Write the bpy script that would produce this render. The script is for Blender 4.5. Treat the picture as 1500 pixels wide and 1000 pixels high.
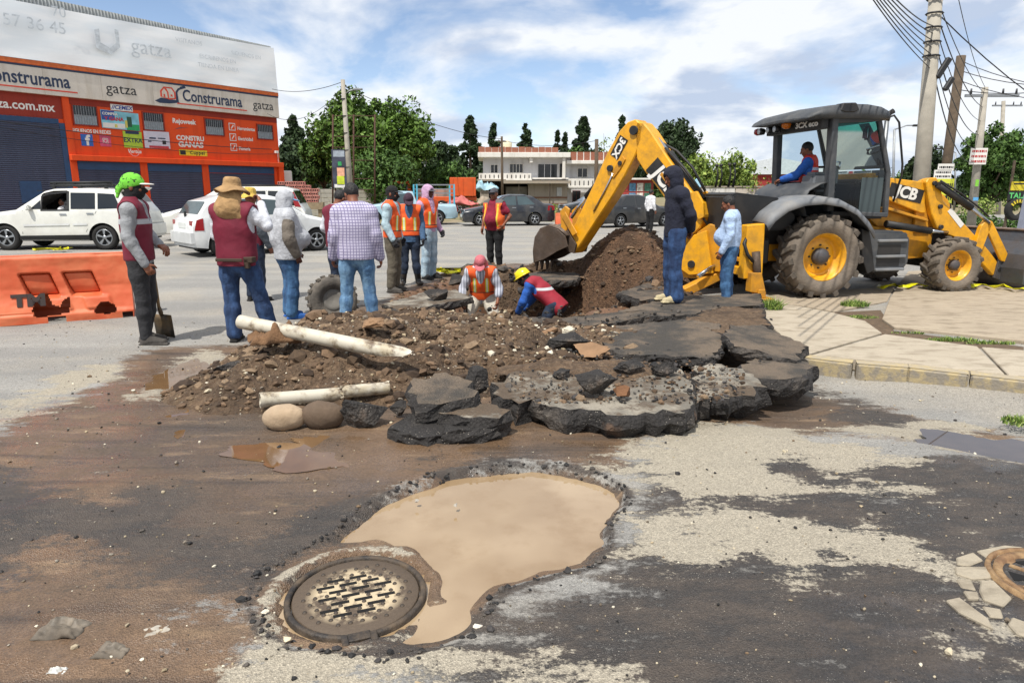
import bpy, bmesh, math, random
import numpy as np
from mathutils import Vector, Matrix, Euler

for _o in list(bpy.data.objects):
    bpy.data.objects.remove(_o)
SC = bpy.context.scene
COL = SC.collection
R = math.radians
# ------------------------------------------------------------------ camera
CAM_H = 1.6
PITCH = math.atan(0.22)
cam_d = bpy.data.cameras.new('camera')
cam_d.sensor_width = 36
cam_d.lens = 24
cam_d.clip_start = 0.05
cam_d.clip_end = 3000
cam = bpy.data.objects.new('camera', cam_d)
COL.objects.link(cam)
cam.location = (0, 0, CAM_H)
cam.rotation_euler = (math.pi / 2 - PITCH, 0, 0)
SC.camera = cam
# ------------------------------------------------------------------ sky and sun
SUN_DIR = Vector((-0.24, -0.43, 0.87)).normalized()     # towards the sun
sun_el = math.asin(SUN_DIR.z)
sun_az = math.atan2(SUN_DIR.x, SUN_DIR.y)
W = bpy.data.worlds.new('World')
SC.world = W
W.use_nodes = True
nt = W.node_tree
nt.nodes.clear()
def wn(t, **k):
    n = nt.nodes.new(t)
    for a, b in k.items():
        setattr(n, a, b)
    return n
sky = wn('ShaderNodeTexSky', sky_type='NISHITA', sun_disc=False, sun_elevation=sun_el, sun_rotation=sun_az,
         altitude=2200, air_density=1.0, dust_density=0.6, ozone_density=1.2)
tc = wn('ShaderNodeTexCoord')
sep = wn('ShaderNodeSeparateXYZ')
nt.links.new(tc.outputs['Generated'], sep.inputs[0])
def wmath(op, a, b=None, c=None):
    m = wn('ShaderNodeMath', operation=op)
    for i, v in enumerate((a, b, c)):
        if v is None: continue
        if isinstance(v, (int, float)): m.inputs[i].default_value = v
        else: nt.links.new(v, m.inputs[i])
    return m.outputs[0]
zz = wmath('ADD', wmath('MAXIMUM', sep.outputs[2], 0.0), 0.30)
cmb = wn('ShaderNodeCombineXYZ')
nt.links.new(wmath('DIVIDE', sep.outputs[0], zz), cmb.inputs[0])
nt.links.new(wmath('DIVIDE', sep.outputs[1], zz), cmb.inputs[1])
def wnoise(scale, detail, rough, off, dist=0.0):
    mp = wn('ShaderNodeMapping')
    mp.inputs['Location'].default_value = off
    nt.links.new(cmb.outputs[0], mp.inputs[0])
    n = wn('ShaderNodeTexNoise')
    n.inputs['Scale'].default_value = scale
    n.inputs['Detail'].default_value = detail
    n.inputs['Roughness'].default_value = rough
    n.inputs['Distortion'].default_value = dist
    nt.links.new(mp.outputs[0], n.inputs['Vector'])
    return n.outputs[0]
def wramp(fac, stops):
    r = wn('ShaderNodeValToRGB')
    e = r.color_ramp.elements
    e[0].position, e[0].color = stops[0]
    e[1].position, e[1].color = stops[1]
    for p, c in stops[2:]:
        x = e.new(p); x.color = c
    nt.links.new(fac, r.inputs[0])
    return r
n1 = wnoise(1.25, 9, 0.55, (6.4, 2.9, 0.4), 0.3)
cover = wramp(n1, [(0.35, (0, 0, 0, 1)), (0.46, (1, 1, 1, 1))])
n2 = wnoise(1.9, 7, 0.54, (8.2, 4.4, 2.0), 0.2)
shade = wramp(n2, [(0.42, (3.7, 4.3, 5.4, 1)), (0.52, (6.6, 6.75, 6.95, 1))])
hz = wramp(sep.outputs[2], [(0.0, (1, 1, 1, 1)), (0.30, (0, 0, 0, 1))])
skyw = wn('ShaderNodeMix', data_type='RGBA')
nt.links.new(wmath('MULTIPLY', hz.outputs[0], 0.30), skyw.inputs['Factor'])
nt.links.new(sky.outputs[0], skyw.inputs['A'])
skyw.inputs['B'].default_value = (6.2, 6.9, 7.9, 1)
mixc = wn('ShaderNodeMix', data_type='RGBA')
nt.links.new(wmath('MULTIPLY', cover.outputs[0], 0.93), mixc.inputs['Factor'])
nt.links.new(skyw.outputs['Result'], mixc.inputs['A'])
nt.links.new(shade.outputs[0], mixc.inputs['B'])
bgn = wn('ShaderNodeBackground')
bgn.inputs['Strength'].default_value = 0.13
nt.links.new(mixc.outputs['Result'], bgn.inputs['Color'])
wo = wn('ShaderNodeOutputWorld')
nt.links.new(bgn.outputs[0], wo.inputs['Surface'])

sd = bpy.data.lights.new('sun', 'SUN')
sd.energy = 4.5
sd.angle = R(0.55)
sd.color = (1.0, 0.955, 0.88)
sun = bpy.data.objects.new('sun', sd)
COL.objects.link(sun)
sun.rotation_euler = SUN_DIR.to_track_quat('Z', 'Y').to_euler()
sun.location = (0, 0, 40)
SC.view_settings.view_transform = 'Standard'
SC.view_settings.look = 'None'
SC.view_settings.gamma = 1.0
SC.view_settings.exposure = 0.22
SC.view_settings.use_curve_mapping = False
try:
    SC.cycles.max_bounces = 6
    SC.cycles.transparent_max_bounces = 8
except Exception:
    pass

# ------------------------------------------------------------------ geometry helpers
CP, SP = math.cos(PITCH), math.sin(PITCH)
def ray(x, y):
    u = (x - 750) / 1000.0; v = (y - 500) / 1000.0
    return np.array([u, CP - v * SP, -SP - v * CP])
def G(x, y, z=0.0):
    "place on level z of the site seen at photo position x, y (survey helper)"
    r = ray(x, y)
    return Vector(np.array([0, 0, CAM_H]) + r * ((z - CAM_H) / r[2]))
def S(x, y, s):
    return Vector(np.array([0, 0, CAM_H]) + r_(x, y) * s)
def r_(x, y): return ray(x, y)

def lin(c):
    c = c / 255.0
    return c / 12.92 if c <= 0.04045 else ((c + 0.055) / 1.055) ** 2.4
def rgb(h):
    return (lin(int(h[0:2], 16)), lin(int(h[2:4], 16)), lin(int(h[4:6], 16)))

_rs = np.random.RandomState(7)
_LAT = _rs.rand(64, 64, 64).astype(np.float32)
def vnoise(p):
    "value noise 0..1, p (N,3)"
    p = np.asarray(p, dtype=np.float64)
    i = np.floor(p).astype(np.int64); f = p - i
    f = f * f * (3 - 2 * f)
    out = 0
    for dx in (0, 1):
        wx = f[:, 0] if dx else 1 - f[:, 0]
        for dy in (0, 1):
            wy = f[:, 1] if dy else 1 - f[:, 1]
            for dz in (0, 1):
                wz = f[:, 2] if dz else 1 - f[:, 2]
                out = out + wx * wy * wz * _LAT[(i[:, 0] + dx) & 63, (i[:, 1] + dy) & 63, (i[:, 2] + dz) & 63]
    return out
def fbm(p, octv=4, lac=2.1, gain=0.5):
    p = np.asarray(p, dtype=np.float64)
    a = 1.0; s = 0; t = 0
    for k in range(octv):
        s = s + a * vnoise(p + 17.3 * k); t += a
        p = p * lac; a *= gain
    return s / t
def fbm2(x, y, sc, octv=4, off=0.0):
    return fbm(np.stack([x * sc + off, y * sc - off, np.full_like(x, 3.7 + off)], 1), octv)
def sstep(a, b, x):
    t = np.clip((x - a) / (b - a), 0, 1)
    return t * t * (3 - 2 * t)
def poly_sd(px, py, poly):
    "signed distance to polygon, negative inside"
    n = len(poly)
    d = np.full(px.shape, 1e9); ins = np.zeros(px.shape, bool)
    for i in range(n):
        ax, ay = poly[i][0], poly[i][1]; bx, by = poly[(i + 1) % n][0], poly[(i + 1) % n][1]
        ex, ey = bx - ax, by - ay
        wx, wy = px - ax, py - ay
        t = np.clip((wx * ex + wy * ey) / (ex * ex + ey * ey + 1e-12), 0, 1)
        d = np.minimum(d, (wx - t * ex) ** 2 + (wy - t * ey) ** 2)
        c = ((ay <= py) != (by <= py))
        with np.errstate(divide='ignore', invalid='ignore'):
            xi = ax + (py - ay) / (by - ay if by != ay else 1e-12) * ex
        ins ^= c & (px < xi)
    d = np.sqrt(d)
    return np.where(ins, -d, d)

def link(o, parent=None):
    COL.objects.link(o)
    if parent is not None: o.parent = parent
    return o
def tag(o, label, cat, group=None):
    o['label'] = label; o['category'] = cat
    if group: o['group'] = group
    return o
def thing(name, label, cat, loc=(0, 0, 0), rotz=0.0, group=None, scale=1.0):
    o = bpy.data.objects.new(name, None)
    COL.objects.link(o)
    o.empty_display_size = 0.2
    o.location = loc; o.rotation_euler = (0, 0, rotz)
    o.scale = (scale, scale, scale)
    return tag(o, label, cat, group)
def mesh_obj(name, verts, faces, mat=None, parent=None, smooth=False, mats=None, fm=None):
    me = bpy.data.meshes.new(name)
    me.from_pydata([tuple(map(float, v)) for v in verts], [], [tuple(map(int, f)) for f in faces])
    for m in (mats or ([mat] if mat else [])):
        me.materials.append(m)
    if fm is not None:
        me.polygons.foreach_set('material_index', np.asarray(fm, np.int32))
    if smooth:
        me.polygons.foreach_set('use_smooth', np.ones(len(me.polygons), bool))
    me.update()
    return link(bpy.data.objects.new(name, me), parent)
def np_mesh(name, V, F, mat=None, parent=None, smooth=True):
    "fast mesh from arrays V (n,3), F (m,k)"
    me = bpy.data.meshes.new(name)
    V = np.asarray(V, np.float32); F = np.asarray(F, np.int32)
    k = F.shape[1]
    me.vertices.add(len(V)); me.vertices.foreach_set('co', V.ravel())
    me.loops.add(F.size); me.loops.foreach_set('vertex_index', F.ravel())
    me.polygons.add(len(F)); me.polygons.foreach_set('loop_start', np.arange(0, F.size, k, dtype=np.int32))
    me.polygons.foreach_set('use_smooth', np.full(len(F), smooth, bool))
    me.update(calc_edges=True)
    if mat: me.materials.append(mat)
    return link(bpy.data.objects.new(name, me), parent)

def frame_from(z, xhint=(1, 0, 0)):
    z = Vector(z).normalized(); x = Vector(xhint)
    if abs(z.dot(x)) > 0.95: x = Vector((0, 1, 0))
    y = z.cross(x).normalized(); x = y.cross(z).normalized()
    return x, y, z
class MB:
    def __init__(s): s.v = []; s.f = []; s.sm = []
    def _add(s, vs, fs, smooth=False, M=None):
        b = len(s.v)
        for p in vs:
            p = Vector(p)
            s.v.append(M @ p if M is not None else p)
        for f in fs:
            s.f.append([b + i for i in f]); s.sm.append(smooth)
        return s
    def box(s, c, d, M=None, rz=0.0, rot=None, taper=1.0):
        x, y, z = d[0] / 2, d[1] / 2, d[2] / 2
        vs = [(-x, -y, -z), (x, -y, -z), (x, y, -z), (-x, y, -z)] + [(i * x * taper, j * y * taper, z) for i, j in ((-1, -1), (1, -1), (1, 1), (-1, 1))]
        rm = Matrix.Rotation(rz, 4, 'Z') if rot is None else rot
        T = Matrix.Translation(Vector(c)) @ rm
        if M is not None: T = M @ T
        return s._add(vs, [(3, 2, 1, 0), (4, 5, 6, 7), (0, 1, 5, 4), (1, 2, 6, 5), (2, 3, 7, 6), (3, 0, 4, 7)], False, T)
    def b2(s, lo, hi, M=None):
        lo = Vector(lo); hi = Vector(hi)
        return s.box((lo + hi) / 2, hi - lo, M)
    def prism(s, pts, y0, y1, M=None, smooth=False):
        "pts (x,z) polygon extruded along y"
        n = len(pts)
        a = sum(pts[i][0] * pts[(i + 1) % n][1] - pts[(i + 1) % n][0] * pts[i][1] for i in range(n))
        if a < 0: pts = pts[::-1]
        if y0 > y1: y0, y1 = y1, y0
        vs = [(p[0], y0, p[1]) for p in pts] + [(p[0], y1, p[1]) for p in pts]
        fs = [list(range(n)), list(range(2 * n - 1, n - 1, -1))]
        s._add(vs, fs, False, M)
        b = len(s.v) - 2 * n
        for i in range(n):
            j = (i + 1) % n
            s.f.append([b + i, b + n + i, b + n + j, b + j]); s.sm.append(smooth)
        return s
    def cyl(s, p0, p1, r0, r1=None, n=12, caps=True, smooth=True, xh=(1, 0, 0)):
        if r1 is None: r1 = r0
        p0 = Vector(p0); p1 = Vector(p1)
        x, y, z = frame_from(p1 - p0, xh)
        vs = []
        for p, r in ((p0, r0), (p1, r1)):
            for i in range(n):
                a = 2 * math.pi * i / n
                vs.append(p + x * (r * math.cos(a)) + y * (r * math.sin(a)))
        s._add(vs, [(i, (i + 1) % n, n + (i + 1) % n, n + i) for i in range(n)], smooth)
        if caps:
            b = len(s.v) - 2 * n
            s.f.append([b + i for i in range(n - 1, -1, -1)]); s.sm.append(False)
            s.f.append([b + n + i for i in range(n)]); s.sm.append(False)
        return s
    def tube(s, pts, r, n=8, caps=True):
        pts = [Vector(p) for p in pts]
        rr = r if hasattr(r, '__len__') else [r] * len(pts)
        b = len(s.v); px = None
        for k, p in enumerate(pts):
            t = (pts[min(k + 1, len(pts) - 1)] - pts[max(k - 1, 0)])
            if px is None: x, y, z = frame_from(t)
            else:
                z = t.normalized(); y = z.cross(px).normalized(); x = y.cross(z).normalized()
            px = x
            for i in range(n):
                a = 2 * math.pi * i / n
                s.v.append(p + x * (rr[k] * math.cos(a)) + y * (rr[k] * math.sin(a)))
        for k in range(len(pts) - 1):
            for i in range(n):
                j = (i + 1) % n
                s.f.append([b + k * n + i, b + k * n + j, b + (k + 1) * n + j, b + (k + 1) * n + i]); s.sm.append(True)
        if caps:
            e = b + (len(pts) - 1) * n
            s.f.append([b + i for i in range(n - 1, -1, -1)]); s.sm.append(False)
            s.f.append([e + i for i in range(n)]); s.sm.append(False)
        return s
    def lathe(s, prof, M=None, n=24, closed=False, smooth=True, a0=0.0, a1=2 * math.pi):
        "prof (r, t): revolve about local Y; t along Y"
        full = abs(a1 - a0 - 2 * math.pi) < 1e-6
        m = n if full else n + 1
        vs = []
        for i in range(m):
            a = a0 + (a1 - a0) * i / n
            for r, t in prof:
                vs.append((r * math.cos(a), t, r * math.sin(a)))
        k = len(prof); fs = []
        for i in range(n):
            j = (i + 1) % m
            for q in range(k - (0 if closed else 1)):
                w = (q + 1) % k
                fs.append((i * k + q, i * k + w, j * k + w, j * k + q))
        return s._add(vs, fs, smooth, M)
    def grid_surf(s, P, smooth=True):
        "P rows of points"
        b = len(s.v); m = len(P[0])
        for row in P:
            for p in row: s.v.append(Vector(p))
        for i in range(len(P) - 1):
            for j in range(m - 1):
                s.f.append([b + i * m + j, b + i * m + j + 1, b + (i + 1) * m + j + 1, b + (i + 1) * m + j]); s.sm.append(smooth)
        return s
    def build(s, name, mat, parent=None, bevel=0.0, seg=1, M=None, solid=0.0):
        me = bpy.data.meshes.new(name)
        vs = s.v if M is None else [M @ v for v in s.v]
        me.from_pydata([tuple(v) for v in vs], [], s.f)
        me.polygons.foreach_set('use_smooth', np.array(s.sm, bool))
        if mat: me.materials.append(mat)
        if bevel or solid:
            bm = bmesh.new(); bm.from_mesh(me)
            if solid:
                bmesh.ops.solidify(bm, geom=bm.faces[:], thickness=solid)
            if bevel:
                bm.normal_update()
                ed = [e for e in bm.edges if len(e.link_faces) == 2 and not (e.link_faces[0].smooth and e.link_faces[1].smooth) and e.calc_face_angle(0) > 0.5]
                if ed:
                    try: bmesh.ops.bevel(bm, geom=ed, offset=bevel, segments=seg, affect='EDGES', clamp_overlap=True)
                    except Exception: pass
            bm.to_mesh(me); bm.free()
        me.update()
        return link(bpy.data.objects.new(name, me), parent)
def copy_tree(o, parent=None):
    c = o.copy(); COL.objects.link(c)
    c.parent = parent
    for ch in o.children: copy_tree(ch, c)
    return c
_TXT = {}
def text(name, body, size, mat, parent=None, M=None, extrude=0.003, bold=0.0, align='CENTER', sx=1.0, shear=0.0, space=1.0):
    cu = bpy.data.curves.new('t', 'FONT')
    cu.body = body; cu.size = size; cu.extrude = extrude; cu.offset = bold
    cu.align_x = align; cu.align_y = 'CENTER'; cu.shear = shear; cu.space_character = space
    cu.resolution_u = 3
    o = bpy.data.objects.new('t', cu)
    me = bpy.data.meshes.new_from_object(o)
    bpy.data.objects.remove(o); bpy.data.curves.remove(cu)
    me.name = name
    T = Matrix.Diagonal((sx, 1, 1, 1))
    if M is not None: T = M @ T
    me.transform(T)
    me.materials.clear(); me.materials.append(mat)
    return link(bpy.data.objects.new(name, me), parent)
def face_M(origin, right, up):
    "matrix whose local x=right, y=up, z=out of the face"
    r = Vector(right).normalized(); u = Vector(up).normalized(); n = r.cross(u)
    m = Matrix.Identity(4)
    for i in range(3):
        m[i][0], m[i][1], m[i][2], m[i][3] = r[i], u[i], n[i], Vector(origin)[i]
    return m

# ------------------------------------------------------------------ materials
_MC = {}
def mat(name, col, rough=0.6, metal=0.0, var=0.12, vscale=6.0, bump=0.0, bscale=40.0, spec=0.5, dirt=None, dirt_amt=0.5, dscale=3.0, coat=0.0, alpha=1.0, trans=0.0, zdirt=None):
    if name in _MC: return _MC[name]
    if isinstance(col, str): col = rgb(col)
    m = bpy.data.materials.new(name); m.use_nodes = True
    t = m.node_tree; b = t.nodes['Principled BSDF']
    b.inputs['Roughness'].default_value = rough
    b.inputs['Metallic'].default_value = metal
    b.inputs['Specular IOR Level'].default_value = spec
    b.inputs['Coat Weight'].default_value = coat
    b.inputs['Alpha'].default_value = alpha
    b.inputs['Transmission Weight'].default_value = trans
    c0 = t.nodes.new('ShaderNodeTexCoord')
    n = t.nodes.new('ShaderNodeTexNoise'); n.inputs['Scale'].default_value = vscale; n.inputs['Detail'].default_value = 5
    t.links.new(c0.outputs['Object'], n.inputs['Vector'])
    mr = t.nodes.new('ShaderNodeMapRange')
    mr.inputs['From Min'].default_value = 0.3; mr.inputs['From Max'].default_value = 0.7
    mr.inputs['To Min'].default_value = 1 - var; mr.inputs['To Max'].default_value = 1 + var
    t.links.new(n.outputs[0], mr.inputs['Value'])
    vm = t.nodes.new('ShaderNodeVectorMath'); vm.operation = 'SCALE'
    vm.inputs[0].default_value = col
    t.links.new(mr.outputs[0], vm.inputs['Scale'])
    out = vm.outputs[0]
    if dirt is not None:
        if isinstance(dirt, str): dirt = rgb(dirt)
        n2 = t.nodes.new('ShaderNodeTexNoise'); n2.inputs['Scale'].default_value = dscale; n2.inputs['Detail'].default_value = 8; n2.inputs['Roughness'].default_value = 0.65
        t.links.new(c0.outputs['Object'], n2.inputs['Vector'])
        m2 = t.nodes.new('ShaderNodeMapRange'); m2.inputs['From Min'].default_value = 0.42; m2.inputs['From Max'].default_value = 0.66
        m2.inputs['To Max'].default_value = dirt_amt
        t.links.new(n2.outputs[0], m2.inputs['Value'])
        mx = t.nodes.new('ShaderNodeMix'); mx.data_type = 'RGBA'
        t.links.new(m2.outputs[0], mx.inputs['Factor']); t.links.new(out, mx.inputs['A']); mx.inputs['B'].default_value = (*dirt, 1)
        out = mx.outputs['Result']
        rr = t.nodes.new('ShaderNodeMapRange'); rr.inputs['To Min'].default_value = rough; rr.inputs['To Max'].default_value = min(1, rough + 0.4)
        t.links.new(m2.outputs[0], rr.inputs['Value']); t.links.new(rr.outputs[0], b.inputs['Roughness'])
    t.links.new(out, b.inputs['Base Color'])
    if bump:
        n3 = t.nodes.new('ShaderNodeTexNoise'); n3.inputs['Scale'].default_value = bscale; n3.inputs['Detail'].default_value = 6
        t.links.new(c0.outputs['Object'], n3.inputs['Vector'])
        bp = t.nodes.new('ShaderNodeBump'); bp.inputs['Strength'].default_value = bump; bp.inputs['Distance'].default_value = 0.02
        t.links.new(n3.outputs[0], bp.inputs['Height']); t.links.new(bp.outputs[0], b.inputs['Normal'])
    _MC[name] = m
    return m
class NT:
    "tiny node helper"
    def __init__(s, name):
        s.m = bpy.data.materials.new(name); s.m.use_nodes = True
        s.t = s.m.node_tree; s.b = s.t.nodes['Principled BSDF']
        s.co = s.t.nodes.new('ShaderNodeTexCoord')
    def put(s, v, sock):
        if isinstance(v, bpy.types.NodeSocket): s.t.links.new(v, sock)
        elif isinstance(v, (tuple, list)) and len(v) == 3 and sock.type == 'RGBA': sock.default_value = (*v, 1)
        else: sock.default_value = v
    def noise(s, scale, detail=4, rough=0.55, vec=None, dist=0.0, out=0):
        n = s.t.nodes.new('ShaderNodeTexNoise')
        n.inputs['Scale'].default_value = scale; n.inputs['Detail'].default_value = detail; n.inputs['Roughness'].default_value = rough; n.inputs['Distortion'].default_value = dist
        s.t.links.new(vec or s.co.outputs['Object'], n.inputs['Vector'])
        return n.outputs[out]
    def voro(s, scale, feature='F1', vec=None, out=0, rnd=1.0):
        n = s.t.nodes.new('ShaderNodeTexVoronoi'); n.feature = feature
        n.inputs['Scale'].default_value = scale; n.inputs['Randomness'].default_value = rnd
        s.t.links.new(vec or s.co.outputs['Object'], n.inputs['Vector'])
        return n.outputs[out]
    def rng(s, v, a, b, c=0.0, d=1.0):
        n = s.t.nodes.new('ShaderNodeMapRange'); n.interpolation_type = 'SMOOTHSTEP' if (c, d) == (0.0, 1.0) else 'LINEAR'
        s.put(v, n.inputs['Value'])
        for k, x in zip(('From Min', 'From Max', 'To Min', 'To Max'), (a, b, c, d)): n.inputs[k].default_value = x
        return n.outputs[0]
    def math(s, op, a, b=0.0, c=0.0):
        n = s.t.nodes.new('ShaderNodeMath'); n.operation = op
        for i, v in enumerate((a, b, c)): s.put(v, n.inputs[i])
        return n.outputs[0]
    def mix(s, f, a, b):
        n = s.t.nodes.new('ShaderNodeMix'); n.data_type = 'RGBA'
        s.put(f, n.inputs['Factor']); s.put(a, n.inputs['A']); s.put(b, n.inputs['B'])
        return n.outputs['Result']
    def scale(s, col, k):
        n = s.t.nodes.new('ShaderNodeVectorMath'); n.operation = 'SCALE'
        if isinstance(col, (tuple, list)): n.inputs[0].default_value = col
        else: s.put(col, n.inputs[0])
        s.put(k, n.inputs['Scale']); return n.outputs[0]
    def attr(s, name, out='Fac'):
        n = s.t.nodes.new('ShaderNodeAttribute'); n.attribute_name = name
        return n.outputs[out]
    def sepxyz(s, v=None):
        n = s.t.nodes.new('ShaderNodeSeparateXYZ'); s.t.links.new(v or s.co.outputs['Object'], n.inputs[0]); return n.outputs
    def mapping(s, sc=(1, 1, 1), loc=(0, 0, 0), rot=(0, 0, 0), vec=None):
        n = s.t.nodes.new('ShaderNodeMapping'); n.inputs['Scale'].default_value = sc; n.inputs['Location'].default_value = loc; n.inputs['Rotation'].default_value = rot
        s.t.links.new(vec or s.co.outputs['Object'], n.inputs[0]); return n.outputs[0]
    def bump(s, h, strength=0.5, dist=0.02, normal=None):
        n = s.t.nodes.new('ShaderNodeBump'); n.inputs['Strength'].default_value = strength; n.inputs['Distance'].default_value = dist
        s.put(h, n.inputs['Height'])
        if normal: s.put(normal, n.inputs['Normal'])
        return n.outputs[0]
    def done(s, col=None, rough=None, normal=None, **k):
        if col is not None: s.put(col, s.b.inputs['Base Color'])
        if rough is not None: s.put(rough, s.b.inputs['Roughness'])
        if normal is not None: s.put(normal, s.b.inputs['Normal'])
        for a, v in k.items(): s.put(v, s.b.inputs[a.replace('_', ' ')])
        return s.m
# ================================================================== GROUND
def W2(pts, z=0.0): return [(G(x, y, z).x, G(x, y, z).y) for x, y in pts]
PUDDLE = W2([(520,770),(545,742),(565,733),(600,716),(640,702),(680,694),(730,688),(780,685),(830,690),(880,702),(912,722),(913,738),(893,752),(884,772),(886,800),(868,826),(820,836),(765,848),(730,862),(712,882),(704,905),(686,925),(640,945),(590,956),(545,952),(560,935),(612,915),(640,880),(636,840),(600,806),(545,795),(490,795)], -0.03)
HOLE = W2([(500,772),(535,741),(560,730),(600,712),(640,698),(680,690),(730,684),(780,681),(830,686),(885,699),(918,720),(917,742),(897,756),(888,775),(892,804),(870,832),(820,841),(770,853),(736,866),(718,886),(708,910),(692,930),(645,950),(590,962),(520,958),(430,950),(385,920),(365,880),(380,840),(430,805),(470,790)])
PIT = W2([(590,448),(640,462),(700,472),(780,472),(840,462),(900,448),(945,436),(950,420),(900,408),(840,402),(760,400),(690,405),(640,418),(600,432)])
MC_C = G(522, 868, -0.01)
def polyw(l): return W2(l)
MUD = [polyw([(-400,800),(-200,680),(0,632),(60,598),(180,552),(230,515),(340,506),(430,480),(560,440),(640,402),(740,385),(960,395),(1000,440),(1100,470),(1190,548),(1330,590),(1300,625),(1180,640),(1100,612),(1010,625),(960,650),(920,690),(860,685),(700,680),(560,735),(480,795),(400,835),(360,900),(380,1000),(300,1150),(-200,1150),(-400,1000)]),
       polyw([(1190,548),(1330,590),(1500,610),(1500,650),(1330,640),(1200,610)])]
TAR = [polyw([(-300,690),(0,690),(120,695),(240,735),(370,795),(440,760),(540,735),(430,810),(360,850),(300,840),(200,815),(60,800),(0,840),(-300,900)]),
       polyw([(600,965),(690,935),(715,890),(740,868),(880,838),(890,790),(905,748),(930,690),(1100,650),(1330,660),(1500,640),(1800,680),(1800,1150),(620,1150),(700,1000)]),
       polyw([(1150,690),(1250,680),(1350,700),(1500,680),(1700,700),(1700,790),(1500,790),(1350,760),(1180,748)]),
       polyw([(905,740),(1000,735),(1200,755),(1400,785),(1500,800),(1500,815),(1300,785),(1100,770),(960,760)]),
       polyw([(1180,560),(1260,560),(1380,600),(1450,640),(1350,625),(1230,595)]),
       polyw([(640,690),(730,679),(830,680),(920,712),(1000,690),(950,660),(900,690),(780,672),(690,680)])]
PALE = [polyw([(950,650),(1010,616),(1100,622),(1250,645),(1310,672),(1180,694),(1320,716),(1310,736),(1180,738),(1080,742),(1180,760),(1330,788),(1410,810),(1430,890),(1400,900),(1330,830),(1150,815),(1050,822),(1005,840),(965,785),(930,742),(940,700)]),
        polyw([(350,965),(430,950),(560,975),(660,965),(780,985),(860,1010),(830,1150),(300,1150)]),
        polyw([(1230,612),(1420,600),(1500,620),(1500,665),(1400,640),(1300,630)]),
        polyw([(-300,640),(0,640),(60,600),(170,552),(150,540),(0,590),(-300,620)]),
        polyw([(270,525),(300,510),(350,530),(330,580),(280,590),(220,575)])]
WET = [polyw([(0,600),(200,545),(330,520),(330,600),(420,650),(720,650),(900,650),(860,685),(560,725),(400,760),(250,700),(0,740)]),
       polyw([(1310,635),(1400,632),(1500,640),(1650,650),(1600,700),(1450,700),(1340,670)]),
       polyw([(1250,900),(1400,880),(1700,930),(1700,1100),(1300,1100),(1150,980)]),
       polyw([(-300,840),(0,830),(100,850),(180,900),(120,960),(0,1000),(-300,1000)]),
       polyw([(220,540),(300,520),(270,600),(330,650),(400,640),(640,645),(760,620),(720,680),(500,670),(300,665),(200,610)])]
def maskp(X, Y, polys, amp, w, sc, off):
    n = (fbm2(X, Y, sc, 5, off) - 0.5) * 2
    out = np.zeros_like(X)
    for p in polys:
        sd_ = poly_sd(X, Y, p)
        out = np.maximum(out, 1 - sstep(-w, w, sd_ + n * amp))
    return out
GUT = W2([(1130,560),(1180,552),(1255,556),(1350,575),(1500,600),(1700,630)])
def ground_h(X, Y):
    z = (fbm2(X, Y, 0.5, 3, 5.0) - 0.5) * 0.05 + (fbm2(X, Y, 3.0, 4, 1.0) - 0.5) * 0.018
    far = sstep(13, 18, np.hypot(X, Y)); z = z * (1 - far)
    # gutter in front of the kerb
    d = np.full(X.shape, 1e9)
    for a, b in zip(GUT[:-1], GUT[1:]):
        ex, ey = b[0] - a[0], b[1] - a[1]
        t = np.clip(((X - a[0]) * ex + (Y - a[1]) * ey) / (ex * ex + ey * ey), 0, 1)
        d = np.minimum(d, np.hypot(X - a[0] - t * ex, Y - a[1] - t * ey))
    z = z - 0.16 * (1 - sstep(0.15, 1.6, d))
    n = (fbm2(X, Y, 6.0, 4, 9.0) - 0.5)
    sd_ = poly_sd(X, Y, HOLE)
    lip = np.exp(-((sd_ - 0.03) / 0.05) ** 2) * 0.005
    k = 1 - sstep(-0.055, 0.015, sd_ + n * 0.09)
    pd = poly_sd(X, Y, PUDDLE); kp = (1 - sstep(-0.10, 0.03, pd + n * 0.14)) * k
    z = z * (1 - k) + lip * (1 - k) - 0.016 * k - 0.055 * kp + k * (fbm2(X, Y, 5, 3, 2.) - .5) * 0.03
    # collar round the manhole is higher than the hole floor
    dm = np.hypot(X - MC_C.x, Y - MC_C.y)
    ang = np.arctan2(Y - MC_C.y, X - MC_C.x)
    ring = np.exp(-((dm - 0.345) / 0.04) ** 2) * (.25 + .75 * sstep(-.2, .5, np.cos(ang - 2.2))) * (0.5 + 0.9 * fbm2(np.cos(ang) * 1.3, np.sin(ang) * 1.3, 1.7, 3, 4.))
    z = z + kp * ring * 0.046 + (k - kp) * ring * .02
    z = np.where(dm < .305, np.minimum(z, -.05), z)
    # excavated pit
    sp = poly_sd(X, Y, PIT)
    q = 1 - sstep(-0.85, 0.1, sp + (fbm2(X, Y, 1.6, 4, 7.) - .5) * 0.5)
    z = z - q * (0.95 + (fbm2(X, Y, 2.2, 4, 3.) - .5) * 0.5)
    return z
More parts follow.
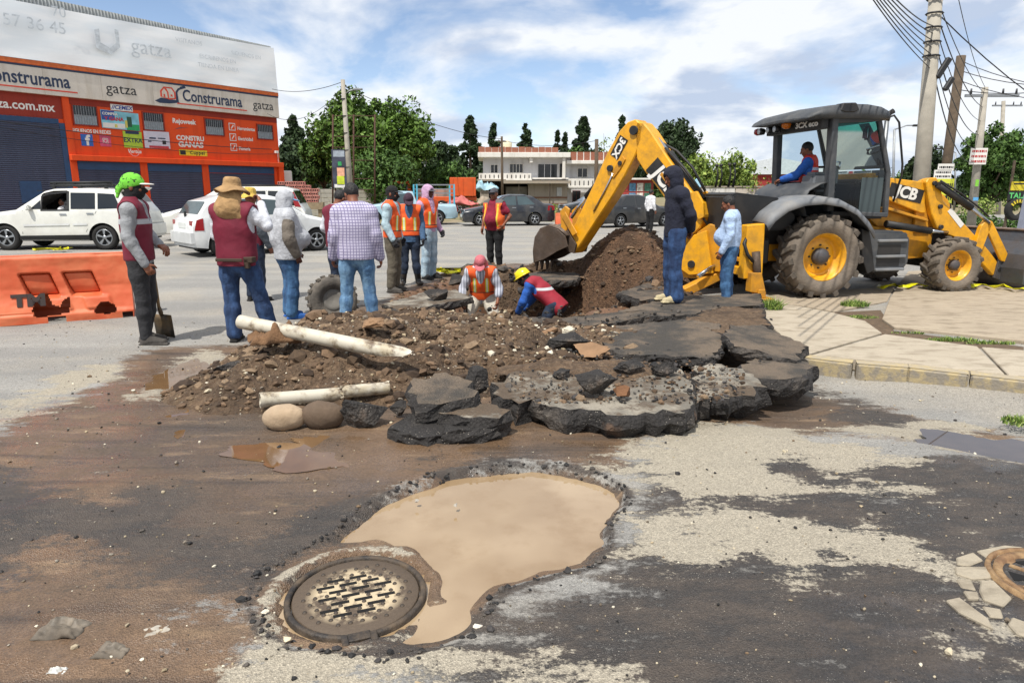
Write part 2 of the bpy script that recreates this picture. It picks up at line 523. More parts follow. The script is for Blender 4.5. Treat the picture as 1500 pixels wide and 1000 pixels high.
def build_ground():
    xs = np.concatenate([-np.geomspace(600, 8.0, 40), np.arange(-7.5, 9.51, 0.032), np.geomspace(10, 600, 40)])
    ys = [1.2]
    while ys[-1] < 15: ys.append(ys[-1] + 0.006 + 0.0048 * ys[-1])
    ys = np.concatenate([[-60, -20, -6, -1, 0.5], ys, np.geomspace(15.6, 900, 60)])
    XX, YY = np.meshgrid(xs, ys)
    X, Y = XX.ravel(), YY.ravel()
    near = (np.abs(X) < 12) & (Y > 0.4) & (Y < 19)
    Z = np.zeros_like(X); Z[near] = ground_h(X[near], Y[near])
    def full(v):
        o = np.zeros_like(X); o[near] = v; return o
    xn, yn = X[near], Y[near]
    mud = maskp(xn, yn, MUD, 0.45, 0.45, 1.3, 1.)
    tar = maskp(xn, yn, TAR, 0.5, 0.42, 2.2, 2.)
    pale = maskp(xn, yn, PALE, 0.5, 0.38, 2.4, 3.)
    wet = maskp(xn, yn, WET, 0.5, 0.2, 1.5, 4.)
    sp = poly_sd(xn, yn, PIT)
    soil = 1 - sstep(-0.05, 0.55, sp + (fbm2(xn, yn, 2., 4, 8.) - .5) * 0.7)
    sd_ = poly_sd(xn, yn, HOLE)
    tar = np.maximum(tar, np.exp(-((sd_ - 0.01) / 0.035) ** 2) * 0.8)
    mud = np.maximum(mud, 1 - sstep(-0.06, 0.02, sd_))
    dm = np.hypot(xn - MC_C.x, yn - MC_C.y)
    pale = np.maximum(pale * (1 - (sd_ < 0)), np.exp(-((dm - 0.35) / 0.045) ** 2) * 0.75 * (.4 + .6 * sstep(-.2, .5, np.cos(np.arctan2(yn - MC_C.y, xn - MC_C.x) - 2.4))))
    # far: dirt verge and grass beyond the avenue
    verge = np.zeros_like(X)
    n = fbm2(X, Y, 0.12, 4, 6.)
    edge = 36 + 0.35 * X
    verge = sstep(0, 1.6, Y - edge + (n - .5) * 3)
    Z = Z + 0.0 * verge
    V = np.stack([X, Y, Z], 1)
    nx, ny = len(xs), len(ys)
    i, j = np.meshgrid(np.arange(nx - 1), np.arange(ny - 1))
    a = (j * nx + i).ravel()
    F = np.stack([a, a + 1, a + nx + 1, a + nx], 1)
    o = np_mesh('ground', V, F, None, None, True)
    for nm, v in (('mud', full(mud)), ('tar', full(tar)), ('pale', full(pale)), ('wet', full(wet)), ('soil', full(soil)), ('verge', verge)):
        at = o.data.attributes.new(nm, 'FLOAT', 'POINT'); at.data.foreach_set('value', v.astype(np.float32))
    o['kind'] = 'structure'
    return o
def ground_mat():
    t = NT('ground_mix')
    P = t.mapping()
    big = t.noise(0.8, 5); mid = t.noise(5, 6, 0.6); fine = t.noise(40, 6, 0.7); grain = t.noise(160, 3, 0.7)
    vor = t.voro(90, out=0); vor2 = t.voro(28, out=0); vcol = t.voro(90, out=1)
    smear = t.noise(3.2, 7, .68, t.mapping((.75, 2.0, 1), (4, 9, 0), (0, 0, R(-8))))
    w = t.math('ADD', t.math('MULTIPLY', t.math('SUBTRACT', smear, 0.5), 2.4), t.math('MULTIPLY', t.math('SUBTRACT', fine, 0.5), 1.1))
    def crisp(name, lo=0.38, hi=0.62, k=1.0):
        return t.rng(t.math('ADD', t.attr(name), t.math('MULTIPLY', w, k)), lo, hi)
    mud, tar, pale, soil, verge = crisp('mud', .35, .65, .8), crisp('tar', .30, .78, 1.0), crisp('pale', .44, .66, 1.0), crisp('soil', .3, .7, .6), crisp('verge', .3, .7, .8)
    wet = crisp('wet', .35, .8, .8)
    # dusty asphalt road with faint traffic streaks and patches
    st = t.noise(1.0, 4, 0.5, t.mapping((0.12, 1.6, 1), rot=(0, 0, R(-14))))
    asp = t.mix(t.rng(st, .35, .7), rgb('83817d'), rgb('97948e'))
    asp = t.mix(t.math('MULTIPLY', t.rng(big, .45, .7), .5), asp, rgb('a39a8b'))
    asp = t.scale(asp, t.rng(fine, .2, .8, .78, 1.22))
    asp = t.mix(t.math('MULTIPLY', t.rng(vor, .0, .25, 1, 0), .35), asp, rgb('c9c3b5'))
    cr = t.voro(0.55, 'DISTANCE_TO_EDGE', t.mapping((1, 1, 1), vec=t.co.outputs['Object']))
    mudc = t.mix(mid, rgb('574536'), rgb('82684f'))
    mudc = t.mix(t.rng(big, .4, .65), mudc, t.mix(fine, rgb('413730'), rgb('625345')))
    mudc = t.mix(t.math('MULTIPLY', t.rng(t.noise(2.2, 5, .6, t.mapping((.7, 2.5, 1), (3, 1, 0))), .55, .7), .7), mudc, rgb('8e765c'))
    trk = t.noise(1.0, 5, .6, t.mapping((.5, 7, 1), (1, 3, 0), (0, 0, R(24))))
    mudc = t.mix(t.math('MULTIPLY', t.rng(trk, .52, .66), .6), mudc, rgb('3a322b'))
    mudc = t.mix(t.math('MULTIPLY', t.rng(vor, .04, .16, 1, 0), .4), mudc, rgb('a99b86'))
    palec = t.mix(fine, rgb('978d7c'), rgb('bdb4a1'))
    palec = t.mix(t.rng(vor, .1, .5), palec, t.scale(palec, .8))
    tarc = t.mix(fine, rgb('232120'), rgb('423d39'))
    tarc = t.mix(t.math('MULTIPLY', t.rng(smear, .40, .60), .45), tarc, rgb('5a4e43'))
    fleck = t.math('MULTIPLY', t.rng(vor, .05, .2, 1, 0), t.rng(t.noise(7, 3), .45, .6))
    tarc = t.mix(t.math('MULTIPLY', fleck, .75), tarc, rgb('b9b2a6'))
    soilc = t.mix(mid, rgb('4a3424'), rgb('7a583e'))
    soilc = t.mix(t.rng(fine, .45, .75), soilc, rgb('8f6c4d'))
    verc = t.mix(t.rng(mid, .4, .6), rgb('7b6a52'), rgb('5f6b35'))
    verc = t.mix(t.rng(big, .4, .65), verc, rgb('8d7c64'))
    c = t.mix(verge, asp, verc)
    c = t.mix(mud, c, mudc)
    c = t.mix(tar, c, tarc)
    c = t.mix(pale, c, palec)
    c = t.mix(soil, c, soilc)
    agg = t.rng(t.sepxyz(t.voro(150, out=1))[0], 0, 1, .74, 1.26)
    c = t.scale(c, agg)
    c = t.mix(t.math('MULTIPLY', wet, .32), c, t.scale(c, .35))
    rough = t.rng(fine, .3, .7, .75, .95)
    rough = t.mix(mud, rough, t.mix(t.rng(smear, .40, .62), (.32, .32, .32), (.85, .85, .85)))
    rough = t.mix(tar, rough, t.mix(mid, (.42, .42, .42), (.75, .75, .75)))
    rough = t.mix(t.math('MULTIPLY', wet, t.rng(mid, .42, .6)), rough, (.14, .14, .14))
    h = t.math('ADD', t.math('MULTIPLY', fine, .30), t.math('ADD', t.math('MULTIPLY', t.voro(150), .5), t.math('MULTIPLY', mid, 1.2)))
    h = t.math('ADD', h, t.math('MULTIPLY', grain, .25))
    st_ = t.math('MULTIPLY', t.rng(wet, 0, 1, 1, .25), .75)
    n = t.t.nodes.new('ShaderNodeBump'); n.inputs['Distance'].default_value = 0.016
    t.put(h, n.inputs['Height']); t.put(st_, n.inputs['Strength'])
    return t.done(c, rough, n.outputs[0])
ground = build_ground()
ground.data.materials.append(ground_mat())

# muddy water standing in the broken pavement
def water_mat():
    t = NT('muddy_water')
    n = t.noise(1.6, 3); n2 = t.noise(5, 4, .6, t.mapping((1, 1, 1), (2, 5, 0)))
    c = t.mix(t.rng(n, .35, .65), rgb('8b7559'), rgb('9d886c'))
    c = t.mix(t.math('MULTIPLY', t.rng(n2, .45, .75), .5), c, rgb('7d6444'))
    return t.done(c, .03, t.bump(t.noise(9, 3), .05, .01), Specular_IOR_Level=.8)
def flat_poly(name, pts, z, m, parent=None, zfn=None):
    vs = [(x, y, z) for x, y in pts]
    me = bpy.data.meshes.new(name); bm = bmesh.new()
    f = bm.faces.new([bm.verts.new(v) for v in vs]); bm.normal_update()
    if f.normal.z < 0: f.normal_flip()
    bmesh.ops.triangulate(bm, faces=[f]); bm.to_mesh(me); bm.free()
    me.materials.append(m)
    return link(bpy.data.objects.new(name, me), parent)
pw = []
for i, p in enumerate(PUDDLE):
    a = Vector(p); b = Vector(PUDDLE[(i + 1) % len(PUDDLE)])
    c = Vector((MC_C.x + .35, MC_C.y + .45))
    pw.append(a + (a - c) * 0.07)
o = flat_poly('puddle', HOLE, -0.036, water_mat()); o['kind'] = 'structure'

# thin films of standing water: level sheets that the uneven street breaks up
def film(px, dz, col, rough=.02):
    w_ = W2(px); c_ = np.array(w_); gx_, gy_ = np.meshgrid(np.linspace(c_[:, 0].min(), c_[:, 0].max(), 24), np.linspace(c_[:, 1].min(), c_[:, 1].max(), 24)); gx_, gy_ = gx_.ravel(), gy_.ravel(); ins = poly_sd(gx_, gy_, w_) < 0
    z_ = float(np.quantile(ground_h(gx_[ins], gy_[ins]), .5)) + dz
    q_ = c_
    for _ in range(4): q_ = np.stack([q_ * .75 + np.roll(q_, -1, 0) * .25, q_ * .25 + np.roll(q_, -1, 0) * .75], 1).reshape(-1, 2)
    m_ = q_.mean(0); r_q = (1.0 + (fbm2(q_[:, 0], q_[:, 1], 3.0, 4, 3.) - .5) * 1.1 + (fbm2(q_[:, 0], q_[:, 1], 12., 3, 5.) - .5) * .35)[:, None]
    w_ = [tuple(v) for v in m_ + (q_ - m_) * r_q]
    o_ = flat_poly('puddle', w_, z_, mat('film_' + col, col, rough, var=.15, spec=.9)); o_['kind'] = 'structure'
film([(1300,650),(1330,632),(1400,628),(1500,636),(1620,655),(1600,700),(1480,712),(1380,690)], .004, '4a4038')
film([(200,565),(235,530),(300,518),(318,540),(275,590),(280,640),(235,650),(215,610)], .0, '6b5238')
film([(330,650),(420,640),(560,648),(720,640),(745,662),(640,685),(540,690),(400,690)], -.003, '6b5238')
# ------------------------------------------------------------------ sidewalk, kerb, concrete pad
def conc_mat(name, a, b, stain):
    t = NT(name)
    n = t.noise(1.6, 6, .6); f = t.noise(60, 5, .7); s = t.noise(3.2, 6, .65, t.mapping((1, 2.2, 1), (7, 2, 0)))
    c = t.mix(n, rgb(a), rgb(b)); c = t.scale(c, t.rng(f, .25, .75, .88, 1.1))
    c = t.mix(t.math('MULTIPLY', t.rng(s, .46, .68), .65), c, rgb(stain))
    return t.done(c, .85, t.bump(t.math('ADD', f, t.math('MULTIPLY', n, .5)), .35, .01))
m_walk = conc_mat('walk_concrete', '9c917f', 'afa492', '786c5a')
m_pad = conc_mat('pad_concrete', '8f8270', 'ab9d88', '6f6250')
m_curb = NT('kerb_concrete')
_n = m_curb.noise(9, 6, .65)
m_curb = m_curb.done(m_curb.mix(m_curb.rng(_n, .42, .6), rgb('857d70'), rgb('a39370')), .85, m_curb.bump(m_curb.noise(45, 6, .7), .6, .015))
m_kyel = NT('kerb_yellow')
_n = m_kyel.noise(14, 6, .7)
m_kyel = m_kyel.done(m_kyel.mix(m_kyel.rng(_n, .40, .58), rgb('ab9a74'), rgb('9b907c')), .8, m_kyel.bump(m_kyel.noise(50, 5), .4, .01))
ZW = 0.03
def slab_prism(name, pts, ztop, thick, m, parent=None, bevel=0.008, ztilt=None):
    b = MB()
    n = len(pts)
    a = sum(pts[i][0] * pts[(i + 1) % n][1] - pts[(i + 1) % n][0] * pts[i][1] for i in range(n))
    if a < 0: pts = pts[::-1]
    zt = (lambda p: ztop) if ztilt is None else ztilt
    b._add([(p[0], p[1], zt(p) - thick) for p in pts] + [(p[0], p[1], zt(p)) for p in pts],
           [list(range(n - 1, -1, -1)), list(range(n, 2 * n))] + [[i, (i + 1) % n, n + (i + 1) % n, n + i] for i in range(n)])
    return b.build(name, m, parent, bevel)
walk = thing('sidewalk', 'pale concrete sidewalk corner', 'sidewalk'); walk['kind'] = 'structure'
for k in ('label', 'category'): del walk[k]
for pts in ([(1104,452),(1170,516),(1180,519),(1292,487),(1268,470),(1222,458),(1160,446)],
            [(1184,521),(1255,525),(1325,531),(1472,547),(1432,507),(1370,499),(1296,489)],
            [(1477,548),(1600,560),(1900,600),(2000,560),(1600,520),(1438,508)]):
    slab_prism('pavement_slab', W2(pts, ZW), ZW, 0.12, m_walk, walk)
slab_prism('pavement_slab', W2([(1085,446),(1160,444),(1222,455),(1300,440),(1310,421),(1190,424),(1090,430)], ZW), ZW - .006, 0.1, m_pad, walk)
pad = slab_prism('concrete_pad', W2([(1292,468),(1310,480),(1400,489),(1500,500),(1800,530),(2200,500),(1900,400),(1500,388),(1330,398),(1304,436)], ZW), ZW + .012, 0.1, m_pad)
pad['kind'] = 'structure'
soilp = flat_poly('soil_patch', W2([(1205,464),(1225,455),(1290,452),(1300,466),(1310,482),(1500,505),(1500,515),(1300,492),(1262,478)], ZW), ZW - .02, mat('soil_dark', '5a4a39', .95, var=.3, vscale=14, bump=.8, bscale=30))
soilp['kind'] = 'structure'
# kerb blocks
kerb_top = [(1172,518),(1252,527),(1330,533),(1420,543),(1510,553),(1640,569),(1900,602)]
krb = thing('kerb', 'x', 'x'); krb['kind'] = 'structure'
for k in ('label', 'category'): del krb[k]
kt = W2(kerb_top, ZW)
for i in range(len(kt) - 1):
    a = Vector(kt[i]); b = Vector(kt[i + 1]); d = (b - a).normalized(); nrm = Vector((d.y, -d.x))
    if nrm.y > 0: nrm = -nrm
    a2 = a + d * .008; b2 = b - d * .008
    pts = [tuple(a2), tuple(b2), tuple(b2 + nrm * .15), tuple(a2 + nrm * .15)]
    blk = slab_prism('kerb_block', pts, ZW - .004, 0.26, m_curb, krb, 0.018)
    yl = slab_prism('kerb_paint', [tuple(Vector(p) + nrm * o_) for p, o_ in zip(pts, (.004, .004, -.012, -.012))], ZW + .0015, 0.005, m_kyel, krb, 0)

# ------------------------------------------------------------------ soil heaps
def soil_mat(name, a, b, c_, stones=True):
    t = NT(name)
    n = t.noise(3, 6, .6); f = t.noise(26, 7, .7); v = t.voro(38); v3 = t.voro(14)
    c = t.mix(n, rgb(a), rgb(b)); c = t.mix(t.rng(f, .4, .8), c, rgb(c_))
    c = t.scale(c, t.rng(t.noise(9, 4), .3, .7, .72, 1.2)); c = t.mix(t.math('MULTIPLY', t.rng(t.noise(1.3, 5, .6), .48, .62), .55), c, rgb('33261b'))
    if stones: c = t.mix(t.math('MULTIPLY', t.rng(v, .05, .18, 1, 0), t.math('MULTIPLY', t.rng(t.noise(2.5, 3), .45, .6), .8)), c, rgb('b3a68c'))
    h = t.math('ADD', t.math('MULTIPLY', f, 1.), t.math('ADD', t.math('MULTIPLY', v, -.6), t.math('MULTIPLY', v3, -.9)))
    return t.done(c, .95, t.bump(h, 1., .035))
m_soil = soil_mat('soil_brown', '483828', '69533f', '877159')
m_soil2 = soil_mat('soil_fine', '44311f', '614632', '785c44', False)
def heap(name, lab, bumps, m, x0, x1, y0, y1, step=0.026, seed=0., rough=0.10, ang=0):
    xs = np.arange(x0, x1, step); ys = np.arange(y0, y1, step)
    XX, YY = np.meshgrid(xs, ys); X, Y = XX.ravel(), YY.ravel()
    z = np.full(X.shape, -0.12)
    wx = X + (fbm2(X, Y, 1.3, 3, seed + 2.) - .5) * .5; wy = Y + (fbm2(X, Y, 1.3, 3, seed + 5.) - .5) * .5
    acc = np.zeros_like(X)
    for cx, cy, rx, ry, h in bumps:
        d = np.sqrt(((wx - cx) / rx) ** 2 + ((wy - cy) / ry) ** 2)
        acc = np.maximum(acc, h * (1 - sstep(0.0, 1.0, d)) ** .85)
    edge = sstep(0, .14, acc)
    z = acc + edge * ((fbm2(X, Y, 2.4, 4, seed) - .5) * rough * 1.8 + (fbm2(X, Y, 8.5, 4, seed + 1.) - .5) * rough * 1.1 + (fbm2(X, Y, 26, 2, seed + 3.) - .5) * rough * .4) + (acc - .05) * .15 - .03 * (1 - edge)
    z = z + ground_h(X, Y) - .012
    V = np.stack([X, Y, z], 1)
    nx, ny = len(xs), len(ys)
    i, j = np.meshgrid(np.arange(nx - 1), np.arange(ny - 1)); a = (j * nx + i).ravel()
    F = np.stack([a, a + 1, a + nx + 1, a + nx], 1)
    keep = (acc[F] > 0.004).any(1); F = F[keep]
    used = np.unique(F); mp = np.full(len(V), -1); mp[used] = np.arange(len(used))
    o = np_mesh(name, V[used], mp[F], m, None, True)
    tag(o, lab, 'dirt pile')
    def zat(x, y):
        k = np.argmin((X - x) ** 2 + (Y - y) ** 2); return float(z[k])
    return o, (X, Y, z, acc), zat
front_heap, FH, fz = heap('dirt_heap', 'heap of brown soil with pale stones under the long white pipe', [(-1.55,6.35,1.5,1.9,.40),(-2.05,5.75,1.0,1.15,.24),(-.35,6.6,1.5,1.7,.34),(-.9,5.7,1.3,1.1,.26),(.8,7.0,1.7,1.3,.20),(.3,6.0,.9,.8,.20),(1.2,6.2,1.0,.7,.14),(-1.1,7.6,1.3,1.1,.26),(-2.3,7.0,.7,.9,.16)], m_soil, -3.6, 2.6, 4.2, 9.0)
back_heap, BH, bz = heap('dirt_heap', 'tall loose soil heap beside the lowered digger bucket', [(2.15,12.6,1.75,1.7,.84),(1.2,13.0,1.5,1.2,.42),(3.0,12.3,1.2,1.1,.5)], m_soil2, -.8, 4.6, 10.6, 14.6, .03, 11., .07)
rim_heap, RH, rz_ = heap('dirt_heap', 'low ridge of clods and tar lumps along the far edge of the pit', [(.6,13.2,1.5,.8,.30),(-.6,13.5,1.3,.6,.16),(1.9,11.3,1.0,.9,.26),(2.2,10.2,.9,.9,.2),(1.0,13.0,1.1,.6,.34)], m_soil, -2.2, 3.4, 9.2, 14.6, .03, 21., .12)
# loose stones and clods
def heap_on(name, lab, cx, cy, rx, ry, h, z0, m, seed):
    o, _, _ = heap(name, lab, [(cx, cy, rx, ry, h), (cx + rx * .4, cy + .1, rx * .6, ry * .8, h * .8), (cx - rx * .5, cy + .12, rx * .6, ry * .7, h * .9)], m, cx - rx * 1.3, cx + rx * 1.3, cy - ry * 1.3, cy + ry * 1.4, .02, seed, .07); o.location.z = z0; return o
heap_on('rubble_layer', 'dark soil and tar crumbs spread over the largest slab', .85, 5.35, 1.0, .42, .07, .205, m_soil, 41.)
def ico():
    bm = bmesh.new(); bmesh.ops.create_icosphere(bm, subdivisions=1, radius=1)
    V = np.array([v.co[:] for v in bm.verts]); F = np.array([[v.index for v in f.verts] for f in bm.faces]); bm.free()
    return V, F
ICO = ico()
def scatter_stones(name, pts, sizes, m, seed=1, flat=.7):
    rs = np.random.RandomState(seed); V0, F0 = ICO
    n = len(pts); Vs = []; Fs = []
    for k in range(n):
        A = rs.normal(size=(3, 3)); Q, _ = np.linalg.qr(A)
        v = V0 * (1 + (rs.rand(len(V0), 1) - .5) * .55) * np.array([1, rs.uniform(.6, 1), rs.uniform(.5, .9)])
        v = (v @ Q.T) * sizes[k]; v[:, 2] *= flat
        Vs.append(v + pts[k]); Fs.append(F0 + k * len(V0))
    o = np_mesh(name, np.concatenate(Vs), np.concatenate(Fs), m, None, False)
    o['kind'] = 'stuff'
    return o
def isl_mat(name, cols, rough=.9, bump=.3):
    t = NT(name)
    g = t.t.nodes.new('ShaderNodeNewGeometry')
    r = t.t.nodes.new('ShaderNodeValToRGB'); r.color_ramp.interpolation = 'CONSTANT'
    e = r.color_ramp.elements
    for i, c in enumerate(cols):
        x = e[0] if i == 0 else (e[1] if i == 1 else e.new(i / len(cols)))
        x.position = i / len(cols); x.color = (*rgb(c), 1)
    t.t.links.new(g.outputs['Random Per Island'], r.inputs[0])
    c = t.scale(r.outputs[0], t.rng(t.noise(40, 4), .3, .7, .75, 1.2))
    return t.done(c, rough, t.bump(t.noise(60, 4), bump, .01))
m_stone = isl_mat('pale_stones', ['b8ac93', '9a8d76', '85775f', 'cfc6b2', '8f877a', '6a5742', 'a39377', '7a7064', '655a4c'])
m_clod = isl_mat('soil_clods', ['483828', '5a4735', '6e5843', '382a1e', '7a6650'])
m_tarb = isl_mat('tar_crumbs', ['1d1b1a', '2a2725', '353130', '151414', '4a443e'], .7)
def pick(H, n, rs, lo=.03, wt=None):
    X, Y, z, acc = H
    idx = np.where(acc > lo)[0]; k = idx[rs.randint(0, len(idx), n)]
    j = rs.uniform(-.013, .013, (n, 2))
    return np.stack([X[k] + j[:, 0], Y[k] + j[:, 1], z[k]], 1)
rs = np.random.RandomState(3)
p = pick(FH, 2300, rs); sz = np.clip(rs.lognormal(-4.55, .5, len(p)), .004, .04); p[:, 2] += sz * .25
scatter_stones('gravel', p, sz, m_stone, 2)
p = pick(FH, 170, rs, .1); sz = np.clip(rs.lognormal(-2.75, .35, len(p)), .04, .13); p[:, 2] -= sz * .1
scatter_stones('soil_clods', p, sz, m_clod, 14)
p = pick(FH, 2200, rs); sz = np.clip(rs.lognormal(-3.8, .5, len(p)), .008, .07); p[:, 2] += sz * .1
scatter_stones('soil_clods', p, sz, m_clod, 4)
p = pick(BH, 1500, rs); sz = np.clip(rs.lognormal(-3.7, .5, len(p)), .01, .08); p[:, 2] += sz * .1
scatter_stones('soil_clods', p, sz, m_clod, 5)
p = np.concatenate([pick(RH, 700, rs)]); sz = np.clip(rs.lognormal(-3.3, .55, len(p)), .015, .12); p[:, 2] += sz * .1
scatter_stones('soil_clods', p, sz, m_clod, 6)
p = pick(RH, 220, rs); sz = np.clip(rs.lognormal(-2.9, .5, len(p)), .02, .16); p[:, 2] += sz * .1
scatter_stones('tar_rubble', p, sz, m_tarb, 7)
# crumbs over the street and in the pit
def on_ground(n, rs, xr, yr, f=None):
    x = rs.uniform(*xr, n); y = rs.uniform(0, 1, n) ** 1.3 * (yr[1] - yr[0]) + yr[0]
    keep = np.abs(x) < y * .85 + .4
    x, y = x[keep], y[keep]
    if f is not None:
        k = f(x, y); x, y = x[k], y[k]
    return np.stack([x, y, ground_h(x, y)], 1)
dry = lambda x, y: poly_sd(x, y, PUDDLE) > 0.02
p = on_ground(3400, rs, (-6, 7), (1.9, 8.5), dry); sz = np.clip(rs.lognormal(-5.35, .5, len(p)), .0022, .02); p[:, 2] += sz * .3
scatter_stones('gravel', p, sz, m_stone, 8)
p = on_ground(1500, rs, (-6, 7), (1.9, 8.5), dry); sz = np.clip(rs.lognormal(-5.2, .5, len(p)), .003, .02); p[:, 2] += sz * .3
scatter_stones('tar_crumbs', p, sz, m_tarb, 9)
inpit = lambda x, y: poly_sd(x, y, PIT) < .2
p = on_ground(9000, rs, (-2.5, 3.2), (8, 14), inpit); sz = np.clip(rs.lognormal(-3.5, .5, len(p)), .012, .1); p[:, 2] += sz * .1
scatter_stones('soil_clods', p[:1100], sz, m_clod, 10)
# crumbs along the hole's broken rim
hp = np.array(HOLE); q = []
for i in range(len(hp)):
    a, b = hp[i], hp[(i + 1) % len(hp)]
    n = int(np.hypot(*(b - a)) / .020)
    for k in range(n):
        q.append(a + (b - a) * rs.rand() + rs.normal(0, .02, 2))
q = np.array(q); p = np.stack([q[:, 0], q[:, 1], ground_h(q[:, 0], q[:, 1]) + .003], 1)
sz = np.clip(rs.lognormal(-4.7, .45, len(p)), .004, .026)
scatter_stones('tar_crumbs', p, sz, m_tarb, 12)

# ------------------------------------------------------------------ broken asphalt slabs
def slab_mats():
    t = NT('asphalt_top')
    n = t.noise(2.6, 6, .62); f = t.noise(70, 5, .7); v = t.voro(70)
    c = t.mix(t.rng(n, .4, .62), rgb('3c3833'), rgb('675a4c')); c = t.scale(c, t.rng(f, .25, .75, .65, 1.35))
    c = t.mix(t.math('MULTIPLY', t.rng(v, .05, .2, 1, 0), .5), c, rgb('a0978a'))
    top = t.done(c, .85, t.bump(t.math('ADD', f, t.math('MULTIPLY', v, .8)), .8, .015))
    t = NT('asphalt_grey_top')
    n = t.noise(3.2, 6, .62); f = t.noise(70, 5, .7)
    c = t.mix(t.rng(n, .42, .6), rgb('6c675e'), rgb('8f887b')); c = t.mix(t.rng(t.noise(2.2, 7, .72), .44, .56), c, t.mix(f, rgb('3d3630'), rgb('63523f'))); c = t.scale(c, t.rng(f, .25, .75, .75, 1.2))
    grey = t.done(c, .9, t.bump(f, .6, .012))
    t = NT('asphalt_side')
    n = t.noise(6, 5, .6); f = t.noise(45, 6, .75); v = t.voro(48)
    c = t.mix(f, rgb('100f10'), rgb('36322f')); c = t.mix(t.math('MULTIPLY', t.rng(v, .06, .2, 1, 0), t.rng(n, .42, .62)), c, rgb('a39b8f'))
    c = t.mix(t.math('MULTIPLY', t.rng(t.noise(3.5, 4), .6, .7), .6), c, rgb('5e4632'))
    c = t.mix(t.math('MULTIPLY', t.rng(t.noise(1.8, 6, .7), .5, .66), .5), c, rgb('6b6259'))
    side = t.done(c, .82, t.bump(t.math('ADD', f, v), .7, .018))
    return top, grey, side
m_atop, m_agrey, m_aside = slab_mats()
def slab(px, z0, thick, lab, top=None, gx=0., gy=0., seed=0, jag=.03, dome=0.0, group=None):
    rsl = np.random.RandomState(seed)
    pts = []
    cx = np.mean([q[0] for q in px]); cy = np.mean([q[1] for q in px])
    c0 = G(cx, cy, z0)
    for x, y in px:
        z = z0
        for _ in range(5):
            w = G(x, y, z); z = max(-.05, z0 + gx * (w.x - c0.x) + gy * (w.y - c0.y))
        pts.append(np.array([w.x, w.y]))
    pts = np.array(pts)
    # refine with jagged edges
    ref = []
    for i in range(len(pts)):
        a, b = pts[i], pts[(i + 1) % len(pts)]; L = np.hypot(*(b - a)); n = max(1, int(L / .055)); nr = np.array([-(b - a)[1], (b - a)[0]]) / max(L, 1e-6)
        for k in range(n):
            t = k / n
            ref.append(a + (b - a) * t + nr * rsl.normal(0, jag * .45))
    ref = np.array(ref); n = len(ref)
    ar = 0.5 * np.sum(ref[:, 0] * np.roll(ref[:, 1], -1) - np.roll(ref[:, 0], -1) * ref[:, 1])
    if ar < 0: ref = ref[::-1]
    c = ref.mean(0)
    plane = lambda q: z0 + gx * (q[:, 0] - c0.x) + gy * (q[:, 1] - c0.y)
    V = []; F = []; FM = []
    def ring(q, z): V.extend(np.column_stack([q, z]).tolist())
    nz = lambda q, s, a: (fbm2(q[:, 0], q[:, 1], s, 3, seed * 1.7) - .5) * a
    rings = []
    fr = [(0., 0), (.12, 0), (.3, 0), (.5, 0), (.7, 0), (.88, 0)]
    # bottom -> side -> top rings
    lev = [(-1.0, -.06), (-.72, .02), (-.45, .035), (-.2, .02), (0., 0.0)]
    dirn = ref - c; dirn /= np.maximum(np.hypot(dirn[:, 0], dirn[:, 1])[:, None], 1e-6)
    for lv, out in lev:
        q = ref + dirn * (out * min(1, thick * 5) + rsl.normal(0, .012, (n, 1)))
        ring(q, plane(q) + lv * thick * (1 + (rsl.rand(n) - .5) * (.5 if lv < 0 else 0)) + (rsl.normal(0, .004, n)))
    for t, _ in fr[1:]:
        q = ref + (c - ref) * t
        ring(q, plane(q) + nz(q, 5, .035) + nz(q, 16, .012) + dome * t * (2 - t))
    ring(np.array([c]), plane(np.array([c])) + dome)
    nr = len(lev) + len(fr) - 1
    for r_ in range(nr - 1):
        for i in range(n):
            j = (i + 1) % n
            F.append((r_ * n + i, r_ * n + j, (r_ + 1) * n + j, (r_ + 1) * n + i)); FM.append(1 if r_ < len(lev) - 1 else 0)
    for i in range(n):
        F.append(((nr - 1) * n + i, (nr - 1) * n + (i + 1) % n, nr * n)); FM.append(0)
    F.append(tuple(range(n - 1, -1, -1))); FM.append(1)
    o = mesh_obj('asphalt_slab', V, F, None, None, False, [top or m_atop, m_aside], FM)
    return tag(o, lab, 'asphalt slab', group)
slab([(722,572),(738,584),(790,588),(815,598),(850,598),(905,608),(960,604),(1006,606),(1014,580),(1006,548),(968,530),(900,526),(860,534),(800,530),(752,546)], .18, .18, 'largest broken asphalt slab with a thick black curved front edge', m_agrey, gy=.03, seed=1, jag=.06)
slab([(1018,592),(1040,580),(1062,582),(1100,577),(1119,566),(1106,552),(1086,541),(1044,534),(1016,537),(1020,560)], .15, .17, 'thinner grey slab broken off the end of the largest slab', m_agrey, gx=-.02, gy=.05, seed=21, jag=.06)
slab([(885,483),(900,477),(1000,468),(1055,474),(1061,492),(1056,510),(1036,524),(975,520),(902,519),(880,500)], .20, .11, 'flat dark slab lying behind the largest slab and left of the tilted one', gx=.03, gy=.06, seed=2)
slab([(795,472),(840,463),(890,460),(960,440),(1010,433),(1112,430),(1117,448),(1068,447),(1012,461),(945,464),(890,474),(840,480)], .15, .12, 'long dark slab under the cream shoes of the man in a navy hoodie', gx=.01, gy=.0, seed=3)
slab([(1060,490),(1070,477),(1116,476),(1180,506),(1166,528),(1130,520),(1078,506)], .22, .12, 'tilted dark slab whose tip rests on the pale sidewalk', gx=-.12, gy=.08, seed=4)
slab([(1083,538),(1108,524),(1150,522),(1195,536),(1176,552),(1140,556),(1105,552)], .14, .17, 'brown-topped slab chunk at the broken end of the kerb', gx=-.02, seed=5)
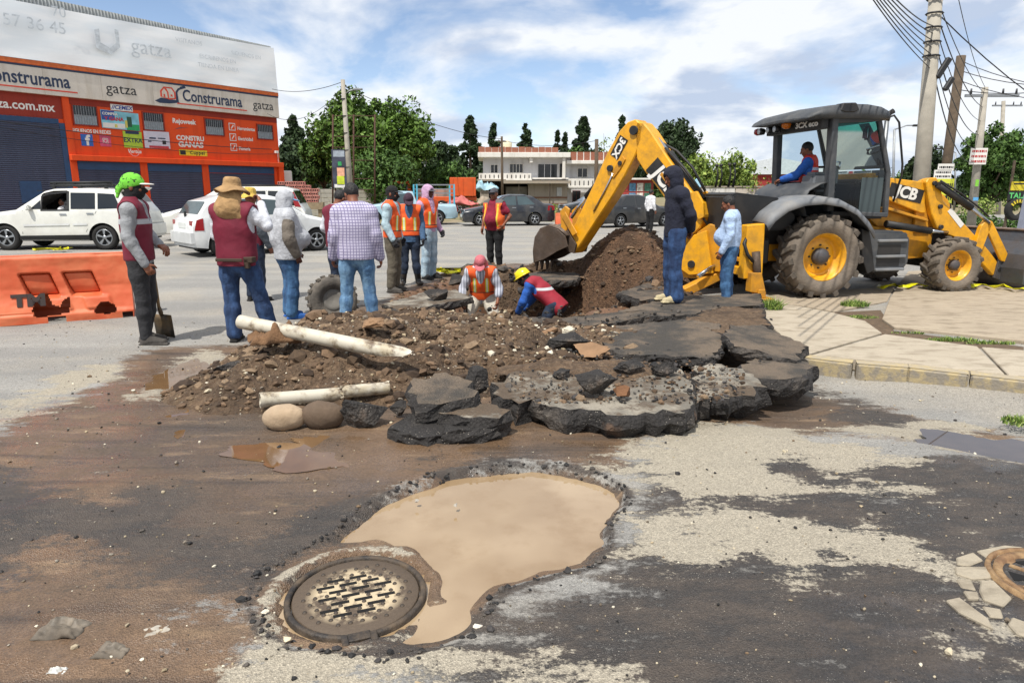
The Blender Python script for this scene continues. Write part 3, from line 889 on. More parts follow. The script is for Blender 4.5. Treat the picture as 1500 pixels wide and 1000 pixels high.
slab([(1005,466),(1060,449),(1115,452),(1126,476),(1080,480),(1066,492),(1030,478)], .24, .16, 'brown crumbled slab with pale roots in its broken face', m_soil, seed=6, jag=.06)
slab([(628,588),(665,582),(700,585),(744,600),(728,611),(690,612),(650,604)], .17, .13, 'grey-topped slab tilted over the black chunks beside the largest slab', m_agrey, gx=.05, gy=.05, seed=7)
slab([(600,562),(640,552),(688,562),(694,580),(660,586),(612,588)], .26, .2, 'dark steep slab leaning on the soil heap behind the grey-topped slab', gy=.22, seed=8)
slab([(572,622),(600,606),(632,600),(668,616),(664,636),(612,640)], .09, .12, 'black flecked slab lying lowest in the muddy water beside the heap', m_aside, gx=-.1, gy=.1, seed=9)
slab([(636,615),(680,612),(742,606),(738,622),(690,632),(655,630)], .10, .12, 'black chunk propping up the grey-topped tilted slab', m_aside, seed=10)
slab([(733,480),(775,464),(835,468),(880,470),(862,486),(800,494),(755,494)], .14, .13, 'dark undercut slab along the near rim of the pit', seed=11, gx=-.05)
slab([(560,446),(620,428),(668,424),(690,436),(640,446),(590,455)], .05, .12, 'flat dusty slab edge at the feet of the men in orange vests', m_agrey, seed=12)
slab([(752,404),(800,396),(850,400),(845,410),(790,412)], .06, .14, 'black cut asphalt edge at the far rim of the pit', seed=13)
slab([(870,390),(905,386),(925,394),(905,404),(872,400)], .14, .1, 'small dark slab stuck in the slope below the tall soil heap', seed=14, gy=.0)
slab([(905,428),(950,414),(975,420),(985,434),(940,440)], .18, .13, 'black hollow slab behind the legs of the man in a navy hoodie', seed=15)
# lumps of asphalt, brick and stone
def rock(name, px, py, z, size, m, lab, cat, seed, sub=3, rough=.35, rot=0., smooth=False, flatb=True, group=None):
    bm = bmesh.new()
    if rough > .2:
        rq = np.random.RandomState(seed); d0 = rq.normal(size=(13, 3)); d0 /= np.linalg.norm(d0, axis=1)[:, None]; d0 *= rq.uniform(.8, 1.12, (13, 1))
        for q in d0: bm.verts.new(q)
        r0 = bmesh.ops.convex_hull(bm, input=bm.verts[:]); bmesh.ops.delete(bm, geom=[v for v in bm.verts if not v.link_faces], context='VERTS')
        bmesh.ops.triangulate(bm, faces=bm.faces[:])
        for _ in range(3): bmesh.ops.subdivide_edges(bm, edges=bm.edges[:], cuts=1, use_grid_fill=True)
        bmesh.ops.triangulate(bm, faces=bm.faces[:])
    else: bmesh.ops.create_icosphere(bm, subdivisions=sub, radius=1)
    bm.verts.index_update(); V = np.array([v.co[:] for v in bm.verts]); F = [[v.index for v in f.verts] for f in bm.faces]; bm.free()
    n = fbm(V * 1.3 + seed * 3.1, 3) - .5; n2 = fbm(V * 5 + seed * 1.3, 4) - .5
    V = V * (1 + n[:, None] * rough * (.5 if rough > .2 else 2.2) + n2[:, None] * rough * .8)
    V = V * np.array(size) * .5
    V[:, 2] = np.maximum(V[:, 2], -size[2] * .42)
    w = G(px, py, z)
    o = np_mesh(name, V, np.array(F), m, None, smooth)
    o.location = (w.x, w.y, z + size[2] * .40); o.rotation_euler = (0, 0, rot)
    return tag(o, lab, cat, group)
rock('stone', 418, 626, .0, (.30, .22, .19), mat('stone_tan', 'a8937a', .85, var=.2, vscale=8, bump=.4, bscale=25, dirt='7f6a52'), 'pale tan rounded stone below the short white pipe', 'stone', 1, rough=.12, smooth=True)
rock('stone', 474, 624, .0, (.30, .22, .20), mat('stone_brown', '5e4d3d', .8, var=.2, vscale=8, bump=.4, bscale=25, dirt='43372c'), 'dark brown wet rounded stone beside the tan stone', 'stone', 5, rough=.12, smooth=True)
rock('asphalt_chunk', 532, 624, .0, (.36, .26, .30), m_aside, 'black flecked asphalt lump beside the two rounded stones', 'asphalt chunk', 3)
rock('asphalt_chunk', 585, 607, .02, (.16, .14, .12), m_aside, 'small black lump between the flecked lump and lowest slab', 'asphalt chunk', 9)
rock('asphalt_chunk', 700, 580, .16, (.20, .2, .26), m_aside, 'upright black lump wedged behind the grey-topped slab', 'asphalt chunk', 11)
rock('asphalt_chunk', 872, 575, .20, (.30, .2, .22), m_aside, 'pointed dark lump standing on the largest slab', 'asphalt chunk', 12)
rock('soil_clod', 912, 580, .20, (.17, .13, .09), mat('clay_brown', '6b4a31', .9, var=.2, bump=.6), 'small brown clod on the largest slab beside the pointed lump', 'clod', 13)
rock('asphalt_chunk', 922, 546, .20, (.26, .2, .13), m_aside, 'flat dark lump at the back of the largest slab', 'asphalt chunk', 14)
rock('asphalt_chunk', 972, 548, .20, (.24, .18, .12), m_aside, 'dark flat-topped lump next to the bare grey strip of the largest slab', 'asphalt chunk', 15)
rock('asphalt_chunk', 822, 553, .19, (.18, .16, .09), m_aside, 'low dark lump in the soil on the largest slab', 'asphalt chunk', 16)
rock('asphalt_chunk', 828, 516, .12, (.42, .25, .24), m_aside, 'dark angular block standing in front of the pit rim', 'asphalt chunk', 17)
rock('soil_clod', 862, 522, .14, (.40, .3, .14), mat('clay_tan', '83664b', .9, var=.2, bump=.6, bscale=20), 'brown earth block left of the flat dark slab', 'clod', 18)
rock('soil_clod', 796, 498, .14, (.36, .26, .17), mat('clay_tan', '83664b'), 'brown earth block on the dark undercut slab rim', 'clod', 19)
rock('stone', 832, 490, .2, (.14, .1, .1), mat('stone_white', 'c3bba8', .85, bump=.4), 'small whitish stone between the angular block and pit rim', 'stone', 20)
rock('asphalt_chunk', 345, 545, .12, (.42, .3, .16), m_aside, 'black tar lump on the left slope of the soil heap', 'asphalt chunk', 22, rot=.6)
rock('asphalt_chunk', 640, 438, .06, (.36, .28, .2), m_aside, 'black lump behind the pit beside the orange vest man', 'asphalt chunk', 23)
rock('asphalt_chunk', 666, 417, .05, (.4, .3, .22), m_aside, 'black rounded lump at the corner of the pit next to the kneeling man', 'asphalt chunk', 24)
rock('soil_clod', 548, 484, .38, (.3, .22, .15), mat('clay_tan', '83664b'), 'brown clod behind the broken end of the long pipe', 'clod', 25)
rock('soil_clod', 620, 497, .36, (.34, .24, .15), m_soil, 'soil clod on the heap below the pit worker', 'clod', 26)

rq = np.random.RandomState(77); pts = []; szs = []
for k in range(900):
    x = rq.uniform(745, 1090); y = 528 + rq.rand() * 58
    if ((x - 920) / 185) ** 2 + ((y - 560) / 36) ** 2 > 1: continue
    w = G(x, y, .2); pts.append((w.x, w.y, .20 + .03 * (w.y - 5.6))); szs.append(float(np.clip(rq.lognormal(-4.7, .55), .004, .045)))
pts = np.array(pts); szs = np.array(szs); pts[:, 2] += .012
scatter_stones('slab_rubble', pts[::2], szs[::2], m_clod, 31); scatter_stones('slab_rubble', pts[1::2], szs[1::2], m_tarb, 32)
pts = []; szs = []
for k in range(420):
    x = rq.uniform(700, 1130); y = rq.uniform(448, 530); w = G(x, y, .16); pts.append((w.x, w.y, .17)); szs.append(float(np.clip(rq.lognormal(-4.2, .5), .006, .05)))
scatter_stones('slab_rubble', np.array(pts), np.array(szs), m_tarb, 33)
# ------------------------------------------------------------------ pipes
m_pvc = NT('pvc')
_a = m_pvc.noise(4, 6, .65); _b = m_pvc.noise(14, 5, .7)
m_pvc = m_pvc.done(m_pvc.mix(m_pvc.rng(_a, .45, .62), rgb('bdb6a6'), m_pvc.mix(m_pvc.rng(_b, .42, .58), rgb('a89c84'), rgb('5f4e3c'))), .5, m_pvc.bump(_b, .15, .005))
m_dark = mat('dark_hollow', '15110e', .9)
def pipe(name, p0, p1, r, lab, jag0=0., jag1=.0, seed=0, socket=False):
    p0 = Vector(p0); p1 = Vector(p1); x, y, z = frame_from(p1 - p0, (0, 0, 1)); L = (p1 - p0).length
    rr = random.Random(seed); n = 20; t = .011
    e0 = [rr.random() ** 2 * jag0 for _ in range(n)]; e1 = [(.5 + .5 * math.cos(2 * math.pi * i / n + 2.4)) * jag1 * (.75 + .4 * rr.random()) for i in range(n)]
    b = MB(); rows = []
    prof = [0, .02, .2, .4, .6, .8, .97, 1]
    for q in prof:
        rows.append((q, r))
    O = []; I = []
    for q in prof:
        ro = []; ri = []
        for i in range(n + 1):
            i %= n
            a = 2 * math.pi * i / n
            s = e0[i] * (1 - q) + (L - e1[i]) * q
            rad = r * (1.12 if socket and q < .1 else 1)
            d = x * math.cos(a) + y * math.sin(a)
            ro.append(p0 + z * s + d * rad); ri.append(p0 + z * s + d * (rad - t))
        O.append(ro); I.append(ri)
    b.grid_surf(O); b.grid_surf([q[::-1] for q in I]); b.grid_surf([O[0], I[0]][::-1], False); b.grid_surf([O[-1], I[-1]], False)
    o = b.build(name, m_pvc)
    return tag(o, lab, 'pipe')
pipe('drain_pipe', S(352, 471, 5.95), S(606, 522, 5.45), .060, 'long white drain pipe with a split open end across the soil heap', 0, .6, 3)
pipe('drain_pipe', S(380, 586, 5.02), S(500, 577, 5.25), .052, 'short dirty white pipe length lying above the tan stone', .01, .05, 5, True)
pipe('drain_pipe', S(498, 574, 5.12), S(569, 568, 5.3), .048, 'short white pipe end showing behind the flecked asphalt lump', .05, .01, 6)
def sdf_later(): pass
# crumpled sacking under the long pipe
def rag(name, px, py, s, size, m, lab, cat, seed, amp=.5, rot=0.):
    n = 22; rs_ = np.random.RandomState(seed)
    u, v = np.meshgrid(np.linspace(-.5, .5, n), np.linspace(-.5, .5, n)); u, v = u.ravel(), v.ravel()
    z = (fbm2(u, v, 3.2, 4, seed) - .35) * size[2] * 2.2 * (1 - (np.maximum(abs(u), abs(v)) * 2) ** 4 * .8)
    X = u * size[0] * (1 + (fbm2(u, v, 2.5, 3, seed + 4.) - .5) * amp); Y = v * size[1] * (1 + (fbm2(u, v, 2.5, 3, seed + 6.) - .5) * amp)
    i, j = np.meshgrid(np.arange(n - 1), np.arange(n - 1)); a = (j * n + i).ravel()
    F = np.stack([a, a + 1, a + n + 1, a + n], 1)
    b = MB(); b.v = [Vector(q) for q in np.stack([X, Y, z], 1)]; b.f = F.tolist(); b.sm = [True] * len(F)
    o = b.build(name, m, None, solid=.006)
    o.location = S(px, py, s) if s else G(px, py, 0) + Vector((0, 0, -.002 + float(ground_h(np.array([G(px, py, 0).x]), np.array([G(px, py, 0).y]))[0]))); o.rotation_euler = (0, 0, rot)
    return tag(o, lab, cat)
m_rag = mat('sacking', '6d5138', .95, var=.3, vscale=12, bump=.6, bscale=60)
rag('sack', 402, 500, 5.85, (.42, .3, .22), m_rag, 'brown muddy sacking hanging under the long white pipe', 'sack', 4, rot=.4)
rag('torn_bag', 540, 476, 7.0, (.42, .3, .16), mat('bag_yellow', 'a98f62', .9, var=.25, vscale=10, bump=.5, dirt='6b5233'), 'torn yellowish bag on the heap behind the pipe', 'bag', 9, rot=.2)
rag('torn_bag', 590, 486, 6.9, (.32, .2, .12), m_rag, 'brown crumpled bag half buried beside the yellowish bag', 'bag', 11, rot=-.3)
m_litter = mat('litter', 'a59f93', .7, var=.3, vscale=30, dirt='6d5b49')
rag('litter_scrap', 92, 918, None, (.17, .12, .06), mat('litter_dark', '6f665a', .6, var=.5, vscale=25, dirt='33291f', dirt_amt=.8), 'tangle of muddy plastic strips in the brown mud', 'litter', 13)
rag('litter_scrap', 230, 920, None, (.085, .06, .01), m_litter, 'flat pale paper scrap on the brown mud', 'litter', 15, rot=.5)
rag('litter_scrap', 83, 978, None, (.06, .03, .025), mat('litter_white', 'bdbdb8', .5, var=.3, vscale=40), 'crumpled whitish foil scrap below the plastic tangle', 'litter', 17)
rag('litter_scrap', 165, 950, None, (.11, .08, .03), mat('litter_dark', '6f665a'), 'dark twigs and rubbish clump beside the foil scrap', 'litter', 19)
for q, (px, py, dx, dy, dz, hexc, lab, cat) in enumerate([(388, 898, .035, .03, .02, 'cfc6b4', 'white chip on the cement ring left of the manhole', 'stone'), (422, 938, .045, .028, .022, 'c9b99c', 'pale bottle-cap sized lump below the manhole frame', 'litter'), (698, 918, .05, .03, .015, 'd2cabb', 'white flake at the lower edge of the puddle', 'stone'), (668, 742, .03, .03, .025, 'a09a90', 'grey pebble on the rim above the puddle', 'stone'), (610, 735, .03, .025, .02, '9a948a', 'light pebble on the rim left of the puddle', 'stone')]):
    rock('pebble', px, py, -.005, (dx, dy, dz), mat('peb_' + hexc, hexc, .8), lab, cat, 40 + q, sub=2)

# ------------------------------------------------------------------ manholes
m_iron = NT('cast_iron')
_a = m_iron.noise(9, 6, .65); _b = m_iron.noise(60, 4, .7)
m_iron = m_iron.done(m_iron.mix(m_iron.math('MULTIPLY', m_iron.rng(_a, .42, .54), m_iron.rng(m_iron.math('ADD', m_iron.math('POWER', m_iron.sepxyz()[0], 2.0), m_iron.math('POWER', m_iron.sepxyz()[1], 2.0)), .03, .055, 1, 0)), m_iron.mix(_b, rgb('41362c'), rgb('5f5142')), rgb('b5a487')), .7, m_iron.bump(_b, .4, .006), Metallic=.0)
m_irond = mat('iron_dark', '2b2622', .6, var=.3, vscale=20, bump=.3, bscale=60, dirt='6b5a47', dirt_amt=.6, dscale=9)
m_hole = mat('slot_dark', '060505', .95)
mh = thing('manhole_cover', 'round slotted manhole cover caked in pale mud beside the puddle', 'manhole', (MC_C.x, MC_C.y, -.014), scale=.88)
mh.rotation_euler = (R(1.5), 0, R(20))
Mz = Matrix.Rotation(math.pi / 2, 4, 'X')
b = MB(); b.lathe([(.0, .0), (.2, .0), (.285, .0), (.29, -.004), (.29, -.03)], Mz, 48); cov = b.build('cover', m_iron, mh)
b = MB(); b.lathe([(.297, -.03), (.297, .002), (.303, .008), (.318, .008), (.324, .0), (.326, -.03)], Mz, 48); b.build('frame', m_irond, mh)
sb = MB(); sb.box((0, 0, 0), (.082, .022, .005)); sl0 = sb.build('slot', m_hole, mh, .002); first = True
tb = MB(); tb.lathe([(.0, .008), (.006, .0075), (.0095, .004), (.011, 0)], Mz, 10); st0 = tb.build('stud', m_irond, mh)
k = 0
for i in range(-3, 4):
    for j in (-1.5, -.5, .5):
        x = j * .105 + (i % 2) * .0525 + .026; y = i * .046
        if abs(i) == 3 and abs(x) > .1: continue
        o = sl0 if k == 0 else sl0.copy()
        if k: COL.objects.link(o); o.parent = mh
        o.location = (x, y, -.0006); k += 1
k = 0
for i in range(-5, 6):
    for j in range(-5, 6):
        x = j * .0525 + .026 + (i % 2) * .026; y = i * .046 + .023
        if math.hypot(x, y) > .25 or (abs(x) < .12 and abs(y) < .1 and j % 2): continue
        o = st0 if k == 0 else st0.copy()
        if k: COL.objects.link(o); o.parent = mh
        o.location = (x, y, -.0006); k += 1
b = MB(); b.box((-.03, -.318, .004), (.10, .05, .02)); b.box((-.09, -.335, .006), (.03, .06, .02)); b.box((.03, -.335, .006), (.03, .06, .02)); b.build('hinge', m_irond, mh, .005)
c2 = G(1556, 852, .01)
mh2 = thing('manhole_cover', 'rusty manhole cover with spokes set in cracked cement', 'manhole', (c2.x, c2.y, .012), scale=.86)
m_rust = mat('rusty_iron', '76593e', .85, var=.35, vscale=14, bump=.5, bscale=40, dirt='b39a70', dscale=7)
b = MB(); b.lathe([(.0, -.012), (.235, -.012), (.24, .0), (.275, .006), (.28, -.03)], Mz, 40); b.build('cover', m_rust, mh2)
b = MB(); b.lathe([(.288, -.03), (.288, .008), (.31, .008), (.315, -.03)], Mz, 40); b.build('frame', m_rust, mh2)
for k in range(6):
    b = MB(); b.box((.13, 0, -.008), (.17, .028, .012)); s_ = b.build('spoke', m_rust, mh2, .003); s_.rotation_euler = (0, 0, k * math.pi / 3 + .2)
    b = MB(); b.prism([(.09, 0), (.21, -.045), (.21, .045)], -.002, .002, Matrix.Rotation(-math.pi / 2, 4, 'X')); s_ = b.build('opening', m_hole, mh2); s_.location = (0, 0, -.0105); s_.rotation_euler = (0, 0, k * math.pi / 3 + .72)
cc = thing('cement_collar', 'cracked pale cement pieces round the rusty manhole', 'cement collar', (0, 0, 0))
m_cem = conc_mat('cement_pale', '8a8070', 'a59b88', '6f6556')
for k, pts in enumerate([[(1400,818),(1425,810),(1440,822),(1420,830),(1402,828)],[(1430,808),(1470,800),(1500,803),(1466,814),(1448,820)],[(1398,832),(1450,832),(1452,848),(1425,850),(1400,842)],[(1400,850),(1422,850),(1430,866),(1408,862)],[(1436,852),(1455,852),(1482,878),(1470,890),(1440,880),(1434,868)],[(1410,868),(1432,870),(1434,880),(1418,880)],[(1438,888),(1466,893),(1470,906),(1450,904)],[(1482,905),(1510,915),(1510,935),(1490,930),(1476,915)],[(1385,880),(1405,876),(1448,908),(1455,922),(1440,915),(1405,898)]]):
    wp = W2(pts, .0); cx_, cy_ = np.mean([q[0] for q in wp]), np.mean([q[1] for q in wp])
    slab_prism('cement_piece', wp, float(ground_h(np.array([cx_]), np.array([cy_]))[0]) + .007 + .002 * (k % 3), .05, m_cem, cc, .005)

# ------------------------------------------------------------------ grass tufts, caution tape
m_grass = isl_mat('grass_blades', ['4f6b23', '6a8430', '87994a', '3f5a1e', '9aa85c'], .7, .0)
def tuft(px, py, z, rx, ry, n, h, seed, lab):
    rs_ = np.random.RandomState(seed); w = G(px, py, z); V = []; F = []
    for k in range(n):
        a = rs_.rand() * 6.28; r0 = math.sqrt(rs_.rand()); x = rx * r0 * math.cos(a); y = ry * r0 * math.sin(a)
        hh = h * rs_.uniform(.5, 1.1) * (1.1 - .5 * r0); d = rs_.normal(0, .45, 2) * hh; t = rs_.uniform(.003, .006); b0 = len(V); pa = rs_.rand() * 6.28
        cx, cy = math.cos(pa) * t, math.sin(pa) * t
        V += [(x - cx, y - cy, 0), (x + cx, y + cy, 0), (x + d[0] * .4 + cx, y + d[1] * .4 + cy, hh * .6), (x + d[0] * .4 - cx, y + d[1] * .4 - cy, hh * .6), (x + d[0], y + d[1], hh)]
        F += [(b0, b0 + 1, b0 + 2, b0 + 3), (b0 + 3, b0 + 2, b0 + 4)]
    o = mesh_obj('grass_tuft', V, F, m_grass); o.location = (w.x, w.y, z - .01)
    return tag(o, lab, 'grass')
tuft(1128, 452, ZW, .16, .16, 420, .2, 1, 'green grass tuft below the stabiliser foot at the slab edge')
tuft(1252, 447, ZW, .20, .12, 420, .11, 2, 'grass tuft growing in front of the big rear tyre')
tuft(1262, 465, ZW - .02, .22, .1, 300, .05, 3, 'short dry grass on the bare soil patch')
tuft(1392, 499, ZW - .02, .30, .05, 420, .07, 4, 'bright grass strip between the sidewalk and concrete pad')
tuft(1450, 503, ZW - .02, .28, .05, 300, .06, 5, 'thin grass strip end of the joint toward the bucket')
tuft(1330, 488, ZW - .02, .2, .05, 140, .05, 6, 'sparse weeds where the soil patch meets the joint')
tuft(1492, 618, -.09, .12, .1, 200, .07, 7, 'weed clump at the foot of the kerb')
m_tape = mat('tape_yellow', 'd8d216', .45, var=.2, vscale=20)
def ribbon(name, pts, w, m, lab, cat, seed=0):
    rr = random.Random(seed); P = []
    for i, p in enumerate(pts):
        d = (Vector(pts[min(i + 1, len(pts) - 1)]) - Vector(pts[max(i - 1, 0)])); d.z = 0; d.normalize(); sd2 = Vector((-d.y, d.x, 0)); tw = rr.uniform(-1, 1)
        up = Vector((0, 0, 1)); off = sd2 * math.cos(tw) + up * math.sin(tw)
        P.append([Vector(p) - off * w / 2 + up * .03, Vector(p) + off * w / 2 + up * .03])
    b = MB(); b.grid_surf(P); o = b.build(name, m, solid=.002)
    return tag(o, lab, cat)
tp = []
for i in range(28):
    x = 1285 + (1520 - 1285) * i / 27; y = 428 - 10 * math.sin(max(0, (x - 1300)) / 90.) + (x - 1400) * .06 + 2 * math.sin(i * 1.7)
    tp.append(tuple(G(x, y, ZW + .03)))
ribbon('caution_tape', tp, .07, m_tape, 'crumpled yellow caution tape on the pavement in front of the digger', 'tape', 2)
def crumple(px, py, s, m, lab, r=.3, seed=3):
    rr = random.Random(seed); c = G(px, py, .02); pts = [(c.x + rr.uniform(-r, r), c.y + rr.uniform(-r, r) * .4, .03 + rr.random() * .06) for _ in range(16)]
    return ribbon('caution_tape', pts, .08, m, lab, 'tape', seed)
crumple(76, 368, 18, m_tape, 'bunched yellow caution tape lying under the white car with roof rack', .55, 4)
crumple(654, 401, 13, m_tape, 'bunched yellow caution tape behind the man in a pink hoodie', .3, 5)
# ================================================================== HARDWARE SHOP
FA = R(54.26)
shop = thing('shop_building', 'orange two-storey hardware shop with blue roller shutters and white billboard', 'building', (-25.5, 35.4, 0), FA)
def streak_mat(name, col, dark, amt=.5, rough=.75, bump=.1):
    t = NT(name)
    a = t.noise(1.2, 5, .6, t.mapping((1.6, 1.6, .25))); b = t.noise(30, 4, .6)
    c = t.mix(t.math('MULTIPLY', t.rng(a, .45, .7), amt), rgb(col), rgb(dark)); c = t.scale(c, t.rng(b, .25, .75, .92, 1.06))
    return t.done(c, rough, t.bump(b, bump, .01))
m_or = streak_mat('paint_orange', 'dc4a0c', 'c23f0b', .7)
m_ordk = streak_mat('paint_darkred', '8e2a17', '7a2012', .6)
m_board = streak_mat('sign_board', 'cfc6ba', 'b3a796', .6, .5)
m_blue = streak_mat('shutter_blue', '474f63', '3b4355', .6, .45)
m_blued = mat('lintel_blue', '1f4064', .6, var=.15)
m_navy = mat('sign_navy', '1c2d49', .5, var=.05)
m_redl = mat('sign_red', 'c9452c', .5, var=.05)
m_white = mat('white_paint', 'dcd9d2', .6, var=.05)
m_black = mat('black_paint', '1a1a1c', .5, var=.1)
m_glassd = mat('window_dark', '14181c', .08, var=.1, spec=.6)
m_curtain = mat('curtain_grey', '8d959c', .7, var=.2, vscale=12)
m_metal = mat('grey_metal', '8d9092', .5, metal=.6, var=.15)
m_tarp = NT('mesh_banner')
_a = m_tarp.noise(.6, 4, .5, m_tarp.mapping((.6, .6, 2.5)))
m_tarp = m_tarp.done(m_tarp.mix(m_tarp.rng(_a, .35, .65), rgb('dde2e6'), rgb('ebeced')), .6, m_tarp.bump(m_tarp.noise(1.5, 4, .5, m_tarp.mapping((.25, 1, 2.2))), .12, .05))
m_faint = mat('banner_print', 'c9cfd4', .6, var=.2)
b = MB(); b.b2((-9, 0, 0), (16.25, 14, 8.05)); b.build('wall', m_or, shop)
for q0, q1 in (((3.0, -.10, 0), (3.34, 0, 6.45)), ((6.68, -.10, 0), (7.1, 0, 3.2)), ((10.47, -.10, 0), (10.91, 0, 3.2)), ((15.7, -.10, 0), (15.94, 0, 3.2)), ((15.95, -.32, 0), (16.32, 0, 3.2))):
    b = MB(); b.b2(q0, q1); b.build('pilaster', m_or, shop, .01)
b = MB(); b.b2((3.0, -.34, 3.2), (16.34, -.004, 3.5)); b.build('ledge', m_or, shop, .02)
b = MB(); b.b2((-9, -.012, 6.12), (16.252, .02, 6.45)); b.build('band', m_ordk, shop)
b = MB(); b.b2((-9, -.016, 5.32), (2.98, .02, 6.12)); b.build('band', m_ordk, shop)
b = MB(); b.b2((-9, -.25, 6.45), (16.3, -.003, 7.82)); b.build('sign_board', m_board, shop, .01)
for x in (-6.2, -3.4, -.6, 2.2, 5.0, 7.8, 10.6, 13.4):
    b = MB(); b.b2((x - .008, -.253, 6.46), (x + .008, -.249, 7.7)); b.build('board_joint', mat('joint', 'a89d8e', .7), shop)
b = MB(); b.b2((-9, -.262, 7.72), (16.31, -.25, 7.82)); b.build('sign_line', m_navy, shop)
b = MB(); b.b2((-9, -.29, 7.82), (16.33, 0, 8.06)); b.build('cornice', mat('cornice_orange', 'c4602a', .7, var=.2), shop, .02)
def FM(u, z, y): return face_M((u, y, z), (1, 0, 0), (0, 0, 1))
for u0 in (1.45, 11.55):
    text('lettering', 'Construrama', .92, m_navy, shop, FM(u0, 7.16, -.256), bold=.018, sx=.80)
    b = MB(); b.b2((u0 - 2.35, -.262, 6.66), (u0 + 2.3, -.251, 6.73)); b.build('underline', m_redl, shop)
text('lettering', 'gatza', .78, m_black, shop, FM(6.05, 7.12, -.256), sx=1.05)
text('lettering', 'gatza', .78, m_black, shop, FM(15.1, 7.12, -.256), sx=.98)
text('lettering', 'gatza', .78, m_black, shop, FM(-4.6, 7.12, -.256), sx=1.05)
# house-and-trowel mark
def logo(u):
    b = MB(); b.prism([(u - .62, 6.98), (u - .62, 7.3), (u - .38, 7.56), (u + .12, 7.56), (u + .3, 7.3), (u + .3, 6.92), (u - .1, 6.86)], -.262, -.251); b.build('house_mark', m_redl, shop)
    b = MB(); b.prism([(u - .52, 6.98), (u - .52, 7.27), (u - .37, 7.45), (u - .22, 7.25), (u - .2, 6.94)], -.266, -.252); b.prism([(u - .12, 6.94), (u - .12, 7.26), (u - .24, 7.48), (u + .06, 7.48), (u + .2, 7.27), (u + .2, 6.98)], -.266, -.252); b.build('house_wall', m_board, shop)
    b = MB(); b.prism([(u - .44, 6.98), (u - .44, 7.14), (u - .34, 7.14), (u - .34, 6.98)], -.27, -.252); b.prism([(u - .02, 7.04), (u - .02, 7.16), (u + .1, 7.16), (u + .1, 7.04)], -.27, -.252); b.build('house_opening', m_redl, shop)
    b = MB(); b.prism([(u - .98, 6.72), (u - .6, 6.92), (u + .38, 6.86), (u + .5, 6.74), (u - .1, 6.64), (u - .7, 6.62)], -.259, -.251); b.prism([(u + .3, 6.84), (u + .46, 6.8), (u + .42, 7.3), (u + .58, 7.52), (u + .5, 7.58), (u + .32, 7.36)], -.2605, -.251); b.prism([(u + .46, 7.42), (u + .62, 7.66), (u + .9, 7.74), (u + .98, 7.62), (u + .62, 7.5)], -.259, -.251); b.build('trowel_mark', m_navy, shop)
logo(8.85); logo(-1.25)
text('lettering', 'gatza.com.mx', .62, m_white, shop, FM(1.0, 5.84, -.024), bold=.012, sx=.95)
# billboard on the roof: frame, stretched mesh banner, corrugated sheet behind
b = MB(); P = []
for k in range(61):
    u = -9 + 25.3 * k / 60
    P.append([(u, -.30 - .025 * math.sin(k * .7) * math.sin(j * .8) * (1 if 0 < j < 8 else 0) + .02 * j, 8.06 + (2.82 - .0 * k) * j / 8 - (.10 * math.sin(k / 60 * math.pi) if j == 8 else 0)) for j in range(9)])
b.grid_surf(P); b.build('banner', m_tarp, shop)
b = MB(); P = []
for k in range(301):
    u = -9 + 25.2 * k / 300; t = k / 300
    y = .06 + (.035 if k % 2 else -.035)
    P.append([(u, y, 8.0), (u, y, 11.42 - .42 * t)])
b.grid_surf(P, False); b.build('corrugated_sheet', mat('sheet_grey', 'a9acab', .5, metal=.4, var=.15), shop)
for k in range(8):
    u = -8 + k * 3.4
    b = MB(); b.b2((u - .04, .12, 8.0), (u + .04, .2, 11.0)); b.cyl((u, .2, 10.6), (u, 2.6, 8.05), .03, n=6); b.build('strut', m_metal, shop)
text('lettering', 'gatza', 1.15, m_faint, shop, FM(7.9, 9.5, -.44), sx=1.0, extrude=.001)
text('lettering', '13 57 36 45', .8, m_faint, shop, FM(1.6, 9.75, -.44), extrude=.001)
text('lettering', '70', .7, m_faint, shop, FM(3.3, 10.55, -.36), extrude=.001)
text('lettering', 'VISITANOS', .34, m_faint, shop, FM(10.2, 10.25, -.44), extrude=.001)
text('lettering', 'SIGUENOS EN', .34, m_faint, shop, FM(14.0, 10.05, -.44), extrude=.001)
text('lettering', 'ESCRIBENOS EN', .34, m_faint, shop, FM(12.0, 9.55, -.44), extrude=.001)
text('lettering', 'TIENDA EN LINEA', .34, m_faint, shop, FM(12.0, 9.05, -.44), extrude=.001)
b = MB(); b.prism([(4.9, 9.1), (4.9, 10.0), (5.15, 10.1), (5.15, 9.4), (5.6, 9.2), (5.95, 9.5), (5.95, 10.2), (6.15, 10.2), (6.15, 9.3), (5.6, 8.85)], -.445, -.435); b.build('cube_mark', m_faint, shop)
# shutters
def shutter(u0, u1, z1, y, m):
    n = int(z1 / .10); b = MB(); P = []
    for k in range(n * 2 + 1):
        z = z1 * k / (n * 2); P.append([(u0, y - (.045 if k % 2 else 0), z), (u1, y - (.045 if k % 2 else 0), z)])
    b.grid_surf(P[::-1], False); s_ = b.build('shutter', m, shop); return s_
shutter(3.36, 6.66, 2.78, -.03, m_blue); shutter(7.12, 10.45, 2.78, -.03, m_blue); shutter(10.93, 15.68, 2.7, -.03, m_blue); shutter(-2.6, 2.72, 5.05, -.03, m_blue); shutter(-9, -3.1, 5.05, -.03, m_blue)
for u0, u1 in ((3.36, 6.66), (7.12, 10.45), (10.93, 15.68)):
    b = MB(); b.b2((u0, -.09, 2.74), (u1, -.052, 3.19)); b.build('lintel', m_blued, shop)
b = MB(); b.b2((2.72, -.08, 0), (2.98, -.004, 5.1)); b.b2((-2.62, -.07, 5.05), (2.72, -.06, 5.3)); b.b2((-3.1, -.08, 0), (-2.6, -.004, 5.3)); b.build('door_frame', m_blued, shop)
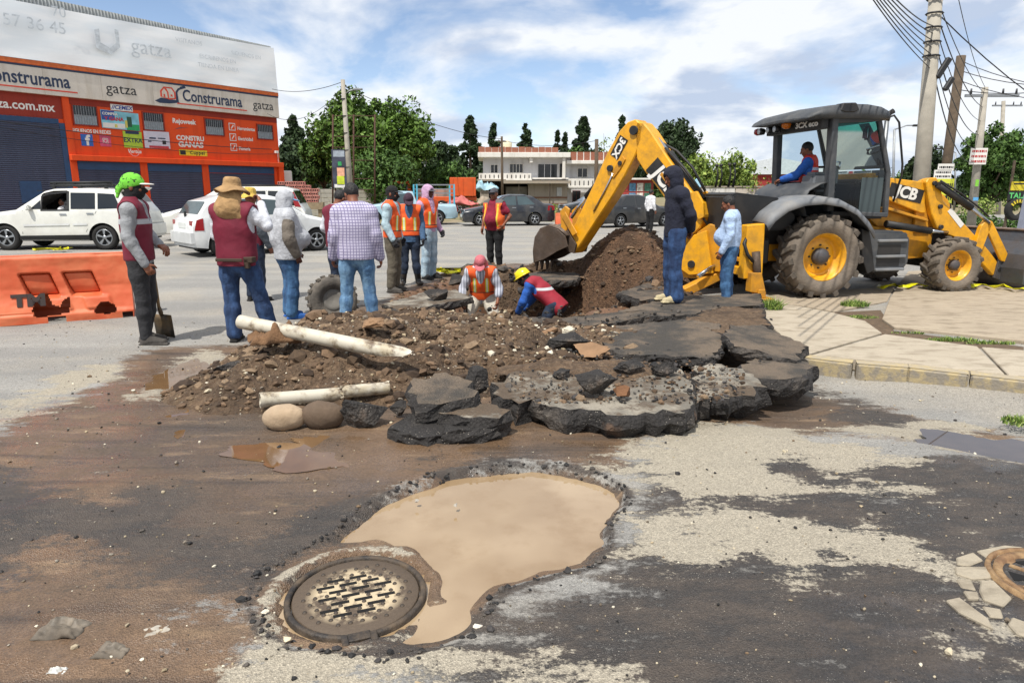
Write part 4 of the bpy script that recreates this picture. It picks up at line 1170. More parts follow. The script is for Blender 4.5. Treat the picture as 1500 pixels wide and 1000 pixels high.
b = MB(); b.b2((.5, -.075, 1.0), (1.5, -.055, 2.1)); b.build('wicket', m_blued, shop, .01)
# windows with bars
def shop_window(u0, u1, z0, z1):
    b = MB(); b.b2((u0, -.02, z0), (u1, .05, z1)); w = b.build('window', m_glassd, shop)
    b = MB(); b.b2((u0 + .02, -.026, z0 + .02), (u1 - .02, -.021, z0 + (z1 - z0) * .5)); b.build('pane', m_curtain, w)
    b = MB()
    for q in ((u0 - .06, z0 - .06, u1 + .06, z0), (u0 - .06, z1, u1 + .06, z1 + .06), (u0 - .06, z0, u0, z1), (u1, z0, u1 + .06, z1)): b.b2((q[0], -.06, q[1]), (q[2], 0.0, q[3]))
    b.build('frame', m_ordk, w)
    b = MB()
    for k in range(1, 9): x = u0 + (u1 - u0) * k / 9; b.b2((x - .012, -.05, z0), (x + .012, -.035, z1))
    b.b2((u0, -.048, (z0 + z1) / 2 - .012), (u1, -.034, (z0 + z1) / 2 + .012)); b.build('bars', m_metal, w)
for u0, u1, z0, z1 in ((3.5, 4.67, 5.1, 6.08), (7.2, 8.35, 5.08, 6.02), (11.0, 12.2, 5.05, 5.98), (14.68, 15.82, 5.02, 5.9)): shop_window(u0, u1, z0, z1)
def panel(name, u0, u1, z0, z1, m, y=-.03, par=None, dz=0.):
    b = MB(); b.prism([(u0, z0), (u1, z0 + dz), (u1, z1 + dz), (u0, z1)], y, y - .012); return b.build(name, m, par or shop)
# hanging vinyl banners and painted brand marks (flat print)
bn = panel('vinyl_banner', 4.87, 6.92, 5.02, 5.98, mat('ban_sky', '7fc0cf', .5, var=.3, vscale=2), -.05, None, -.06)
panel('print', 4.9, 5.6, 5.45, 5.95, mat('ban_blue', '24488f', .5), -.063, bn); panel('print', 6.2, 6.9, 4.98, 5.3, mat('ban_green', '1c9a56', .5), -.063, bn); panel('print', 4.92, 6.1, 5.04, 5.3, m_white, -.063, bn)
panel('print', 6.25, 6.5, 5.15, 5.7, mat('ban_dkgreen', '1f4b34', .5), -.066, bn); panel('print', 6.12, 6.25, 5.1, 5.5, mat('ban_yel', 'c9c05a', .5), -.066, bn); panel('print', 5.55, 5.68, 5.08, 5.24, mat('ban_yel', 'c9c05a', .5), -.076, bn)
text('lettering', 'COMPRA', .2, m_white, bn, FM(5.35, 5.78, -.078), bold=.006); text('lettering', 'Y GANA', .27, mat('ban_red', 'b8323c', .5), bn, FM(5.55, 5.52, -.078), bold=.01)
cx = panel('cemex_sign', 5.45, 6.65, 6.0, 6.32, m_white, -.03)
text('lettering', '//CEMEX', .3, mat('sign_blue', '2b3f8f', .5), cx, FM(6.05, 6.16, -.045), bold=.008, shear=.25)
text('lettering', 'SIGUENOS EN REDES', .26, m_white, shop, FM(4.32, 4.78, -.006), bold=.008, sx=.82)
fb = panel('facebook_sign', 3.72, 4.32, 4.0, 4.62, mat('fb_blue', '2a5fae', .5), -.012); text('lettering', 'f', .74, m_white, fb, FM(4.04, 4.28, -.027), bold=.03)
ig = panel('instagram_sign', 4.68, 5.26, 4.02, 4.62, mat('ig_pink', 'c8496a', .5, var=.35, vscale=2.5), -.012)
for r0, r1 in ((.20, .165), (.10, .07)):
    b = MB(); b.lathe([(r0, 0), (r0, -.006), (r1, -.006), (r1, 0)], Matrix.Translation((4.97, -.026, 4.32)), 4 if r0 > .15 else 16, a0=math.pi / 4, a1=math.pi / 4 + 2 * math.pi); b.build('camera_mark', m_white, ig)
ex = panel('extra_sign', 5.95, 7.0, 4.02, 4.92, mat('extra_green', 'a5c233', .5), -.014); text('lettering', 'EXTRA', .34, m_navy, ex, FM(6.47, 4.42, -.028), bold=.008); panel('print', 6.1, 6.85, 4.78, 4.94, m_navy, -.028, ex)
text('lettering', 'Vertua', .28, m_white, shop, FM(6.5, 3.82, -.006), bold=.008, shear=.2)
b = MB(); b.lathe([(.27, 0), (.27, -.004), (.25, -.004), (.25, 0)], Matrix.Translation((6.5, -.004, 3.82)), 24); b.build('ring_mark', m_white, shop)
wb = panel('paper_banner', 7.1, 8.6, 4.05, 5.0, mat('paper_lilac', 'c9c5d2', .7, var=.1, vscale=3), -.06, None, .02); panel('print', 7.35, 8.5, 4.07, 4.2, mat('ban_red', 'b8323c', .5), -.073, wb)
panel('print', 7.4, 7.78, 4.58, 4.66, m_navy, -.074, wb); panel('print', 7.9, 8.35, 4.6, 4.66, m_navy, -.074, wb); panel('print', 7.3, 7.5, 4.4, 4.46, m_navy, -.074, wb); panel('print', 8.15, 8.36, 4.3, 4.52, m_black, -.074, wb)
text('lettering', 'Rejoweek', .38, m_white, shop, FM(9.65, 5.7, -.006), bold=.014, sx=.95)
b = MB(); b.prism([(8.95, 5.2), (9.3, 5.34), (9.9, 5.36), (9.4, 5.3)], -.008, -.003); b.build('swoosh', mat('swoosh', '6b4a4a', .6), shop)
text('lettering', 'CONSTRU', .38, m_white, shop, FM(9.95, 4.74, -.006), bold=.016); text('lettering', 'GANAS', .42, m_white, shop, FM(9.95, 4.36, -.006), bold=.018, sx=1.15)
cp = panel('yellow_sign', 9.15, 10.95, 3.72, 4.06, mat('cup_yellow', 'd8c61e', .5), -.012); panel('print', 9.2, 9.55, 3.76, 4.02, m_black, -.026, cp); text('lettering', 'Cuppel', .28, m_black, cp, FM(10.3, 3.89, -.028), bold=.006, space=1.2)
for z, w_ in ((5.62, 'Herramientas'), (4.98, 'Electricidad'), (4.36, 'Plomeria')):
    q = panel('icon_sign', 12.6, 13.06, z - .22, z + .24, m_white, -.012); panel('print', 12.65, 13.01, z - .17, z + .19, m_or, -.026, q)
    b = MB(); b.prism([(12.72, z - .1), (12.78, z - .12), (12.95, z + .1), (12.88, z + .14)], -.04, -.032); b.build('tool_mark', m_white, q)
    text('lettering', w_, .3, m_white, shop, FM(13.2, z - .06, -.006), bold=.008, align='LEFT', sx=.78)
b = MB(); b.box((15.95, -.12, 4.2), (.25, .2, .16)); b.cyl((16.1, -.06, 3.5), (16.1, -.06, 4.2), .025, n=6); b.build('flood_lamp', m_white, shop, .01)
# raised footway in front of the shop
o = slab_prism('footway', [(Vector((-25.5, 35.4)) + Vector((math.cos(FA), math.sin(FA))) * a + Vector((math.sin(FA), -math.cos(FA))) * c_)[:] for a, c_ in ((-9, .1), (17, .1), (17, 3.2), (-9, 3.2))], .16, .3, mat('footway_red', '8c5a4c', .85, var=.3, vscale=2), None, .02)
o['kind'] = 'structure'

# ================================================================== WHITE HOUSE
BS = 70.0
def bu(x): return (x - 702) * BS / 1000
def bz(y): return CAM_H + BS * ((500 - y) / 1000 * CP - SP)
hb = S(702, 303, BS)
house = thing('white_house', 'white two-storey house with brick parapet and slotted balconies', 'house', (hb.x, hb.y, 0), R(2))
m_wh = streak_mat('house_white', 'c9c9cb', 'a9a8a6', .5, .8); m_trim = streak_mat('house_trim', 'd9d6cf', 'b5afa4', .5, .8)
m_brk = NT('parapet_brick')
_t = m_brk.t.nodes.new('ShaderNodeTexBrick'); _t.inputs['Scale'].default_value = 4.0; _t.inputs['Color1'].default_value = (*rgb('9a5238'), 1); _t.inputs['Color2'].default_value = (*rgb('83442f'), 1); _t.inputs['Mortar'].default_value = (*rgb('a58d7c'), 1)
m_brk.t.links.new(m_brk.mapping((1, 1, 1), rot=(R(90), 0, 0)), _t.inputs['Vector'])
m_brk = m_brk.done(_t.outputs[0], .9)
def hbox(name, x0, x1, y0, y1, d0, d1, m, par=None, bev=.0):
    b = MB(); b.b2((bu(x0), d0, bz(y1)), (bu(x1), d1, bz(y0))); return b.build(name, m, par or house, bev)
hbox('wall', 708, 834, 230, 304, 0, 8, m_wh); hbox('wall', 834, 912, 240, 304, .3, 8, m_wh)
rf = hbox('roof', 701, 833, 225, 232, -1.2, 8.2, m_trim, bev=.03); hbox('roof', 828, 914, 236, 241, -.9, 8.2, m_trim, bev=.03)
for k in range(12):
    hbox('parapet_brickwork', 702 + k * 9.5, 702 + k * 9.5 + 8.9, 217 + (k % 3) * .4, 224.8, -1.0, -.8, m_brk)
    if k < 11: hbox('parapet_post', 702 + k * 9.5 + 8.9, 711.5 + k * 9.5, 218.5, 224.8, -.98, -.82, m_trim)
for k in range(8):
    hbox('parapet_brickwork', 834 + k * 9.6, 834 + k * 9.6 + 8.4, 224, 235.8, -.7, -.5, m_brk); hbox('parapet_post', 842.4 + k * 9.6, 843.6 + k * 9.6, 224, 235.8, -.72, -.48, m_trim)
hbox('column', 822, 826, 232, 262, -1.0, -.7, m_trim); hbox('beam_end', 775, 779, 231, 239, -1.0, -.05, m_trim)
def hwin(x0, x1, y0, y1, d=0., nm=1, fc=None):
    w = hbox('window', x0, x1, y0, y1, d - .03, d + .05, m_glassd)
    b = MB(); fr = .06
    X0, X1, Z0, Z1 = bu(x0), bu(x1), bz(y1), bz(y0)
    for q in ((X0 - fr, Z0 - fr, X1 + fr, Z0), (X0 - fr, Z1, X1 + fr, Z1 + fr), (X0 - fr, Z0, X0, Z1), (X1, Z0, X1 + fr, Z1)): b.b2((q[0], d - .07, q[1]), (q[2], d - .002, q[3]))
    for k in range(1, nm + 1): x = X0 + (X1 - X0) * k / (nm + 1); b.b2((x - .025, d - .06, Z0), (x + .025, d - .032, Z1))
    b.build('frame', fc or m_trim, w)
hwin(719.5, 729, 242, 253.5); hwin(747, 765.5, 241, 253, nm=3); hwin(788, 815.5, 241, 261, nm=2, fc=m_wh); hwin(819, 827.5, 240, 261); hwin(846.5, 860, 247, 259.5, .3); hwin(880, 890, 247, 259, .3); hwin(840, 850, 280, 296, .3, fc=mat('frame_maroon', '5a2b2b', .7))
# balconies: slab, rail and slots
def balcony(x0, x1, y0, y1, d, n):
    bl = hbox('balcony', x0, x1, y0, y1, d, d + .12, m_trim)
    for k in range(n):
        xx = x0 + (x1 - x0) * (k + .5) / n
        hbox('slot', xx - .7, xx + .7, y0 + (y1 - y0) * .28, y1 - (y1 - y0) * .12, d - .012, d + .02, mat('slot_shadow', '2e2d2c', .9), bl)
    hbox('slab', x0 - 1, x1 + 1, y1, y1 + 2.2, d - .05, 0, m_trim, bl)
balcony(702, 777, 254.5, 262.5, -1.2, 12); balcony(831, 876, 262, 273, -.9, 7)
hbox('balcony_rail', 777, 831, 260.5, 263, -.9, 0, m_trim)
# shed in front of the ground floor
shed = thing('block_shed', 'grey block shed with a sagging tin roof against the white house', 'shed', (hb.x, hb.y, 0), R(2))
m_blk = streak_mat('block_grey', '8f877c', '6e6458', .6, .9)
def sbox(*a, **k): return hbox(*a, par=shed, **k)
sbox('wall', 771, 826, 270, 305, -3.2, -.05, m_blk); sbox('wall', 704, 716, 268, 305, -3.0, -.05, m_blk)
for y in (288, 297): sbox('band', 771, 826, y, y + 2, -3.23, -3.2, mat('band_brown', '6e4f3f', .9))
sbox('roof', 735, 829, 265.5, 269.5, -4.0, 0, mat('tin_roof', '9b9284', .7, var=.3, vscale=3, dirt='6b5440')); sbox('roof', 700, 740, 263.5, 266, -3.6, 0, mat('tin_roof', '9b9284'))
sbox('back_wall', 716, 771, 268, 305, -.5, -.06, mat('shed_dark', '3a342e', .9)); sbox('curtain', 740, 770, 274, 303, -2.6, -2.55, mat('tarp_grey', '6d6a64', .9, var=.3, vscale=2))
w = sbox('window', 811, 818, 275, 287, -3.24, -3.2, m_curtain)
b = MB()
for k in range(4): x = bu(811) + (bu(818) - bu(811)) * (k + .5) / 4; b.b2((x - .02, -3.28, bz(287)), (x + .02, -3.25, bz(275)))
b.build('bars', m_trim, w)
for x in (735, 757, 800): sbox('post', x, x + 1.2, 268, 305, -3.9, -3.8, mat('post_dark', '3d342b', .9))
rag('tarp', 712, 278, 64, (2.2, 1.4, 1.3), mat('tarp_blue', '8fb0bd', .6, var=.4, vscale=2), 'pale blue tarpaulin heap beside the block shed', 'tarp', 31)
tk = thing('water_tank', 'cream round water tank on the roof of the white house', 'water tank', (S(743, 217, 72).x, S(743, 217, 72).y, bz(217)))
def tank(par, r, h, m):
    b = MB(); b.lathe([(0.001, h), (r * .35, h), (r * .4, h * .96), (r * .95, h * .82), (r, h * .76), (r, .06), (r * .96, 0), (0.001, 0)], Matrix.Rotation(math.pi / 2, 4, 'X'), 20); b.build('body', m, par)
    b = MB(); b.lathe([(.001, h * 1.05), (r * .3, h * 1.04), (r * .32, h * .98)], Matrix.Rotation(math.pi / 2, 4, 'X'), 14); b.build('lid', m, par)
tank(tk, .5, .85, mat('tank_cream', 'cfc6a8', .6, var=.1))
tk2 = thing('water_tank', 'yellow water tank on a stand among the dark trees', 'water tank', (S(618, 240, 80).x, S(618, 240, 80).y, 0))
tank(tk2, .55, 1.1, mat('tank_yellow', 'c9bd8c', .6, var=.1))
for c in tk2.children: c.location.z = 4.9
b = MB()
for sx in (-.4, .4):
    for sy in (-.4, .4): b.cyl((sx, sy, 0), (sx, sy, 4.9), .05, n=6)
b.b2((-.55, -.55, 4.8), (.55, .55, 4.9)); b.build('stand', m_metal, tk2)
# posters kiosk seen under the boom
ks = S(930, 305, 62); kio = thing('poster_kiosk', 'small shop front covered with red and blue posters beside the white house', 'kiosk', (ks.x, ks.y, 0), R(0))
b = MB(); b.b2((-1.4, 0, 0), (1.6, 2.5, 2.6)); b.build('wall', mat('kiosk_red', '8c3a34', .8, var=.2), kio)
b = MB(); b.b2((-1.6, -.5, 2.6), (1.8, 2.6, 2.75)); b.build('roof', m_trim, kio)
for k in range(8):
    b = MB(); x = -1.25 + (k % 4) * .68; z = .75 + (k // 4) * .85; b.b2((x, -.03, z), (x + .58, 0, z + .7)); b.build('poster', mat('poster%d' % (k % 4), ['a83c38', '4f7fa3', 'c9c4bc', '3e6f5e'][k % 4], .6, var=.6, vscale=5), kio)
# precast plank wall on the left
wl = S(430, 318, 44); wr = S(668, 308, 52)
pw_ = thing('plank_wall', 'white precast concrete plank wall below the leafy trees', 'wall', (wl.x, wl.y, 0), math.atan2(wr.y - wl.y, wr.x - wl.x))
WL = (wr - wl).length; m_plank = streak_mat('plank_white', 'b9b4a8', '8d877a', .6, .85); nb = 7
for k in range(nb):
    x0 = WL * k / nb
    for j in range(6):
        b = MB(); b.b2((x0 + .07, -.03, j * .29 + .01), (x0 + WL / nb - .07, .03, j * .29 + .275)); b.build('plank', m_plank, pw_, .012)
    b = MB(); b.b2((x0 - .07, -.06, 0), (x0 + .07, .06, 1.8)); b.build('post', m_plank, pw_)
# red shed and low wall on the right
rd = S(1040, 296, 85); rs_ = thing('red_warehouse', 'red warehouse with a white sheet roof behind the loose green tree', 'warehouse', (rd.x, rd.y, 0), R(-6))
b = MB(); b.b2((-1, 0, 0), (16, 10, 3.6)); b.build('wall', mat('red_wall', '8e2f2c', .8, var=.15), rs_)
b = MB(); b.prism([(-1.4, 3.6), (16.4, 3.6), (16.4, 3.9), (7.5, 5.6), (-1.4, 3.9)], -.4, 10.4); b.build('roof', mat('roof_white', 'c5cbd0', .6, var=.1), rs_)
b = MB(); b.b2((3, -.02, 0), (5.2, .05, 2.6)); b.build('door', m_metal, rs_)
lw = S(985, 300, 58); lwl = thing('low_wall', 'low whitewashed wall behind the parked dark cars', 'wall', (lw.x, lw.y, 0), R(-2))
for k in range(4):
    b = MB(); b.b2((k * 2.6, -.1, 0), (k * 2.6 + 2.55, .1, 1.9 - .03 * k)); b.build('panel', streak_mat('wallwash%d' % (k % 2), 'c7c5c2' if k % 2 else 'b3aaa0', '8f867b', .7, .85), lwl)
b = MB(); b.b2((-.1, -.16, 1.9), (10.3, .16, 2.02)); b.build('coping', mat('coping', '8e857a', .9), lwl)
# brick stack beside the shop
bk = S(435, 300, 40); bs_ = thing('brick_stack', 'stack of pink hollow bricks beside the shop', 'brick stack', (bk.x - .9, bk.y, 0), R(8))
m_bk = mat('pink_brick', 'b0746a', .9, var=.2, vscale=3); br = None
for z in range(6):
    for k in range(6 - max(0, z - 3)):
        o = None
        if br is None:
            b = MB(); b.box((0, 0, .1), (.36, .5, .19)); br = o = b.build('brick', m_bk, bs_, .008)
            b = MB(); b.box((0, -.252, .1), (.09, .006, .09)); b.box((.12, -.252, .1), (.07, .006, .09)); b.box((-.12, -.252, .1), (.07, .006, .09)); bh = b.build('hole', m_hole, br)
        else:
            o = br.copy(); COL.objects.link(o); o.parent = bs_; h2 = bh.copy(); COL.objects.link(h2); h2.parent = o
        o.location = (k * .385 + (z % 2) * .08, 0, .95 + z * .2)
b = MB(); b.b2((-.3, -.4, .55), (2.4, .4, .94)); b.b2((-.2, -.3, 0), (0, .3, .55)); b.b2((2.1, -.3, 0), (2.3, .3, .55)); b.build('pallet', mat('pallet_wood', '8a7a63', .9, var=.2), bs_)
wbx = S(424, 300, 48); vb = thing('white_container', 'white box body parked behind the brick stack', 'container', (wbx.x - 1, wbx.y, 0), R(30))
b = MB(); b.b2((-1.5, 0, .5), (1.3, 2, 3.0)); b.build('body', m_white, vb, .05); b = MB(); b.b2((-1.3, .1, 0), (1.1, 1.9, .5)); b.build('chassis', m_black, vb)
for sx in (-.9, .7):
    b = MB(); b.cyl((sx, -.02, .36), (sx, .25, .36), .36, n=20); b.build('wheel', m_black, vb)

# ================================================================== POLES AND WIRES
def SY(x, y, Y):
    r = ray(x, y); return Vector(np.array([0, 0, CAM_H]) + r * (Y / r[1]))
m_conc = mat('pole_concrete', '9a9488', .85, var=.15, vscale=4, bump=.2, bscale=20); m_wood = mat('pole_wood', '55483a', .9, var=.25, vscale=6, bump=.4, bscale=15)
def pole(lab, bx, by, tx, ty, Y, r0, r1, m, n=10, name='utility_pole', z0=None):
    B = SY(bx, by, Y); T = SY(tx, ty, Y); d = (T - B).normalized(); B = B - d * (B.z / d.z) if d.z > .2 else B
    root = thing(name, lab, 'pole', (B.x, B.y, 0))
    b = MB(); b.cyl((0, 0, -.1), T - Vector((B.x, B.y, 0)), r0, r1, n=n); b.build('shaft', m, root)
    return root, B, T
pl1, B1, T1 = pole('leaning concrete lamp pole in front of the big leafy tree', 513, 275, 502, 117, 38, .17, .11, m_conc, 8, 'lamp_pole')
loc = lambda v, B: Vector((v.x - B.x, v.y - B.y, v.z))
b = MB(); b.tube([loc(SY(505, 138, 38), B1), loc(SY(512, 133, 38), B1), loc(SY(521, 131, 38), B1)], .035, 6); b.build('lamp_arm', m_metal, pl1)
b = MB(); e = loc(SY(524, 131, 38), B1); b.box(e, (.5, .16, .1)); b.build('lamp_head', m_metal, pl1, .02)
for k in range(6):
    b = MB(); q = loc(SY(502.5 + k * 1.9, 145 + k * 25, 38), B1); b.cyl(q - Vector((0, 0, .02)), q + Vector((0, 0, .02)), .16, n=10); b.build('band', m_black, pl1)
pst = thing('sign_tower', 'rusty angle-iron sign tower with a torn dark poster', 'sign', (S(500, 315, 39).x, S(500, 315, 39).y, 0))
tb_ = S(500, 315, 39); m_rs = mat('angle_rust', '4c3328', .85, var=.2)
def tl(x, y): v = SY(x, y, tb_.y); return loc(v, tb_)
for x in (487.5, 518, 549):
    b = MB(); b.tube([tl(x, 318), tl(x, 168)], .05, 4); b.build('upright', m_rs, pst)
for y in (170, 200, 216, 235, 262, 278):
    b = MB(); b.tube([tl(487.5, y), tl(549, y)], .022, 4); b.build('crossbar', m_rs, pst)
b = MB(); q = tl(489, 275); q2 = tl(507, 219); b.b2((q.x, -.12, q.z), (q2.x, -.1, q2.z)); po = b.build('poster', mat('poster_navy', '343848', .6, var=.6, vscale=2.5), pst)
for (x0, y0, x1, y1, c, nm) in ((495, 246, 505, 258, 'd9a184', 'skin'), (495, 258, 505, 271, 'b9c832', 'lime'), (496, 237, 501, 243, '2c8a4e', 'green'), (489, 221, 505, 230, '8f98a3', 'grey'), (491, 270, 506, 275, 'd5d5d3', 'white')):
    a_ = tl(x0, y1); c_ = tl(x1, y0); b = MB(); b.b2((a_.x, -.135, a_.z), (c_.x, -.122, c_.z)); b.build('print', mat('pp_' + nm, c, .6, var=.25, vscale=5), po)
b = MB(); b.tube([tl(491.5, 330), tl(491.5, 275)], .035, 5); b.build('leg', m_rs, pst)
pl2, B2, T2 = pole('thin wooden pole standing in front of the white house', 736, 300, 735, 200, 58, .12, .09, m_wood)
b = MB(); b.box((0, 0, T2.z - .4), (.7, .08, .08)); b.build('crossarm', m_wood, pl2)
pl3, B3, T3 = pole('dark wooden pole between the white house and the digger boom', 873, 300, 874, 204, 54, .17, .14, m_wood)
plA, BA, TA = pole('tall pale concrete pole behind the digger hood carrying tangled cables', 1347, 300, 1371, -6, 15.5, .19, .13, m_conc, 10)
dA = (TA - BA).normalized(); TA2 = BA + dA * 9.0; b = MB(); b.cyl(loc(TA - dA * .1, BA), loc(TA2, BA), .13, .11, n=10); b.build('shaft_top', m_conc, plA)
plB, BB, TB = pole('leaning dark wooden pole with small notices behind the digger', 1379, 300, 1408, 82, 24, .17, .14, m_wood)
plC, BC, TC = pole('pale concrete pole with a red and white notice in front of the round tree', 1424, 315, 1443, 128, 27, .17, .11, m_conc, 8)
plD, BD, TD = pole('far twin utility pole with crossarms above the round tree', 1463, 300, 1470, 148, 48, .15, .12, m_conc, 8)
plE, BE, TE = pole('far utility pole with crossarms right of the round tree', 1490, 300, 1493, 213, 65, .13, .1, m_conc, 8)
for p_, B_, T_, Y_ in ((plC, BC, TC, 27), (plD, BD, TD, 48), (plE, BE, TE, 65)):
    b = MB(); c_ = loc(T_, B_) - Vector((0, 0, .3)); b.box(c_ + Vector((.3, 0, 0)), (2.0, .1, .1)); b.build('crossarm', m_metal, p_)
    for dx in (-.5, .1, .7, 1.2):
        b = MB(); b.cyl(c_ + Vector((dx, 0, .05)), c_ + Vector((dx, 0, .25)), .05, .03, n=6); b.build('insulator', m_black, p_)
def board(name, par, B_, x0, y0, x1, y1, Y, m, lines=(), col=None, tilt=0.):
    a_ = loc(SY(x0, y1, Y - .25), B_); c_ = loc(SY(x1, y0, Y - .25), B_); b = MB(); b.b2((a_.x, a_.y - .02, a_.z), (c_.x, a_.y, c_.z)); s_ = b.build(name, m, par)
    n = len(lines)
    for k, tx in enumerate(lines):
        zc = c_.z - (c_.z - a_.z) * (k + .6) / (n + .2); hh = (c_.z - a_.z) / (n + .6) * .5; wd = c_.x - a_.x; b = MB(); x = a_.x + wd * .08; q_ = k * 3
        while x < c_.x - wd * .1:
            w1 = wd * (.05 + .035 * ((q_ * 7) % 3)); b.b2((x, a_.y - .026, zc - hh / 2), (min(x + w1, c_.x - wd * .06), a_.y - .021, zc + hh / 2)); x += w1 + wd * .035; q_ += 1
        b.build('print', col or m_black, s_)
    return s_
m_yl = mat('notice_yellow', 'c9cc3e', .6, var=.1); m_rdt = mat('notice_red', 'a83a3a', .6)
board('notice', plB, BB, 1373, 240, 1398, 250, 24, m_white, (1,)); board('notice', plB, BB, 1367, 249, 1394, 262, 24, m_white, (1, 2)); board('notice', plB, BB, 1363, 262, 1398, 300, 24, m_yl, (1, 2))
board('notice', plC, BC, 1419, 217, 1447, 241, 27, m_white, (1, 2, 3), m_rdt); board('sticker', plC, BC, 1428, 263, 1434, 273, 27, mat('lime_sticker', '7cbf3f', .6)); board('sticker', plC, BC, 1425, 289, 1433, 294, 27, mat('blue_sticker', '5a9fd0', .6))
# street lamps far along the right
for bx, ty, ax, Y, lab in ((1308, 190, 1346, 42, 'far street lamp whose arm shows beside the cab'), (1398, 224, 1376, 60, 'farther street lamp behind the leaning wooden pole')):
    rt, B_, T_ = pole(lab, bx, 300, bx + 2, ty, Y, .09, .06, m_metal, 8, 'street_lamp')
    b = MB(); e0 = loc(T_, B_); e1 = loc(SY(ax, ty - 6, Y), B_); b.tube([e0, (e0 + e1) / 2 + Vector((0, 0, .12)), e1], .035, 6); b.build('lamp_arm', m_metal, rt); b = MB(); b.box(e1, (.7, .22, .12)); b.build('lamp_head', m_black, rt, .03)
# cables
ORD = ['highest', 'second highest', 'third highest', 'fourth highest', 'fifth highest', 'sixth highest', 'seventh highest']
m_wire = mat('cable_black', '17171a', .6)
def wire(p0, p1, sag, r, lab, n=14):
    p0, p1 = Vector(p0), Vector(p1); pts = [p0.lerp(p1, k / n) - Vector((0, 0, sag * 4 * (k / n) * (1 - k / n))) for k in range(n + 1)]
    b = MB(); b.tube(pts, r, 4); o = b.build('cable', m_wire); return tag(o, lab, 'cable', 'overhead cables')
hubA = lambda z: BA + dA * (z / dA.z)
for k in range(7):
    e = SY(1290 - k * 4 + 14, -30 - k * 4, 9 + .3 * k); wire(hubA(5.0 - .14 * k), e + (e - hubA(5.0)) * .6, .15, .011, 'black cable from the tall pale pole over the digger, %s of its bundle' % ORD[k])
for k in range(6):
    wire(hubA(5.6 - .25 * k), TC - Vector((0, 0, .2 + .5 * k)), .25 + .08 * k, .011 + .003 * (k % 2), 'slack cable between the tall pale pole and the notice pole, %s of the span' % ORD[k])
for k, (y0, y1, xe) in enumerate(((80, 122, 1800), (115, 92, 1800), (118, 128, 1800), (98, 60, 1800))):
    wire(TB - Vector((0, 0, .15 + .3 * k)), SY(xe, y1 - 20, 20), .7, .013, 'cable leaving the leaning wooden pole away from the tall pole, %s attached' % ORD[k])
wire(hubA(5.3), SY(1800, 250, 20), .8, .012, 'long cable from the tall pale pole passing over the round tree'); wire(SY(1400, -20, 16), TC, .2, .009, 'thin wire dropping to the top of the notice pole')
wire(T1 - Vector((0, 0, .1)), Vector((-15.9, 47.8, 8.2)), .3, .016, 'wire from the concrete lamp pole to the shop roof'); wire(T1 - Vector((0, 0, .4)), Vector((-16.2, 47.4, 6.6)), .9, .014, 'sagging wire from the concrete lamp pole to the shop wall')
wire(T1 - Vector((0, 0, .2)), SY(420, 300, 52), .3, .012, 'stay wire slanting down from the concrete lamp pole')
wire(T1 - Vector((0, 0, .3)), T2 - Vector((0, 0, .2)), .5, .018, 'long wire between the concrete lamp pole and the thin wooden pole')
wire(T2 - Vector((0, 0, .3)), T3 - Vector((0, 0, .1)), .4, .018, 'wire between the two wooden poles by the white house')
wire(Vector((-15.9, 46.9, 4.3)), Vector((-26, 33, 5.1)), .25, .02, 'black cable strung across the orange shop front')
wire(Vector((-15.8, 47.0, 4.0)), Vector((-26, 33, 4.9)), .45, .014, 'lower sagging cable across the orange shop front')
b = MB(); c_ = loc(hubA(4.25), BA); b.box(c_ + Vector((.22, -.1, -.1)), (.12, .1, .45), rot=Matrix.Rotation(.5, 4, 'Y')); b.box(c_ + Vector((.38, -.1, -.42)), (.1, .1, .3), rot=Matrix.Rotation(.5, 4, 'Y')); b.build('splice_case', m_black, plA, .02)
b = MB()
for k in range(5): b.lathe([(.16, -.02), (.18, 0), (.16, .02)], Matrix.Translation(loc(hubA(4.4 + .28 * k), BA)) @ Mz, 12)
b.build('cable_clamp', m_black, plA)
# painted pillar and tyre-repair sign at the right edge
pp_ = SY(1506, 335, 17); pil = thing('painted_pillar', 'tall grey painted pillar with a blue base at the roadside', 'pillar', (pp_.x + .12, pp_.y, 0))
b = MB(); b.box((0, 0, 1.35), (.5, .5, 2.3), taper=.72); b.build('shaft', mat('pillar_grey', '8c90a0', .7, var=.1), pil, .01); b = MB(); b.box((0, 0, .1), (.54, .54, .26)); b.build('base', mat('pillar_blue', '27396e', .7), pil, .01)
ts = SY(1490, 330, 24); tsg = thing('tyre_sign', 'roadside tyre-repair sign with a painted tyre hung below boards', 'sign', (ts.x, ts.y, 0))
def t2(x, y): return loc(SY(x, y, 24), ts)
b = MB(); q = t2(1480, 288); b.b2((q.x - .02, .05, 0), (q.x + .05, .1, t2(0, 235).z)); b.build('post', m_wood, tsg); b = MB(); q = t2(1505, 288); b.b2((q.x - .02, .05, 0), (q.x + .05, .1, t2(0, 250).z)); b.build('post', m_wood, tsg)
q0, q1 = t2(1481, 279), t2(1512, 266); b = MB(); b.b2((q0.x, 0, q0.z), (q1.x, .04, q1.z)); bd = b.build('board', mat('sign_yellow', 'c7b42a', .6, var=.15), tsg); b = MB(); b.b2((q0.x + .06, -.006, q0.z + .2), (q1.x - .06, .0, q1.z - .05)); b.build('print', m_black, bd)
q0, q1 = t2(1476, 294), t2(1514, 280); b = MB(); b.b2((q0.x, .01, q0.z), (q1.x, .045, q1.z)); bd = b.build('board', m_black, tsg); text('lettering', 'TALA', .26, mat('sign_green', '5fc06c', .6), bd, face_M((q0.x + .03, .004, (q0.z + q1.z) / 2), (1, 0, 0), (0, 0, 1)), align='LEFT', bold=.006)
